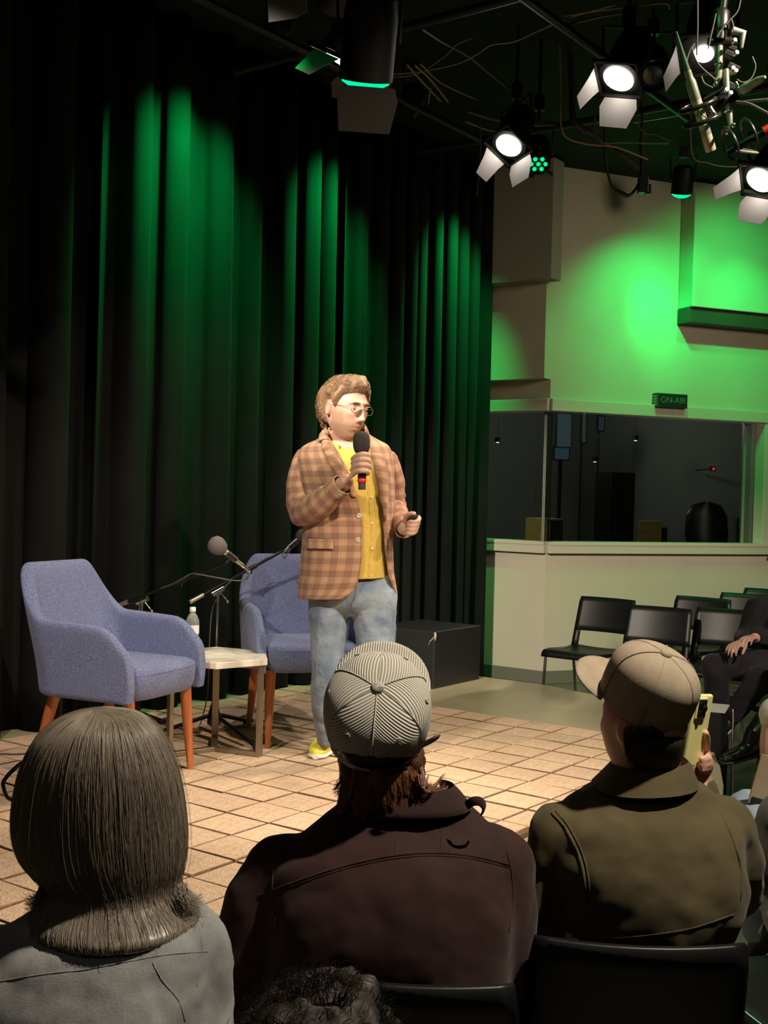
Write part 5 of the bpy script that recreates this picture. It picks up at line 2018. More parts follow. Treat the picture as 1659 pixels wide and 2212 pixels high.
# ---- shoes
m_shoe = pbr('yellow_shoe', (.80, .78, .10), .5)
m_sole = pbr('white_sole', (.85, .84, .78), .5)
for ax_, ay_, yaw in ((702, 1612, -.2), (812, 1650, .5)):
    base = on(ax_ + 4, ay_ + 8, ZP)
    d = Vector((math.sin(yaw), -math.cos(yaw), 0))
    sd = Vector((d.y, -d.x, 0))
    B = Vector((base[0], base[1], ZP))
    def rg_(t, w, h, z0):
        c = B + d * t
        return [tuple(c + sd * (w * math.cos(a)) + Vector((0, 0, z0 + h * (.5 + .5 * math.sin(a))))) for a in np.linspace(0, 2 * PI, 17)[:-1]]
    MB().rings(smooth_rings([rg_(-.085, .02, .06, .02), rg_(-.075, .036, .10, .012), rg_(-.02, .042, .11, .012), rg_(.05, .046, .085, .012), (rg_(.13, .052, .062, .012)), rg_(.185, .045, .05, .012), rg_(.215, .015, .03, .014)], 24)).obj('shoe', m_shoe, sp, smooth=180)
    MB().rings([rg_(-.09, .02, .03, 0), rg_(-.078, .042, .03, 0), rg_(0, .048, .028, 0), rg_(.12, .057, .026, 0), rg_(.195, .048, .026, 0), rg_(.225, .016, .024, .002)]).obj('sole', m_sole, sp, smooth=60)

# ---- blazer
JR = ((704, 790, 925, .02, .086, 705, 788), (702, 794, 934, .02, .092, 707, 789), (688, 812, 947, .018, .104, 712, 793), (660, 836, 961, .014, .125, 722, 798), (645, 846, 978, .006, .146, 733, 802), (644, 851, 1005, .0, .163, 748, 808), (647, 853, 1045, -.005, .174, 764, 815),
      (652, 852, 1090, -.008, .180, 778, 823), (654, 850, 1130, -.01, .182, 784, 828), (652, 849, 1180, -.01, .184, 784, 832), (648, 851, 1230, -.008, .186, 780, 838), (645, 854, 1258, -.006, .187, 774, 845), (644, 856, 1276, -.004, .187, 762, 852), (643, 857, 1287, -.003, .187, 744, 856))
rs = []
NJ = 66
for l, r, y, dd, dep, e1_, e2_ in JR:
    cx, hw = (l + r) / 2, (r - l) / 2
    pz = 2.3

    def ang(e):
        t = max(-.999, min(.999, (e - cx) / hw))
        return -math.acos(math.copysign(abs(t) ** (pz / 2), t))
    aR, aL = ang(e2_), ang(e1_)
    rs.append(px_ring(DS, l, r, y, dd, dep, n=NJ, p=pz, a0=aR, a1=2 * PI + aL, y2=(y - 8 if y > 1250 else None)))
jk = MB().rings(smooth_rings(rs, 64), False, False, uv='mean').obj('blazer', m_plaid, sp, smooth=180, solid=0.005)
bake(jk, 0, 1, .3, [('wool_fold', .010, .11)])
# sleeves
def sleeve(pts, rad, name='sleeve'):
    P = spline(pts, 34)
    rr = np.interp(np.linspace(0, 1, 34), np.linspace(0, 1, len(rad)), rad)
    w = [rr[k] * (1 + .05 * math.sin(k * 1.9) * math.exp(-((k - 16) / 7) ** 2)) for k in range(34)]
    o = MB().tube([tuple(p) for p in P], w, 26, cap=False).obj(name, m_plaid, sp, smooth=180, solid=.004)
    bake(o, 0, 1, .3, [('sleeve_fold', .016, .07)])
    return o


s1 = sleeve([Q(684, 978, .03), Q(664, 1000, .02), Q(652, 1060, -.02), Q(655, 1103, -.07), Q(680, 1098, -.16), Q(713, 1071, -.225), Q(740, 1047, -.275)], [.040, .070, .076, .072, .072, .070, .064, .056, .0515])
s2 = sleeve([Q(815, 980, .05), Q(834, 1002, .06), Q(845, 1050, .09), Q(850, 1090, .10), Q(857, 1112, .04), Q(865, 1128, -.03), Q(875, 1142, -.095)], [.038, .064, .066, .062, .060, .058, .053, .049])
b1_ = bvh_of(s1)
for k, (x, y) in enumerate(((729, 1073), (735, 1069), (741, 1065))):
    p, nn = cast(b1_, x, y, .001)
    if p:
        MB().lathe([(.009, 0), (.009, .003), (.006, .004), (.002, .003)], p, nn, 12).obj('cuff_button', m_horn, sp, smooth=40)
bk = bvh_of(jk)
for x, y in ((775, 1114), (773, 1166)):
    p, nn = cast(bk, x, y, .001)
    if p:
        MB().lathe([(.012, 0), (.012, .004), (.008, .005), (.003, .003)], p, nn, 14).obj('button', m_horn, sp, smooth=40)
# flap pocket
gridp = []
for y0, y1 in ((1163, 1164), (1172, 1174), (1182, 1184), (1186, 1187)):
    row = []
    for x in np.linspace(664, 721, 12):
        p, nn = cast(bk, x, y0 + (y1 - y0) * (x - 664) / 57 + (0 if y0 < 1186 else 0), .005)
        row.append(tuple(p))
    gridp.append(row)
MB().rings(gridp, False, False).obj('pocket_flap', m_plaid, sp, smooth=60, solid=-.003)
seam('pocket_edge', sp, bk, [(664, 1162), (690, 1163), (721, 1164)], .002, pbr('dark_wool', (.10, .05, .04), .9))
# lapels: turned-back front edges
def lapel(rows, name):
    V = []
    for pts in rows:
        row = []
        for (x, y, lf) in pts:
            p, nn = cast(bk, x, y, lf)
            if p is None:
                p = Vector(Q(x, y, -.12))
            row.append(tuple(p))
        V.append(row)
    m = max(len(r) for r in V)
    return MB().rings(V, False, False, uv=True).obj(name, m_plaid, sp, smooth=60, solid=-.004)


def strip(inner, outer, n=14, k=6, l0=.005, l1=.015, snap=None):
    I = spline([(x, y, 0) for x, y in inner], n)
    O = spline([(x, y, 0) for x, y in outer], n)
    V = []
    for a, b in zip(I, O):
        row = []
        last = None
        for f in np.linspace(0, 1, k):
            x, y = a[0] * (1 - f) + b[0] * f, a[1] * (1 - f) + b[1] * f
            p, nn = cast(bk, x, y, l0 + (l1 - l0) * math.sin(PI * min(1, f * .9)))
            if p is None and last is not None:
                p = last + Vector(RT) * .004
            if p is None:
                p = Vector(Q(x, y, -.13))
            last = p
            row.append(tuple(p))
        V.append(row)
    return V


lapL = strip([(708, 940), (716, 954), (732, 977), (748, 1006), (763, 1045), (777, 1092)], [(694, 958), (697, 972), (704, 990), (716, 1012), (738, 1045), (776, 1092)])
MB().rings(lapL, False, False).obj('lapel', m_plaid, sp, smooth=60, solid=-.004)
colL = strip([(706, 928), (708, 938), (716, 952)], [(697, 932), (692, 945), (689, 958)], 8, 5)
MB().rings(colL, False, False).obj('collar', m_plaid, sp, smooth=60, solid=-.004)
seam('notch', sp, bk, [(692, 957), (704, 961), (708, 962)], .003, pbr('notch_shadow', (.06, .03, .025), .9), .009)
lapR = strip([(801, 978), (808, 1005), (815, 1045), (823, 1090), (828, 1125)], [(822, 985), (832, 1010), (836, 1050), (834, 1090), (829, 1125)], 14, 5)
MB().rings(lapR, False, False).obj('lapel', m_plaid, sp, smooth=60, solid=-.004)
# back of the collar round the neck
rr = []
for dy, g, dp in ((0, 1, 0), (-9, -1, 0), (-14, 2, .004), (-6, 8, .012), (4, 12, .018)):
    rr.append(px_ring(DS, 706 - g, 786 + g, 934 + dy, .03, .088 + dp, n=30, tilt=.04, a0=-.30, a1=PI + .55))
MB().rings(rr, False, False).obj('collar', m_plaid, sp, smooth=60, solid=.003)

# ---- handheld microphone and clicker, held but separate things
mc_ = thing('microphone', 'handheld microphone with round dark foam top and red ring, held by the standing speaker', 'microphone', micB)
ax = (micT - micB).normalized()
L0 = (micT - micB).length
MB().lathe([(.003, -.004), (.0165, -.004), (.0165, .030)], micB, ax, 18).obj('end_cap', pbr('dull_cap', (.16, .15, .13), .35, .7), mc_, smooth=40)
MB().lathe([(.0195, .030), (.0205, .032), (.0205, .044), (.0195, .046)], micB, ax, 18).obj('red_ring', pbr('red_ring', (.72, .03, .03), .4), mc_, smooth=40)
MB().lathe([(.019, .046), (.0195, .12), (.0225, L0 - .03)], micB, ax, 18).obj('handle', M['black_plastic'], mc_, smooth=40)
m_foamb = pbr('brown_black_foam', (.035, .027, .025), .95, bump=.5, bscale=300)
MB().lathe([(.020, -.050), (.031, -.042), (.0375, -.022), (.0385, .004), (.0375, .024), (.032, .039), (.020, .048), (.004, .0505)], micT, ax, 28).obj('windscreen', m_foamb, mc_, smooth=180)
ca, cb_ = Vector(Q(881, 1124, -.235)), Vector(Q(901, 1114, -.262))
ck = thing('clicker', 'small black presentation clicker in the hand of the standing speaker', 'remote', ca)
MB().tube([ca, ca.lerp(cb_, .15), ca.lerp(cb_, .85), cb_], [(.010, .007), (.015, .010), (.013, .009), (.008, .006)], 14).obj('case', M['black_plastic'], ck, smooth=60)
MB().tube([cb_, Vector(Q(905, 1111, -.265))], .003, 8).obj('antenna', M['black_plastic'], ck)
P = [Vector(Q(874, 1152, -.14)), Vector(Q(884, 1157, -.17)), Vector(Q(893, 1157, -.15)), Vector(Q(893, 1150, -.12))]
# ================================================================ the audience
def cap(parent_name, mtx, parent, mat, m_brim, opening, brim_len, brim_w, brim_drop, s=1.0, rib=False, crown=0.118, rx=.088, ry=.100):
    """baseball cap in local frame: crown up +Z, brim towards +Y; returns the crown object"""
    N, Mv = 96, 34
    rs, U = [], []
    T = lambda p: tuple(mtx @ (Vector(p) * s))

    def surf(a, t):
        """a azimuth (0 = brim side +Y), t 0 rim .. 1 top"""
        if t < .45:
            k = 1.0 + .015 * math.sin(PI * t / .45)
            z = crown * .52 * t / .45
        else:
            q = (t - .45) / .55 * PI / 2
            k = math.cos(q) ** .82 if q < PI / 2 - 1e-6 else 0.0
            z = crown * (.52 + .48 * math.sin(q))
        k = max(k, .012)
        seam_ = 1 - .012 * abs(math.cos(3 * a)) ** 24 * (1 if t > .02 else 0)
        pan_ = 1 + .010 * math.sin(3 * a) ** 2 * math.sin(PI * min(1, t))
        return Vector((rx * k * math.sin(a) * pan_ * seam_, ry * k * math.cos(a) * pan_ * seam_, z * (1 - .004 * abs(math.cos(3 * a)) ** 24)))
    mb = MB()
    V, F, UV = [], [], []
    arc = np.linspace(0, 1, Mv)
    for i, t in enumerate(arc):
        for j in range(N):
            a = 2 * PI * j / N
            V.append(T(surf(a, t)))
    for i in range(Mv - 1):
        for j in range(N):
            k = (j + 1) % N
            a = 2 * PI * (j + .5) / N
            t = (arc[i] + arc[i + 1]) / 2
            da = abs(a - PI)
            if opening and da < opening[0] and t < opening[1] * math.sqrt(max(0, 1 - (da / opening[0]) ** 2)):
                continue
            sec = int((a + 0) // (PI / 3))
            a0 = sec * PI / 3 + PI / 6
            par = -1 if sec % 2 == 0 else 1
            uv = []
            for (ii, jj) in ((i, j), (i, j + 1), (i + 1, j + 1), (i + 1, j)):
                aa = 2 * PI * jj / N
                p = surf(aa, arc[ii])
                rr_ = math.hypot(p.x, p.y)
                lx = rr_ * (aa - a0) * s
                lz = (arc[ii] * crown * 1.55) * s
                c_, s_ = math.cos(R(40)) * par, math.sin(R(40))
                uv.append((lx * c_ + lz * s_, -lx * s_ * par + lz * abs(c_)))
            F.append((i * N + j, i * N + k, (i + 1) * N + k, (i + 1) * N + j))
            UV.append(uv)
    mb.add(V, F, UV)
    o = mb.obj('cap_crown', mat, parent, smooth=70, solid=.0025)
    # button, eyelets, seams
    MB().lathe([(.012 * s, -.002), (.012 * s, .002), (.008 * s, .0055), (.002, .0065)], T((0, 0, crown)), mtx.to_3x3() @ Vector((0, 0, 1)), 18).obj('cap_button', mat, o, smooth=60)
    for k in range(6):
        a = k * PI / 3 + PI / 6
        p, p2 = surf(a, .62), surf(a, .62) * 1.01
        nn = (mtx.to_3x3() @ Vector((p.x / rx, p.y / ry, .6))).normalized()
        c = Vector(T(p)) + nn * .0015
        q = Vector((0, 0, 1)).rotation_difference(nn).to_matrix()
        P = [c + q @ Vector((.0042 * math.cos(w), .0042 * math.sin(w), 0)) for w in np.linspace(0, 2 * PI, 13)]
        if rib:
            MB().tube(P, .0011, 6, cap=False).ball(c - nn * .0012, .0028, 8, 6).obj('eyelet', M['cap_eye'], o, smooth=180)
        a = k * PI / 3
        P = [Vector(T(surf(a, t) * 1.006)) for t in np.linspace(.03, .99, 16) if not (opening and abs(a - PI) < .01 and t < opening[1])]
        MB().tube(P, .0016 * s, 6, flat=.7).obj('cap_seam', mat, o, smooth=60)
    # brim
    rows = []
    for f in np.linspace(0, 1, 10):
        row = []
        for a in np.linspace(-1.08, 1.08, 27):
            base = surf(a * .98, .01)
            g = math.cos(a / 1.08 * PI / 2) ** .62
            x = base.x * (1 + .05 * f) * (1 - f) + f * (brim_w * math.sin(a / 1.08 * PI / 2))
            y = base.y + f * brim_len * g
            z = -brim_drop * f - .22 * (x * x) * (.4 + f) * 2.2 + .004
            row.append((x, y, z))
        rows.append(row)
    V, F, UV = [], [], []
    n = len(rows[0])
    V = [T(p) for r_ in rows for p in r_]
    for i in range(len(rows) - 1):
        for j in range(n - 1):
            F.append((i * n + j, i * n + j + 1, (i + 1) * n + j + 1, (i + 1) * n + j))
            UV.append([(rows[q][w][0] * s, rows[q][w][1] * s) for q, w in ((i, j), (i, j + 1), (i + 1, j + 1), (i + 1, j))])
    MB().add(V, F, UV).obj('cap_brim', m_brim, parent, smooth=60, solid=.004)
    return o, surf, T


def cord(nt, uv):
    sp_ = nt.nodes.new('ShaderNodeSeparateXYZ')
    nt.links.new(uv, sp_.inputs[0])
    w = mth(nt, 'SINE', mth(nt, 'MULTIPLY', sp_.outputs[0], 2 * PI / 0.0047))
    h = mth(nt, 'POWER', mth(nt, 'MULTIPLY', mth(nt, 'ADD', w, 1.0), 0.5), 0.6)
    tcn = nt.nodes.new('ShaderNodeTexCoord')
    n = noise(nt, tcn.outputs['Object'], 240, 3)
    c = mixc(nt, h, (0.20, 0.195, 0.165), (0.58, 0.555, 0.475))
    c = mixc(nt, mth(nt, 'MULTIPLY', n, .25), c, (0.55, .52, .44))
    return c, h, 0.9, 0.0016


m_cord = fabric_uv('grey_corduroy', cord, .92, .1)
M['cap_eye'] = pbr('eyelet_thread', (.42, .42, .38), .7)
m_strap = pbr('grey_strap', (.40, .385, .33), .9, vary=.2, vscale=300)
m_khaki = pbr('khaki_cotton', (0.30, 0.245, 0.175), .9, vary=.10, vscale=40, bump=.12, bscale=500)


def cloth(nm, c0, c1, nscale=5, bump=.35, weave=(500, 500, 500)):
    def fn(nt, uv):
        tcn = nt.nodes.new('ShaderNodeTexCoord')
        n = noise(nt, tcn.outputs['Object'], nscale, 4)
        mp = nt.nodes.new('ShaderNodeMapping')
        mp.inputs['Scale'].default_value = weave
        nt.links.new(tcn.outputs['Object'], mp.inputs[0])
        n2 = noise(nt, mp.outputs[0], 1, 2)
        f = mth(nt, 'ADD', mth(nt, 'MULTIPLY', n, .6), mth(nt, 'MULTIPLY', n2, .4))
        f = mth(nt, 'MULTIPLY', mth(nt, 'SUBTRACT', f, .35), 3.0, True)
        return mixc(nt, f, c0, c1), n2, bump, .003
    return fabric_uv(nm, fn, .85, .08)


def seated_legs(parent, hips, knees, ankles, mat, m_sh, r=(.085, .075, .062, .052), top=None, foot=None):
    mb = MB()
    for h, k, a in zip(hips, knees, ankles):
        limb(mb, [h, k], [r[0], r[1]])
        limb(mb, [k, a], [r[1] * .95, r[2], r[3]])
    c = (Vector(hips[0]) + Vector(hips[1])) / 2
    mb.ball(c, (.17, .13, .10), 20, 12)
    o = mb.obj('trousers', mat, parent)
    bake(o, .014, 3)
    for i, a in enumerate(ankles):
        d = Vector(foot[i]) if foot else Vector((0, 1, 0))
        a = Vector(a)
        d.normalize()
        mb = MB()
        sd = d.cross(Vector((0, 0, 1))).normalized()
        up = sd.cross(d)
        P = []
        for t, w, z0, z1 in ((-.075, .025, -.06, .0), (-.06, .036, -.075, .03), (0, .04, -.075, .02), (.07, .045, -.075, -.02), (.13, .046, -.075, -.035), (.175, .03, -.073, -.045)):
            P.append([tuple(a + d * t + sd * (w * math.cos(q)) + up * ((z0 + z1) / 2 + (z1 - z0) / 2 * math.sin(q))) for q in np.linspace(0, 2 * PI, 15)[:-1]])
        mb.rings(smooth_rings(P, 16)).obj('shoe', m_sh, parent, smooth=180)
    return o


def torso_body(parent, HFm, neck_w, chest, arms, hand_specs=None, hs=1.0, voxel=.007, ears=True):
    """continuous body: head, neck, trunk, arms and hands in one skin"""
    mb = MB()
    put(mb, head_local(60, 46, ears), HFm)
    a = HFm @ Vector((0, .03, -.07))
    b = Vector(neck_w)
    mb.tube([a, a.lerp(b, .6), b, b + Vector((0, 0, -.05))], [(.056, .060), (.057, .062), (.062, .066), (.07, .07)], 20)
    mb.rings(smooth_rings(chest, 18))
    for q in arms:
        limb(mb, q, [.05, .042, .038, .03], 14)
    for h in (hand_specs or []):
        hand(mb, **h)
    o = mb.obj('body', M['skin'], parent)
    bake(o, voxel, 3)
    return o


# ---------------------------------------------------------------- man in the corduroy cap
m_maroon = cloth('maroon_cotton', (0.016, 0.0060, 0.0058), (0.036, 0.0135, 0.0115), 7, .10, (900, 900, 900))
m_darkpant = pbr('dark_trousers', (.02, .02, .024), .85)
m_darkshoe = pbr('dark_leather', (.015, .014, .013), .4)
DM = 2.12
pm = thing('person', 'seated man seen from behind in a grey corduroy cap and dark maroon jacket', 'person', at(815, 2212, DM) * np.array([1, 1, 0]))
HM = head_frame(at(815, 1592, DM + .035), R(180 + 4), R(26), R(2), 1.0)
rgs = [px_ring(DM, l, r, y, dd, dep, n=36, p=2.4) for l, r, y, dd, dep in
       ((790, 920, 1800, .02, .06), (700, 990, 1840, .0, .085), (630, 1050, 1900, -.02, .11), (590, 1085, 2000, -.03, .14), (600, 1080, 2150, -.02, .14), (610, 1070, 2300, 0, .14), (620, 1060, 2450, .02, .15))]
aL = [at(628, 1905, DM), at(530, 2110, DM - .02), at(640, 2230, DM + .25)]
aR = [at(1058, 1905, DM), at(1100, 2110, DM - .02), at(1010, 2230, DM + .25)]
wl_, wr_ = Vector(aL[2]), Vector(aR[2])
bm_ = torso_body(pm, HM, at(835, 1738, DM + .01), rgs, [aL, aR],
                 [dict(W_=wl_, f=(.55, .8, -.1), n=(0, -.1, -1), side=1), dict(W_=wr_, f=(-.55, .8, -.1), n=(0, -.1, -1), side=-1)])
paint(bm_, [HM], np.array([.55, .30, .21]))
rgs = [px_ring(DM, l, r, y, dd, dep, n=44, p=2.5, tilt=tl) for l, r, y, dd, dep, tl in
       ((742, 985, 1722, .02, .085, .0), (715, 1020, 1752, .02, .098, .0), (655, 1058, 1790, .0, .118, -.005), (595, 1095, 1835, -.015, .138, -.01), (572, 1112, 1890, -.03, .152, 0), (575, 1115, 1980, -.045, .165, 0), (580, 1108, 2080, -.045, .168, 0), (585, 1095, 2180, -.03, .165, 0), (590, 1085, 2320, 0, .165, 0))]
mb = MB().rings(smooth_rings(rgs, 34))
limb(mb, [at(618, 1880, DM - .02), at(568, 1985, DM - .035), at(525, 2110, DM - .03), at(560, 2190, DM + .08), at(640, 2235, DM + .22)], [.074, .072, .066, .062, .056, .050])
limb(mb, [at(1068, 1875, DM - .02), at(1082, 1960, DM - .035), at(1092, 2080, DM - .03), at(1070, 2190, DM + .1), at(1010, 2235, DM + .22)], [.074, .068, .060, .058, .054, .048])
jm = mb.obj('jacket', m_maroon, pm)
bake(jm, .009, 4, .5, [('maroon_fold', .026, .16), ('maroon_fold_fine', .008, .05)])
bjm = bvh_of(jm)
seam('yoke_seam', pm, bjm, [(560, 1935), (640, 1905), (730, 1875), (830, 1852), (920, 1843), (1010, 1848), (1100, 1868)], .0022, m_maroon, .0)
seam('yoke_seam', pm, bjm, [(562, 1940), (642, 1911), (731, 1881), (831, 1858), (921, 1849), (1011, 1854), (1100, 1874)], .0015, m_maroon, .0)
seam('armhole_seam', pm, bjm, [(602, 1840), (590, 1890), (590, 1950), (600, 2010)], .002, m_maroon, .0)
seam('armhole_seam', pm, bjm, [(1096, 1840), (1106, 1890), (1108, 1950), (1100, 2010)], .002, m_maroon, .0)
seam('pleat', pm, bjm, [(950, 1765), (952, 1800), (953, 1842)], .0015, m_maroon, .0)
seam('pleat', pm, bjm, [(858, 1768), (856, 1805), (853, 1846)], .0015, m_maroon, .0)
rr = []
for dy, g, dp in ((22, 2, .004), (0, -6, 0), (-22, -14, -.006), (-30, -10, -.003), (-16, 4, .010), (4, 20, .020), (16, 30, .026)):
    rr.append(px_ring(DM, 758 - g, 990 + g, 1726 + dy, .02, .085 + dp, n=44, tilt=-.006, p=2.2, a0=-PI - .85, a1=.75, y2=1722 + dy))
MB().rings(rr, False, False).obj('jacket_collar', m_maroon, pm, smooth=60, solid=.003)
P = [at(1008, 1740, DM - .10), at(1022, 1731, DM - .11), at(1038, 1732, DM - .11), at(1046, 1744, DM - .10), at(1042, 1756, DM - .09)]
MB().tube(spline(P, 16), [(.0022, .008)] * 16, 8).obj('hanger_loop', m_maroon, pm, smooth=60)
seated_legs(pm, [at(730, 2400, DM + .03), at(905, 2400, DM + .03)], [np.array(at(700, 2212, 2.6)) * [1, 1, 0] + [0, 0, .52], np.array(at(930, 2212, 2.6)) * [1, 1, 0] + [0, 0, .52]],
            [np.array(at(705, 2212, 2.65)) * [1, 1, 0] + [0, 0, .08], np.array(at(935, 2212, 2.65)) * [1, 1, 0] + [0, 0, .08]], m_darkpant, m_darkshoe)
# cap, tipped back
CMm = Matrix.Translation(Vector(at(815, 1556, DM))) @ Matrix.Rotation(R(-3), 4, 'Z') @ Matrix.Rotation(R(3), 4, 'Y') @ Matrix.Rotation(R(50), 4, 'X')
co_, csurf, cT = cap('cap', CMm, pm, m_cord, m_cord, (.80, .44), .068, .094, .004, 1.0, True, .116, .0955, .104)
# strap across the opening with a clasp and a loose end
P = [Vector(cT(csurf(PI + a, .03) * 1.012)) for a in np.linspace(-.92, .92, 16)]
upc = CMm.to_3x3() @ Vector((0, 0, 1))
MB().tube(P, [(.0018, .0085)] * 16, 8, upv=upc).obj('cap_strap', m_strap, co_, smooth=60)
c = Vector(cT(csurf(PI - .52, .04) * 1.03))
MB().box(c, (.024, .007, .026), CMm.to_3x3() @ Matrix.Rotation(R(-22), 3, 'Y')).obj('cap_clasp', M['black_metal'], co_, bevel=.003)
P = [Vector(at(900, 1616, DM - .10)), Vector(at(918, 1607, DM - .11)), Vector(at(936, 1597, DM - .11)), Vector(at(950, 1586, DM - .105))]
MB().tube(spline(P, 10), [(.002, .0075)] * 9 + [(.0015, .004)], 8, upv=upc).obj('strap_end', m_strap, co_, smooth=60)
# hair under the cap
m_aub = streak_mat('auburn_hair', (0.035, 0.014, 0.008), (0.16, 0.066, 0.032), (240, 10, 1), .42, .7)
m_aubs = hair_mat('auburn_strand', (0.05, 0.019, 0.010), (0.26, 0.11, 0.052), .33)
rs = []
for l, r, y, dd, dep in ((745, 900, 1588, .01, .078), (735, 915, 1620, .005, .078), (733, 918, 1652, .005, .066), (736, 915, 1690, .0, .074), (745, 900, 1718, .0, .075), (756, 880, 1740, .0, .07)):
    rs.append(px_ring(DM, l, r, y, dd, dep, n=48))
hm_ = MB().rings(smooth_rings(rs, 18), True, True).obj('hair', m_aub, pm, smooth=180)
bake(hm_, 0, 0, .5, [('auburn_lump', .012, .02)])
cur = []
rh = random.Random(8)
for cl_ in range(95):
    a = -PI / 2 + rh.uniform(-1.5, 1.5)
    side = math.cos(a)
    y0 = rh.uniform(1654, 1695)
    L_ = rh.uniform(45, 85) * (1 - .3 * max(0, side))
    out = side * rh.uniform(0, 26) + rh.uniform(-14, 10)
    wv = rh.uniform(-7, 7)
    for _ in range(34):
        a2 = a + rh.gauss(0, .06)
        x0 = 826 + 84 * math.cos(a2)
        dd0 = .0 + .074 * math.sin(a2)
        l2 = L_ * rh.uniform(.75, 1.05)
        cx_ = rh.gauss(0, 1.6)
        P = []
        for k in range(8):
            f = k / 7
            pull = (a - a2) * 84 * .8 * f
            P.append(at(x0 + cx_ - (x0 - 826) * .10 * f + out * f ** 2 + wv * math.sin(PI * f) + pull, y0 + l2 * f + cx_, DM + dd0 * (1.02 + .02 * f) - .004 - .004 * f))
        cur.append(P)
for cl_ in range(26):     # flicked-out locks either side
    sgn = 1 if cl_ % 3 else -1
    x0 = 826 + sgn * rh.uniform(55, 86)
    y0 = rh.uniform(1645, 1690)
    ex_ = (966 + rh.uniform(-55, 8)) if sgn > 0 else (728 + rh.uniform(-6, 30))
    ey_ = (1688 + rh.uniform(-18, 16)) if sgn > 0 else (1738 + rh.uniform(-25, 8))
    d0 = DM + rh.uniform(-.06, .04)
    up_ = rh.uniform(18, 34)
    for _ in range(26):
        jx, jy, jd = rh.gauss(0, 2.5), rh.gauss(0, 2.5), rh.gauss(0, .003)
        e2 = rh.uniform(.8, 1.05)
        P = []
        for k in range(8):
            f = k / 7
            g = f * e2
            P.append(at(x0 * (1 - g) + ex_ * g + jx * (1 - .6 * f), y0 * (1 - g) + ey_ * g + jy + (up_ if sgn > 0 else 4) * math.sin(PI * min(1, g)), d0 + jd - .02 * math.sin(PI * f)))
        cur.append(P)
strands('hair_strands', pm, cur, .0006, m_aubs)

# ---------------------------------------------------------------- man in the khaki cap with the phone
m_olive = cloth('olive_cotton', (0.045, 0.037, 0.016), (0.088, 0.071, 0.032), 6, .10, (900, 900, 900))
DO = 2.28
po = thing('person', 'man seen from behind in khaki cap and olive jacket holding a yellow phone', 'person', at(1390, 2212, DO) * np.array([1, 1, 0]))
HO = head_frame(at(1388, 1566, DO + .005), R(180 + 38), R(4), R(0), .90)
rgs = [px_ring(DO, l, r, y, dd, dep, n=36, p=2.4) for l, r, y, dd, dep in
       ((1345, 1470, 1715, .03, .065), (1275, 1525, 1770, .0, .085), (1220, 1560, 1840, -.02, .11), (1195, 1585, 1940, -.03, .14), (1215, 1560, 2080, -.02, .14), (1225, 1555, 2250, .0, .14), (1225, 1555, 2350, .02, .14))]
oL = [at(1222, 1830, DO), at(1192, 2015, DO), at(1260, 2130, DO + .25)]
wristR = Vector(at(1500, 1690, DO + .24))
oR = [at(1570, 1830, DO), at(1590, 1930, DO + .22), wristR]
ph0 = Vector(at(1506, 1578, DO + .20))
bo_ = torso_body(po, HO, at(1400, 1672, DO + .02), rgs, [oL, oR],
                 [dict(W_=Vector(oL[2]), f=(.6, .8, 0), n=(0, 0, -1), side=1)])
# the hand that holds the phone
mb = MB()
mb.add([v.co + ORG[bo_.name] for v in bo_.data.vertices], [tuple(p.vertices) for p in bo_.data.polygons])
PH = lambda x, y, dd=0.0: Vector(at(x, y, DO + .20 + dd))
mb.rings([[tuple(c + Vector(RT) * (a * math.cos(t)) + Vector(FW) * (b * math.sin(t)) + Vector(UP) * (.25 * a * math.cos(t))) for t in np.linspace(0, 2 * PI, 17)[:-1]]
          for c, a, b in ((PH(1510, 1705, .05), .030, .026), (PH(1507, 1682, .045), .031, .026), (PH(1504, 1660, .045), .034, .024), (PH(1502, 1640, .045), .036, .020), (PH(1500, 1628, .045), .034, .014))])
P = [PH(1490, 1672, .02), PH(1482, 1645, .0), PH(1480, 1618, -.005), PH(1483, 1592, .0), PH(1487, 1575, .008)]      # thumb along the near edge
mb.tube(spline(P, 12), list(np.linspace(.0165, .0098, 12)), 10).ball(P[-1], .0098, 10, 8)
for k, (dx, dy) in enumerate(((0, 0), (3, 17), (4, 33), (2, 48))):      # fingers round the far edge
    P = [PH(1508, 1648 + dy * .5, .055), PH(1522, 1628 + dy * .8, .050), PH(1526 + dx, 1602 + dy, .028), PH(1524 + dx * .6, 1584 + dy, .008)] if k == 0 else \
        [PH(1510, 1652 + dy * .5, .055), PH(1526 + dx, 1640 + dy * .6, .050), PH(1527 + dx, 1628 + dy * .7, .022), PH(1516, 1628 + dy * .75, -.004)]
    rr_ = (.0100, .0102, .0098, .0086)[k]
    mb.tube(spline(P, 12), list(np.linspace(rr_ * 1.1, rr_ * .85, 12)), 10).ball(P[-1], rr_ * .85, 10, 8)
me_old = bo_
bo2 = mb.obj('body', M['skin'], po)
bpy.data.objects.remove(me_old)
bake(bo2, .0042, 2)
paint(bo2, [HO], np.array([.60, .33, .23]), ((.20, .10, .05), .55))
rgs = [px_ring(DO, l, r, y, dd, dep, n=44, p=2.5, tilt=tl) for l, r, y, dd, dep, tl in
       ((1300, 1515, 1686, .02, .09, 0), (1245, 1555, 1722, .01, .11, 0), (1195, 1588, 1768, -.005, .132, -.01), (1178, 1602, 1830, -.025, .15, 0), (1185, 1608, 1890, -.035, .16, 0), (1192, 1598, 1950, -.035, .162, 0), (1210, 1572, 1990, -.03, .158, 0), (1222, 1552, 2022, -.025, .152, 0), (1225, 1545, 2060, -.02, .14, 0), (1225, 1540, 2160, -.01, .13, 0))]
mb = MB().rings(smooth_rings(rgs, 36))
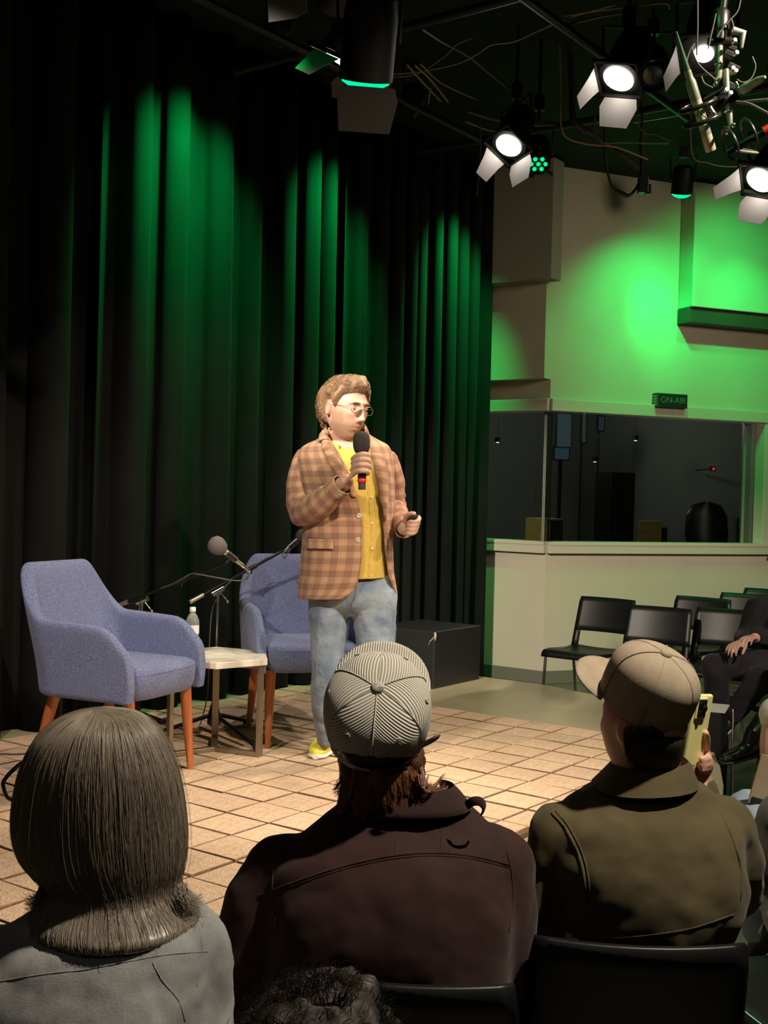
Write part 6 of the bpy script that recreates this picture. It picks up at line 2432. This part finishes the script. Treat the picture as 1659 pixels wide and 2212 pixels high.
limb(mb, [at(1212, 1812, DO - .01), at(1190, 1890, DO - .02), at(1178, 2010, DO - .01), at(1205, 2090, DO + .1), at(1255, 2125, DO + .22)], [.070, .070, .066, .062, .055, .05])
limb(mb, [at(1560, 1790, DO), at(1580, 1870, DO + .04), at(1585, 1925, DO + .16), at(1545, 1830, DO + .21), at(1508, 1712, DO + .25)], [.066, .064, .06, .056, .05, .043])
jo_ = mb.obj('jacket', m_olive, po)
bake(jo_, .009, 4, .5, [('olive_fold', .026, .15), ('olive_fold_fine', .008, .045)])
bjo = bvh_of(jo_)
seam('armhole_seam', po, bjo, [(1192, 1756), (1222, 1790), (1248, 1840), (1262, 1890), (1268, 1950)], .003, m_olive, .0)
seam('armhole_seam', po, bjo, [(1200, 1752), (1230, 1787), (1256, 1838), (1270, 1888), (1276, 1950)], .0018, m_olive, .0)
seam('yoke_seam', po, bjo, [(1432, 1700), (1438, 1720), (1490, 1722)], .0014, m_olive, .0)
seam('hem_band', po, bjo, [(1225, 2022), (1330, 2026), (1420, 2018), (1500, 2004), (1585, 1975)], .0016, m_olive, .0)
seam('shoulder_seam', po, bjo, [(1560, 1760), (1585, 1820), (1600, 1880), (1600, 1940)], .0022, m_olive, .0)
rr = []
for dy, g, dp in ((14, -2, .0), (-8, -8, 0), (-30, -14, -.004), (-40, -10, 0), (-34, 2, .014), (-10, 20, .030), (8, 34, .044), (9, 32, .040)):
    rr.append(px_ring(DO, 1322 - g * 1.2, 1486 + g * .5, 1684 + dy, .02, .082 + dp, n=44, tilt=-.004, p=2.3, a0=-PI - 1.2, a1=.30, y2=1672 + dy))
MB().rings(rr, False, False).obj('jacket_collar', m_olive, po, smooth=60, solid=.003)
seated_legs(po, [at(1310, 2300, DO + .03), at(1470, 2300, DO + .03)], [np.array(at(1290, 2212, 2.75)) * [1, 1, 0] + [0, 0, .52], np.array(at(1490, 2212, 2.75)) * [1, 1, 0] + [0, 0, .52]],
            [np.array(at(1290, 2212, 2.8)) * [1, 1, 0] + [0, 0, .08], np.array(at(1490, 2212, 2.8)) * [1, 1, 0] + [0, 0, .08]], m_darkpant, m_darkshoe)
CMo = Matrix.Translation(Vector(at(1388, 1522, DO))) @ Matrix.Rotation(R(40), 4, 'Z') @ Matrix.Rotation(R(-6), 4, 'Y') @ Matrix.Rotation(R(29), 4, 'X')
cap('cap', CMo, po, m_khaki, m_khaki, None, .068, .078, .004, 1.0, False, .124, .081, .094)
m_dk = streak_mat('dark_hair', (0.006, 0.004, 0.003), (0.024, 0.014, 0.009), (240, 10, 1), .5, .6)
m_dks = hair_mat('dark_strand', (.012, .007, .005), (.05, .028, .018))
rs = []
for l, r, y, dd, dep in ((1338, 1462, 1560, .0, .070), (1330, 1474, 1588, -.01, .080), (1332, 1472, 1615, -.01, .076), (1342, 1464, 1640, -.005, .070), (1352, 1456, 1654, .0, .064)):
    rs.append(px_ring(DO, l, r, y, dd, dep, n=40, a0=-PI * .78, a1=.30))
MB().rings(smooth_rings(rs, 12), False, False).obj('hair', m_dk, po, smooth=180, solid=.006)
cur = []
for _ in range(1200):
    a = rh.uniform(-PI * .77, .28)
    f0 = rh.random()
    y0 = 1580 + 66 * f0
    sh = 1 - .18 * f0 ** 2
    P = [at(1401 + (72 + 1.5 * f) * sh * math.cos(a), y0 - 14 + 20 * f, DO - .008 + (.080 + .002 * f) * sh * math.sin(a)) for f in np.linspace(0, 1, 5)]
    cur.append(P)
strands('hair_strands', po, cur, .0007, m_dks)
# the phone itself
ph = thing('phone', 'phone in a pale yellow case held up beside the khaki cap', 'phone', ph0)
fx = (Vector(RT) * .62 + Vector(FW) * .66 + Vector(UP) * -.10).normalized()
fz = (Vector(UP) * .985 + Vector(RT) * .17).normalized()
fy = fz.cross(fx).normalized()
fz = fx.cross(fy).normalized()
PR = Matrix((fx, fy, fz)).transposed()
m_ycase = pbr('yellow_case', (.78, .76, .33), .45)
MB().box(ph0, (.077, .0125, .158), PR).obj('case', m_ycase, ph, bevel=.006, segs=4)
back_n = fy if fy.dot(Vector(FW)) < 0 else -fy
cc = ph0 + back_n * .0075 + fz * .050 + fx * (-.014)
MB().box(cc, (.043, .005, .046), PR).obj('camera_rim', m_ycase, ph, bevel=.004, segs=3)
cb2 = MB().box(cc + back_n * .0016, (.036, .005, .039), PR).obj('camera_block', M['black_plastic'], ph, bevel=.003)
for dx_, dz_ in ((-.008, .009), (-.008, -.009), (.009, 0)):
    MB().lathe([(.0065, 0), (.0065, .003), (.0045, .0035), (.001, .002)], cc + back_n * .004 + fx * dx_ + fz * dz_, back_n, 16).obj('camera_lens', M['black_metal'], cb2, smooth=40)
MB().box(ph0 - back_n * .0066, (.070, .001, .150), PR).obj('screen', M['black_plastic'], ph)

# ---------------------------------------------------------------- woman with the grey bob
DW = 1.90
pw = thing('person', 'seated woman seen from behind with a grey-brown bob, glasses and a grey denim shirt', 'person', at(215, 2212, DW) * np.array([1, 1, 0]))
HW = head_frame(at(205, 1740, DW + .02), R(180 + 24), R(-2), 0, 1.06)
rgs = [px_ring(DW, l, r, y, dd, dep, n=36, p=2.4) for l, r, y, dd, dep in
       ((150, 310, 1975, .0, .065), (60, 390, 2030, -.02, .09), (-20, 420, 2110, -.03, .12), (-50, 440, 2212, -.03, .14), (-40, 430, 2400, 0, .14), (-30, 420, 2550, .02, .15))]
wL = [at(-25, 2110, DW), at(-70, 2330, DW + .02), at(40, 2430, DW + .28)]
wR = [at(405, 2080, DW), at(455, 2330, DW + .02), at(370, 2430, DW + .28)]
bw_ = torso_body(pw, HW, at(215, 1930, DW), rgs, [wL, wR],
                 [dict(W_=Vector(wL[2]), f=(.5, .8, -.1), n=(0, 0, -1), side=1, s=.9), dict(W_=Vector(wR[2]), f=(-.5, .8, -.1), n=(0, 0, -1), side=-1, s=.9)])
paint(bw_, [HW], np.array([.58, .34, .25]))
m_gden = cloth('grey_denim', (0.12, 0.128, 0.135), (0.34, 0.345, 0.34), 9, .15, (160, 900, 900))
rgs = [px_ring(DW, l, r, y, dd, dep, n=44, p=2.5, y2=y2) for l, r, y, dd, dep, y2 in
       ((130, 360, 1935, .0, .085, 1915), (60, 425, 1965, -.005, .11, 1940), (-10, 450, 2005, -.02, .135, 1975), (-50, 462, 2070, -.03, .15, 2050), (-70, 462, 2150, -.04, .158, None), (-70, 462, 2250, -.035, .16, None), (-60, 455, 2380, -.01, .16, None), (-40, 440, 2560, .02, .16, None))]
mb = MB().rings(smooth_rings(rgs, 30))
limb(mb, [at(-35, 2090, DW - .01), at(-85, 2200, DW - .02), at(-90, 2340, DW), at(40, 2430, DW + .25)], [.07, .068, .062, .058, .046])
limb(mb, [at(412, 2040, DW - .01), at(432, 2150, DW - .02), at(440, 2330, DW), at(370, 2430, DW + .25)], [.062, .058, .055, .052, .044])
jw = mb.obj('shirt', m_gden, pw)
bake(jw, .009, 3, .5, [('denim_shirt_fold', .020, .12), ('denim_shirt_fine', .007, .035)])
bjw = bvh_of(jw)
seam('yoke_seam', pw, bjw, [(0, 2120), (90, 2105), (180, 2095), (260, 2080), (360, 2062), (450, 2055)], 0.0011, m_gden, .0)
seam('armhole_seam', pw, bjw, [(330, 2080), (352, 2120), (385, 2160), (400, 2205)], 0.0011, m_gden, .0)
seam('armhole_seam', pw, bjw, [(405, 1950), (428, 2000), (436, 2060), (425, 2130)], 0.0011, m_gden, .0)
seated_legs(pw, [at(130, 2560, DW + .03), at(300, 2560, DW + .03)], [np.array(at(110, 2212, 2.4)) * [1, 1, 0] + [0, 0, .52], np.array(at(330, 2212, 2.4)) * [1, 1, 0] + [0, 0, .52]],
            [np.array(at(110, 2212, 2.45)) * [1, 1, 0] + [0, 0, .08], np.array(at(330, 2212, 2.45)) * [1, 1, 0] + [0, 0, .08]], m_darkpant, m_darkshoe)
# bob: smooth mass that turns out at the ends
m_grey = streak_mat('grey_brown_hair', (0.12, 0.098, 0.07), (0.20, 0.17, 0.13), (150, 1.2, 1), .38, .15)
m_greys = hair_mat('grey_strand', (0.13, 0.105, 0.075), (0.21, 0.18, 0.135), .45)
HB = ((200, 232, 1531, .0, .02), (150, 290, 1541, .0, .052), (112, 322, 1560, .0, .076), (86, 345, 1585, .0, .093), (66, 363, 1618, .0, .106), (50, 378, 1655, .0, .115), (40, 389, 1700, .0, .120), (34, 396, 1745, .0, .122), (34, 400, 1790, -.002, .121),
      (44, 400, 1830, -.004, .118), (66, 397, 1866, -.006, .112), (100, 388, 1895, -.008, .104), (106, 388, 1918, -.012, .104), (90, 404, 1940, -.018, .112), (74, 424, 1962, -.026, .120), (72, 432, 1982, -.034, .124), (84, 424, 2000, -.036, .120), (110, 395, 2014, -.03, .108), (150, 345, 2022, -.02, .085))
rs = smooth_rings([px_ring(DW, l, r, y, dd, dep, n=72, p=2.1) for l, r, y, dd, dep in HB], 60)
RSW = np.array(rs)
hw_ = MB().rings(rs, True, True, uv='mean').obj('hair', m_grey, pw, smooth=180)
cur = []
m_, n_ = RSW.shape[:2]
for _ in range(3600):
    j = rh.random() * n_
    i0 = rh.random() ** 2.0 * m_ * .55
    ln = rh.uniform(.35, .62) * m_
    lift = abs(rh.gauss(0, .0006)) + .0002
    if rh.random() < .015:
        lift += rh.random() * .006
    dj = rh.gauss(0, 1.1)
    P = []
    for f in np.linspace(0, 1, 10):
        i = min(m_ - 8.01, i0 + ln * f)
        q = RSW[int(i)] * (1 - i % 1) + RSW[int(i) + 1] * (i % 1)
        jj = (j + dj * f) % n_
        a, b = q[int(jj)], q[(int(jj) + 1) % n_]
        p = a * (1 - jj % 1) + b * (jj % 1)
        c = q.mean(0)
        o_ = p - c
        p = p + o_ / (np.linalg.norm(o_) + 1e-6) * lift * (1 + 1.2 * f * f)
        P.append(p)
    cur.append(P)
for _ in range(500):     # ends that flick out at the shoulders
    sgn = rh.choice((-1, 1, 1))
    y0 = rh.uniform(1905, 1945)
    x0 = (88 + rh.uniform(-4, 14)) if sgn < 0 else (398 + rh.uniform(-22, 6))
    ex_ = (56 + rh.uniform(-6, 24)) if sgn < 0 else (438 + rh.uniform(-34, 6))
    ey_ = (1950 + rh.uniform(-22, 25)) if sgn < 0 else (1950 + rh.uniform(-22, 34))
    d0 = DW + rh.uniform(-.07, .05)
    P = [at(x0 * (1 - f) + ex_ * f, y0 * (1 - f) + ey_ * f + 14 * math.sin(PI * f), d0 - .012 * math.sin(PI * f)) for f in np.linspace(0, 1, 10)]
    cur.append(P)
strands('hair_strands', pw, cur, .00045, m_greys)
# her glasses, seen past the cheek
m_tort = pbr('dark_tortoise', (.03, .012, .010), .25, spec=.7)
dg2 = DW + .12
P = [at(60, 1650, dg2 - .06), at(44, 1651, dg2 - .01), at(28, 1664, dg2), at(17, 1675, dg2), at(8, 1688, dg2), at(7, 1697, dg2), at(12, 1715, dg2), at(18, 1724, dg2), at(30, 1728, dg2), at(42, 1723, dg2 + .01), at(50, 1712, dg2 + .02)]
gw = MB().tube(spline(P, 44), [(.0030, .0042)] * 44, 8).obj('glasses', m_tort, pw, smooth=60)
MB().tube([at(8, 1690, dg2), at(30, 1697, dg2 - .03), at(60, 1706, dg2 - .08)], .0016, 6).obj('temple_arm', m_tort, gw)
P = [at(40, 1656, dg2), at(20, 1676, dg2), at(12, 1696, dg2), at(18, 1722, dg2), at(44, 1722, dg2), at(52, 1690, dg2)]
MB().add(P, [tuple(range(6))]).obj('spectacle_lens', m_lensg, gw)

# ---------------------------------------------------------------- dark curly head at the bottom edge
DC = 1.25
pc_ = thing('person', 'dark curly head of a person at the bottom edge before the maroon jacket', 'person', at(690, 2212, DC) * np.array([1, 1, 0]))
HC = head_frame(at(690, 2385, DC), R(180), 0, 0, .92)
rgs = [px_ring(DC, l, r, y, dd, dep, n=30) for l, r, y, dd, dep in ((600, 780, 2530, .0, .07), (480, 900, 2600, 0, .10), (420, 960, 2750, 0, .12), (440, 940, 3000, 0, .13))]
b_ = torso_body(pc_, HC, at(690, 2500, DC), rgs, [[at(470, 2640, DC), at(430, 2900, DC), at(520, 2990, DC + .2)], [at(910, 2640, DC), at(950, 2900, DC), at(860, 2990, DC + .2)]], None, 1, .009)
paint(b_, [HC], np.array([.45, .25, .17]))
rgs = [px_ring(DC, l, r, y, dd, dep, n=36, p=2.4) for l, r, y, dd, dep in ((590, 790, 2525, .0, .08), (470, 910, 2600, 0, .115), (395, 985, 2720, 0, .14), (400, 980, 3000, 0, .15))]
mb = MB().rings(smooth_rings(rgs, 16))
limb(mb, [at(470, 2640, DC), at(430, 2900, DC), at(520, 2990, DC + .18)], [.06, .055, .05, .045])
limb(mb, [at(910, 2640, DC), at(950, 2900, DC), at(860, 2990, DC + .18)], [.06, .055, .05, .045])
bake(mb.obj('jacket', M['cable'], pc_), .012, 3)
rs = [px_ring(DC, l, r, y, dd, dep, n=48) for l, r, y, dd, dep in ((655, 725, 2140, 0, .03), (590, 790, 2160, 0, .07), (545, 840, 2200, 0, .10), (520, 860, 2265, 0, .115), (525, 855, 2330, 0, .11), (560, 820, 2420, 0, .10))]
h_ = MB().rings(smooth_rings(rs, 30)).obj('hair', m_dk, pc_, smooth=180)
bake(h_, 0, 0, .5, [('curl_lump', .04, .035)])
cur = []
for _ in range(2600):
    a, e = rh.uniform(0, 2 * PI), rh.uniform(.0, 1.45)
    c = np.array(at(690, 2310, DC))
    dirn = np.array([math.cos(a) * math.cos(e), math.sin(a) * math.cos(e), math.sin(e)])
    p0 = c + dirn * np.array([.080, .105, .072]) 
    t1 = np.cross(dirn, [rh.gauss(0, 1), rh.gauss(0, 1), rh.gauss(0, 1)])
    t1 /= np.linalg.norm(t1) + 1e-6
    t2 = np.cross(dirn, t1)
    P = []
    rad, tw, L_ = rh.uniform(.004, .010), rh.uniform(3, 8), rh.uniform(.02, .05)
    for f in np.linspace(0, 1, 10):
        P.append(p0 + dirn * L_ * .5 * f + t1 * L_ * .8 * f + rad * (t2 * math.sin(tw * f) + dirn * math.cos(tw * f)))
    cur.append(P)
strands('hair_strands', pc_, cur, .0006, hair_mat('black_curl', (.003, .0025, .002), (.006, .0045, .0035), .9, .08))
# ================================================================ chairs of the audience and the people cut by the right edge
CHF = 'black chairs of the audience rows'
dup(sc0, (at(1320, 2100, 2.30)[0], 2.30, 0), R(178), 'black chair back below the hem of the olive jacket', group=CHF).scale = (.80, 1, 1)
dup(sc0, (at(890, 2100, 2.12)[0], 2.12, 0), R(174), 'black chair back behind the maroon jacket at the lower edge', group=CHF).scale = (.80, 1, 1)
dup(sc0, (at(1790, 2000, 2.68)[0], 2.68, 0), R(195), 'black chair back cut by the right edge beside the olive jacket', group=CHF)
dup(sc0, (at(200, 2200, 1.92)[0], 1.92, 0), R(178), 'black chair under the woman with the grey bob', group=CHF)


def seated(label, d, hx, joints, tops, skin, hairm, hair_len, mats, face_yaw, sleeve_r=.055, bare_legs=False, shoes=None, head_s=1.0):
    """generic seated person; joints are (px, py, depth) triples"""
    J = {k: Vector(at(*v)) for k, v in joints.items()}
    t = thing('person', label, 'person', (J['hip'].x, J['hip'].y, 0))
    Hm = head_frame(J['head'], face_yaw, 0, 0, head_s)
    mb = MB()
    put(mb, head_local(48, 36), Hm)
    a = Hm @ Vector((0, .03, -.07))
    mb.tube([a, a.lerp(J['neck'], .6), J['neck'], J['neck'] - Vector((0, 0, .06))], [.055, .056, .062, .08], 16)
    sp_ = [J['neck'] - Vector((0, 0, .05)), J['chest'], J['waist'], J['hip']]
    sd = (J['shR'] - J['shL']).normalized()
    fwd = Vector((0, 0, 1)).cross(sd)
    w = ((.09, .07), (.175, .105), (.155, .105), (.175, .12))

    def trunk(extra):
        rs = []
        for c, (a_, b_) in zip(sp_, w):
            rs.append([tuple(c + sd * ((a_ + extra) * math.cos(q)) + fwd * ((b_ + extra) * math.sin(q))) for q in np.linspace(0, 2 * PI, 29)[:-1]])
        return smooth_rings(rs, 16)
    mb.rings(trunk(-.012))
    for s in 'LR':
        limb(mb, [J['sh' + s], J['el' + s], J['wr' + s]], [.046, .040, .036, .028], 12)
        f = (J['hn' + s] - J['wr' + s]).normalized()
        hand(mb, J['wr' + s], f, Vector((0, 0, -1)), .95, 1 if s == 'L' else -1, (.35, .5, .5))
        hp = J['hip'] + sd * (.09 if s == 'R' else -.09)
        limb(mb, [hp, J['kn' + s]], [.072, .058], 14)
        limb(mb, [J['kn' + s], J['kn' + s].lerp(J['an' + s], .35), J['an' + s]], [.055, .056, .030], 14)
    bo = mb.obj('body', M['skin'], t)
    bake(bo, .0052, 2)
    paint(bo, [Hm], np.array(skin))
    mb = MB().rings(trunk(.008))
    for s in 'LR':
        limb(mb, [J['sh' + s], J['el' + s], J['wr' + s].lerp(J['el' + s], .12)], [sleeve_r + .010, sleeve_r, sleeve_r * .95, sleeve_r * .8], 16)
    o = mb.obj(tops[0], mats[0], t)
    bake(o, .012, 4, .5, [('top_fold_' + o.name, .02, .1)])
    mb = MB().ball(J['hip'], (.19, .17, .12), 20, 12)
    for s in 'LR':
        hp = J['hip'] + sd * (.09 if s == 'R' else -.09)
        if bare_legs:
            limb(mb, [hp, hp.lerp(J['kn' + s], .98)], [.095, .09, .085], 16)
        else:
            limb(mb, [hp, J['kn' + s]], [.092, .08], 16)
            limb(mb, [J['kn' + s], J['an' + s]], [.078, .066, .056], 16)
    o = mb.obj(tops[1], mats[1], t)
    bake(o, .012, 4, .5, [('leg_fold_' + o.name, .014, .07)])
    for s in 'LR':
        dr = (J['to' + s] - J['an' + s]).normalized()
        A = J['an' + s]
        shaft = J['kn' + s] - A
        sdv = dr.cross(shaft).normalized()
        upv = sdv.cross(dr)
        P = []
        for q, wd, z0, z1 in ((-.075, .024, -.055, .0), (-.06, .036, -.075, .03), (0, .041, -.078, .02), (.07, .045, -.078, -.02), (.13, .046, -.078, -.034), (.18, .03, -.075, -.045)):
            P.append([tuple(A + dr * q + sdv * (wd * math.cos(k)) + upv * ((z0 + z1) / 2 + (z1 - z0) / 2 * math.sin(k))) for k in np.linspace(0, 2 * PI, 17)[:-1]])
        sh = MB().rings(smooth_rings(P, 18))
        if shoes == 'boot':
            sh.tube([A - upv * .03, A + shaft.normalized() * .04, A + shaft.normalized() * .13], [.050, .056, .062], 18, cap=True)
        so_ = sh.obj('boot' if shoes == 'boot' else 'shoe', mats[2], t, smooth=60)
        if shoes == 'boot':
            bake(so_, .008, 2)
        P = [[tuple(A + dr * q + sdv * (wd * math.cos(k)) + upv * (-.079 + .012 * math.sin(k))) for k in np.linspace(0, 2 * PI, 13)[:-1]] for q, wd in ((-.085, .02), (-.07, .040), (0, .046), (.1, .050), (.16, .045), (.19, .02))]
        MB().rings(P).obj('sole', mats[3], t, smooth=60)
        if shoes == 'boot':
            MB().tube([A + shaft.normalized() * .11, A + shaft.normalized() * .19], [.058, .060], 16, cap=False).obj('sock', M['rubber'], t, smooth=60)
    # short hair
    rs = []
    for q in np.linspace(0, 1, 14):
        ring = []
        for u in np.linspace(0, 2 * PI, 41)[:-1]:
            lo = hairline(u) - hair_len * (abs((u + PI) % (2 * PI) - PI) > 1.2)
            v = lo + (PI / 2 * .99 - lo) * q
            ring.append(tuple(hair_surface(Hm, u, v, .004 if q == 0 else .016 + .004 * math.sin(6 * u + 4 * q))[0]))
        rs.append(ring)
    MB().rings(rs, True, True).obj('hair', hairm, t, smooth=180)
    return t, J


m_blackcloth = cloth('black_cloth', (.010, .010, .012), (.026, .024, .026), 8, .25)
m_blackpant = cloth('black_trouser_cloth', (.013, .011, .013), (.030, .026, .030), 8, .25)
m_boot = pbr('black_leather', (.014, .013, .012), .22, spec=.7)
m_palesole = pbr('pale_sole', (.5, .55, .42), .6)
m_white = pbr('white_cotton', (.75, .72, .68), .8)
m_lightdenim = cloth('light_denim', (.36, .46, .58), (.58, .68, .78), 8, .3)
m_greyj = cloth('grey_green_jacket', (.065, .068, .05), (.15, .15, .12), 8, .35)

D1 = 6.7
seated('seated person all in black with clasped hands before the black chairs', D1, 0,
       dict(head=(1700, 1198, D1 + .05), neck=(1693, 1262, D1 + .05), chest=(1688, 1325, D1 + .03), waist=(1690, 1385, D1), hip=(1698, 1432, D1),
            shL=(1636, 1312, D1 - .08), elL=(1612, 1368, D1 - .10), wrL=(1600, 1389, D1 - .24), hnL=(1585, 1395, D1 - .30),
            shR=(1722, 1312, D1 + .14), elR=(1690, 1376, D1 + .05), wrR=(1630, 1378, D1 - .20), hnR=(1608, 1378, D1 - .30),
            knL=(1545, 1440, D1 - .22), anL=(1550, 1560, D1 - .15), toL=(1520, 1575, D1 - .25),
            knR=(1640, 1470, D1 - .30), anR=(1582, 1545, D1 - .25), toR=(1560, 1562, D1 - .35)),
       ('sweater', 'trousers'), (.66, .36, .27), m_dk, .1, (m_blackcloth, m_blackpant, m_darkshoe, m_palesole), R(-120))
dup(sc0, (at(1712, 1430, D1)[0], D1 + .05, 0), R(-80), 'black chair under the black-clad person with clasped hands', group=CHF)

D2 = 6.0
seated('seated person with bare legs and black ankle boots at the right edge', D2, 0,
       dict(head=(1850, 1235, D2 + .05), neck=(1850, 1300, D2 + .05), chest=(1850, 1372, D2 + .03), waist=(1852, 1440, D2), hip=(1855, 1485, D2),
            shL=(1790, 1350, D2 - .06), elL=(1770, 1430, D2 - .10), wrL=(1745, 1485, D2 - .2), hnL=(1725, 1490, D2 - .25),
            shR=(1900, 1350, D2 + .1), elR=(1880, 1430, D2 + .05), wrR=(1790, 1480, D2 - .2), hnR=(1765, 1485, D2 - .25),
            knL=(1712, 1488, D2 - .05), anL=(1622, 1598, D2 - .10), toL=(1545, 1618, D2 - .16),
            knR=(1672, 1545, D2 - .32), anR=(1655, 1722, D2 - .30), toR=(1600, 1750, D2 - .4)),
       ('sweater', 'shorts'), (.78, .47, .38), m_dk, .3, (m_blackcloth, m_white, m_boot, M['rubber']), R(-110), bare_legs=True, shoes='boot')
dup(sc0, (at(1868, 1485, D2)[0], D2 + .05, 0), R(-80), 'black chair under the person with ankle boots', group=CHF)

D3 = 2.95
seated('seated person in light blue jeans and a grey-green jacket beyond the olive jacket', D3, 0,
       dict(head=(1830, 1530, D3 + .05), neck=(1822, 1662, D3 + .03), chest=(1815, 1770, D3), waist=(1815, 1900, D3 - .02), hip=(1815, 1990, D3 - .02),
            shL=(1695, 1775, D3 - .02), elL=(1650, 1880, D3 + .04), wrL=(1690, 1800, D3 + .38), hnL=(1700, 1785, D3 + .45),
            shR=(1940, 1770, D3), elR=(1960, 1900, D3 + .1), wrR=(1850, 1820, D3 + .38), hnR=(1830, 1800, D3 + .45),
            knL=(1614, 1760, D3 + .75), anL=(1640, 2010, D3 + .70), toL=(1600, 2040, D3 + .75),
            knR=(1720, 1752, D3 + .72), anR=(1730, 2010, D3 + .70), toR=(1700, 2040, D3 + .8)),
       ('jacket', 'jeans'), (.6, .36, .27), m_dk, .1, (m_greyj, m_lightdenim, m_darkshoe, m_palesole), R(180 + 30), .062)
# folder standing on the lap
p = Vector(at(1664, 1690, D3 + .62))
fo = thing('folder', 'tan folder with a dark corner held upright over light blue jeans at the right edge', 'folder', p)
MB().box(p, (.10, .008, .155), Matrix.Rotation(R(14), 3, 'Y')).obj('cover', pbr('tan_card', (.62, .47, .28), .7), fo)
MB().box(p + Vector((-.035, -.005, -.065)), (.05, .004, .03), Matrix.Rotation(R(14), 3, 'Y')).obj('corner_patch', M['rubber'], fo)
# small case on the floor
p = Vector(at(1538, 1600, 6.25))
p.z = 0
cs_ = thing('black_case', 'small black case with pale paper on top by the black-clad person', 'case', p)
MB().box(p + Vector((0, 0, .24)), (.13, .24, .48), Matrix.Rotation(R(-25), 3, 'Z')).obj('case_body', M['black_paint'], cs_, bevel=.006)
MB().box(p + Vector((0, 0, .484)), (.15, .25, .006), Matrix.Rotation(R(-22), 3, 'Z')).obj('paper', pbr('pale_paper', (.55, .56, .44), .7), cs_)
MB().tube([p + Vector((.075, -.12, .5)), p + Vector((.078, -.125, .0))], .008, 8).obj('leg', M['chrome'], cs_, smooth=60)
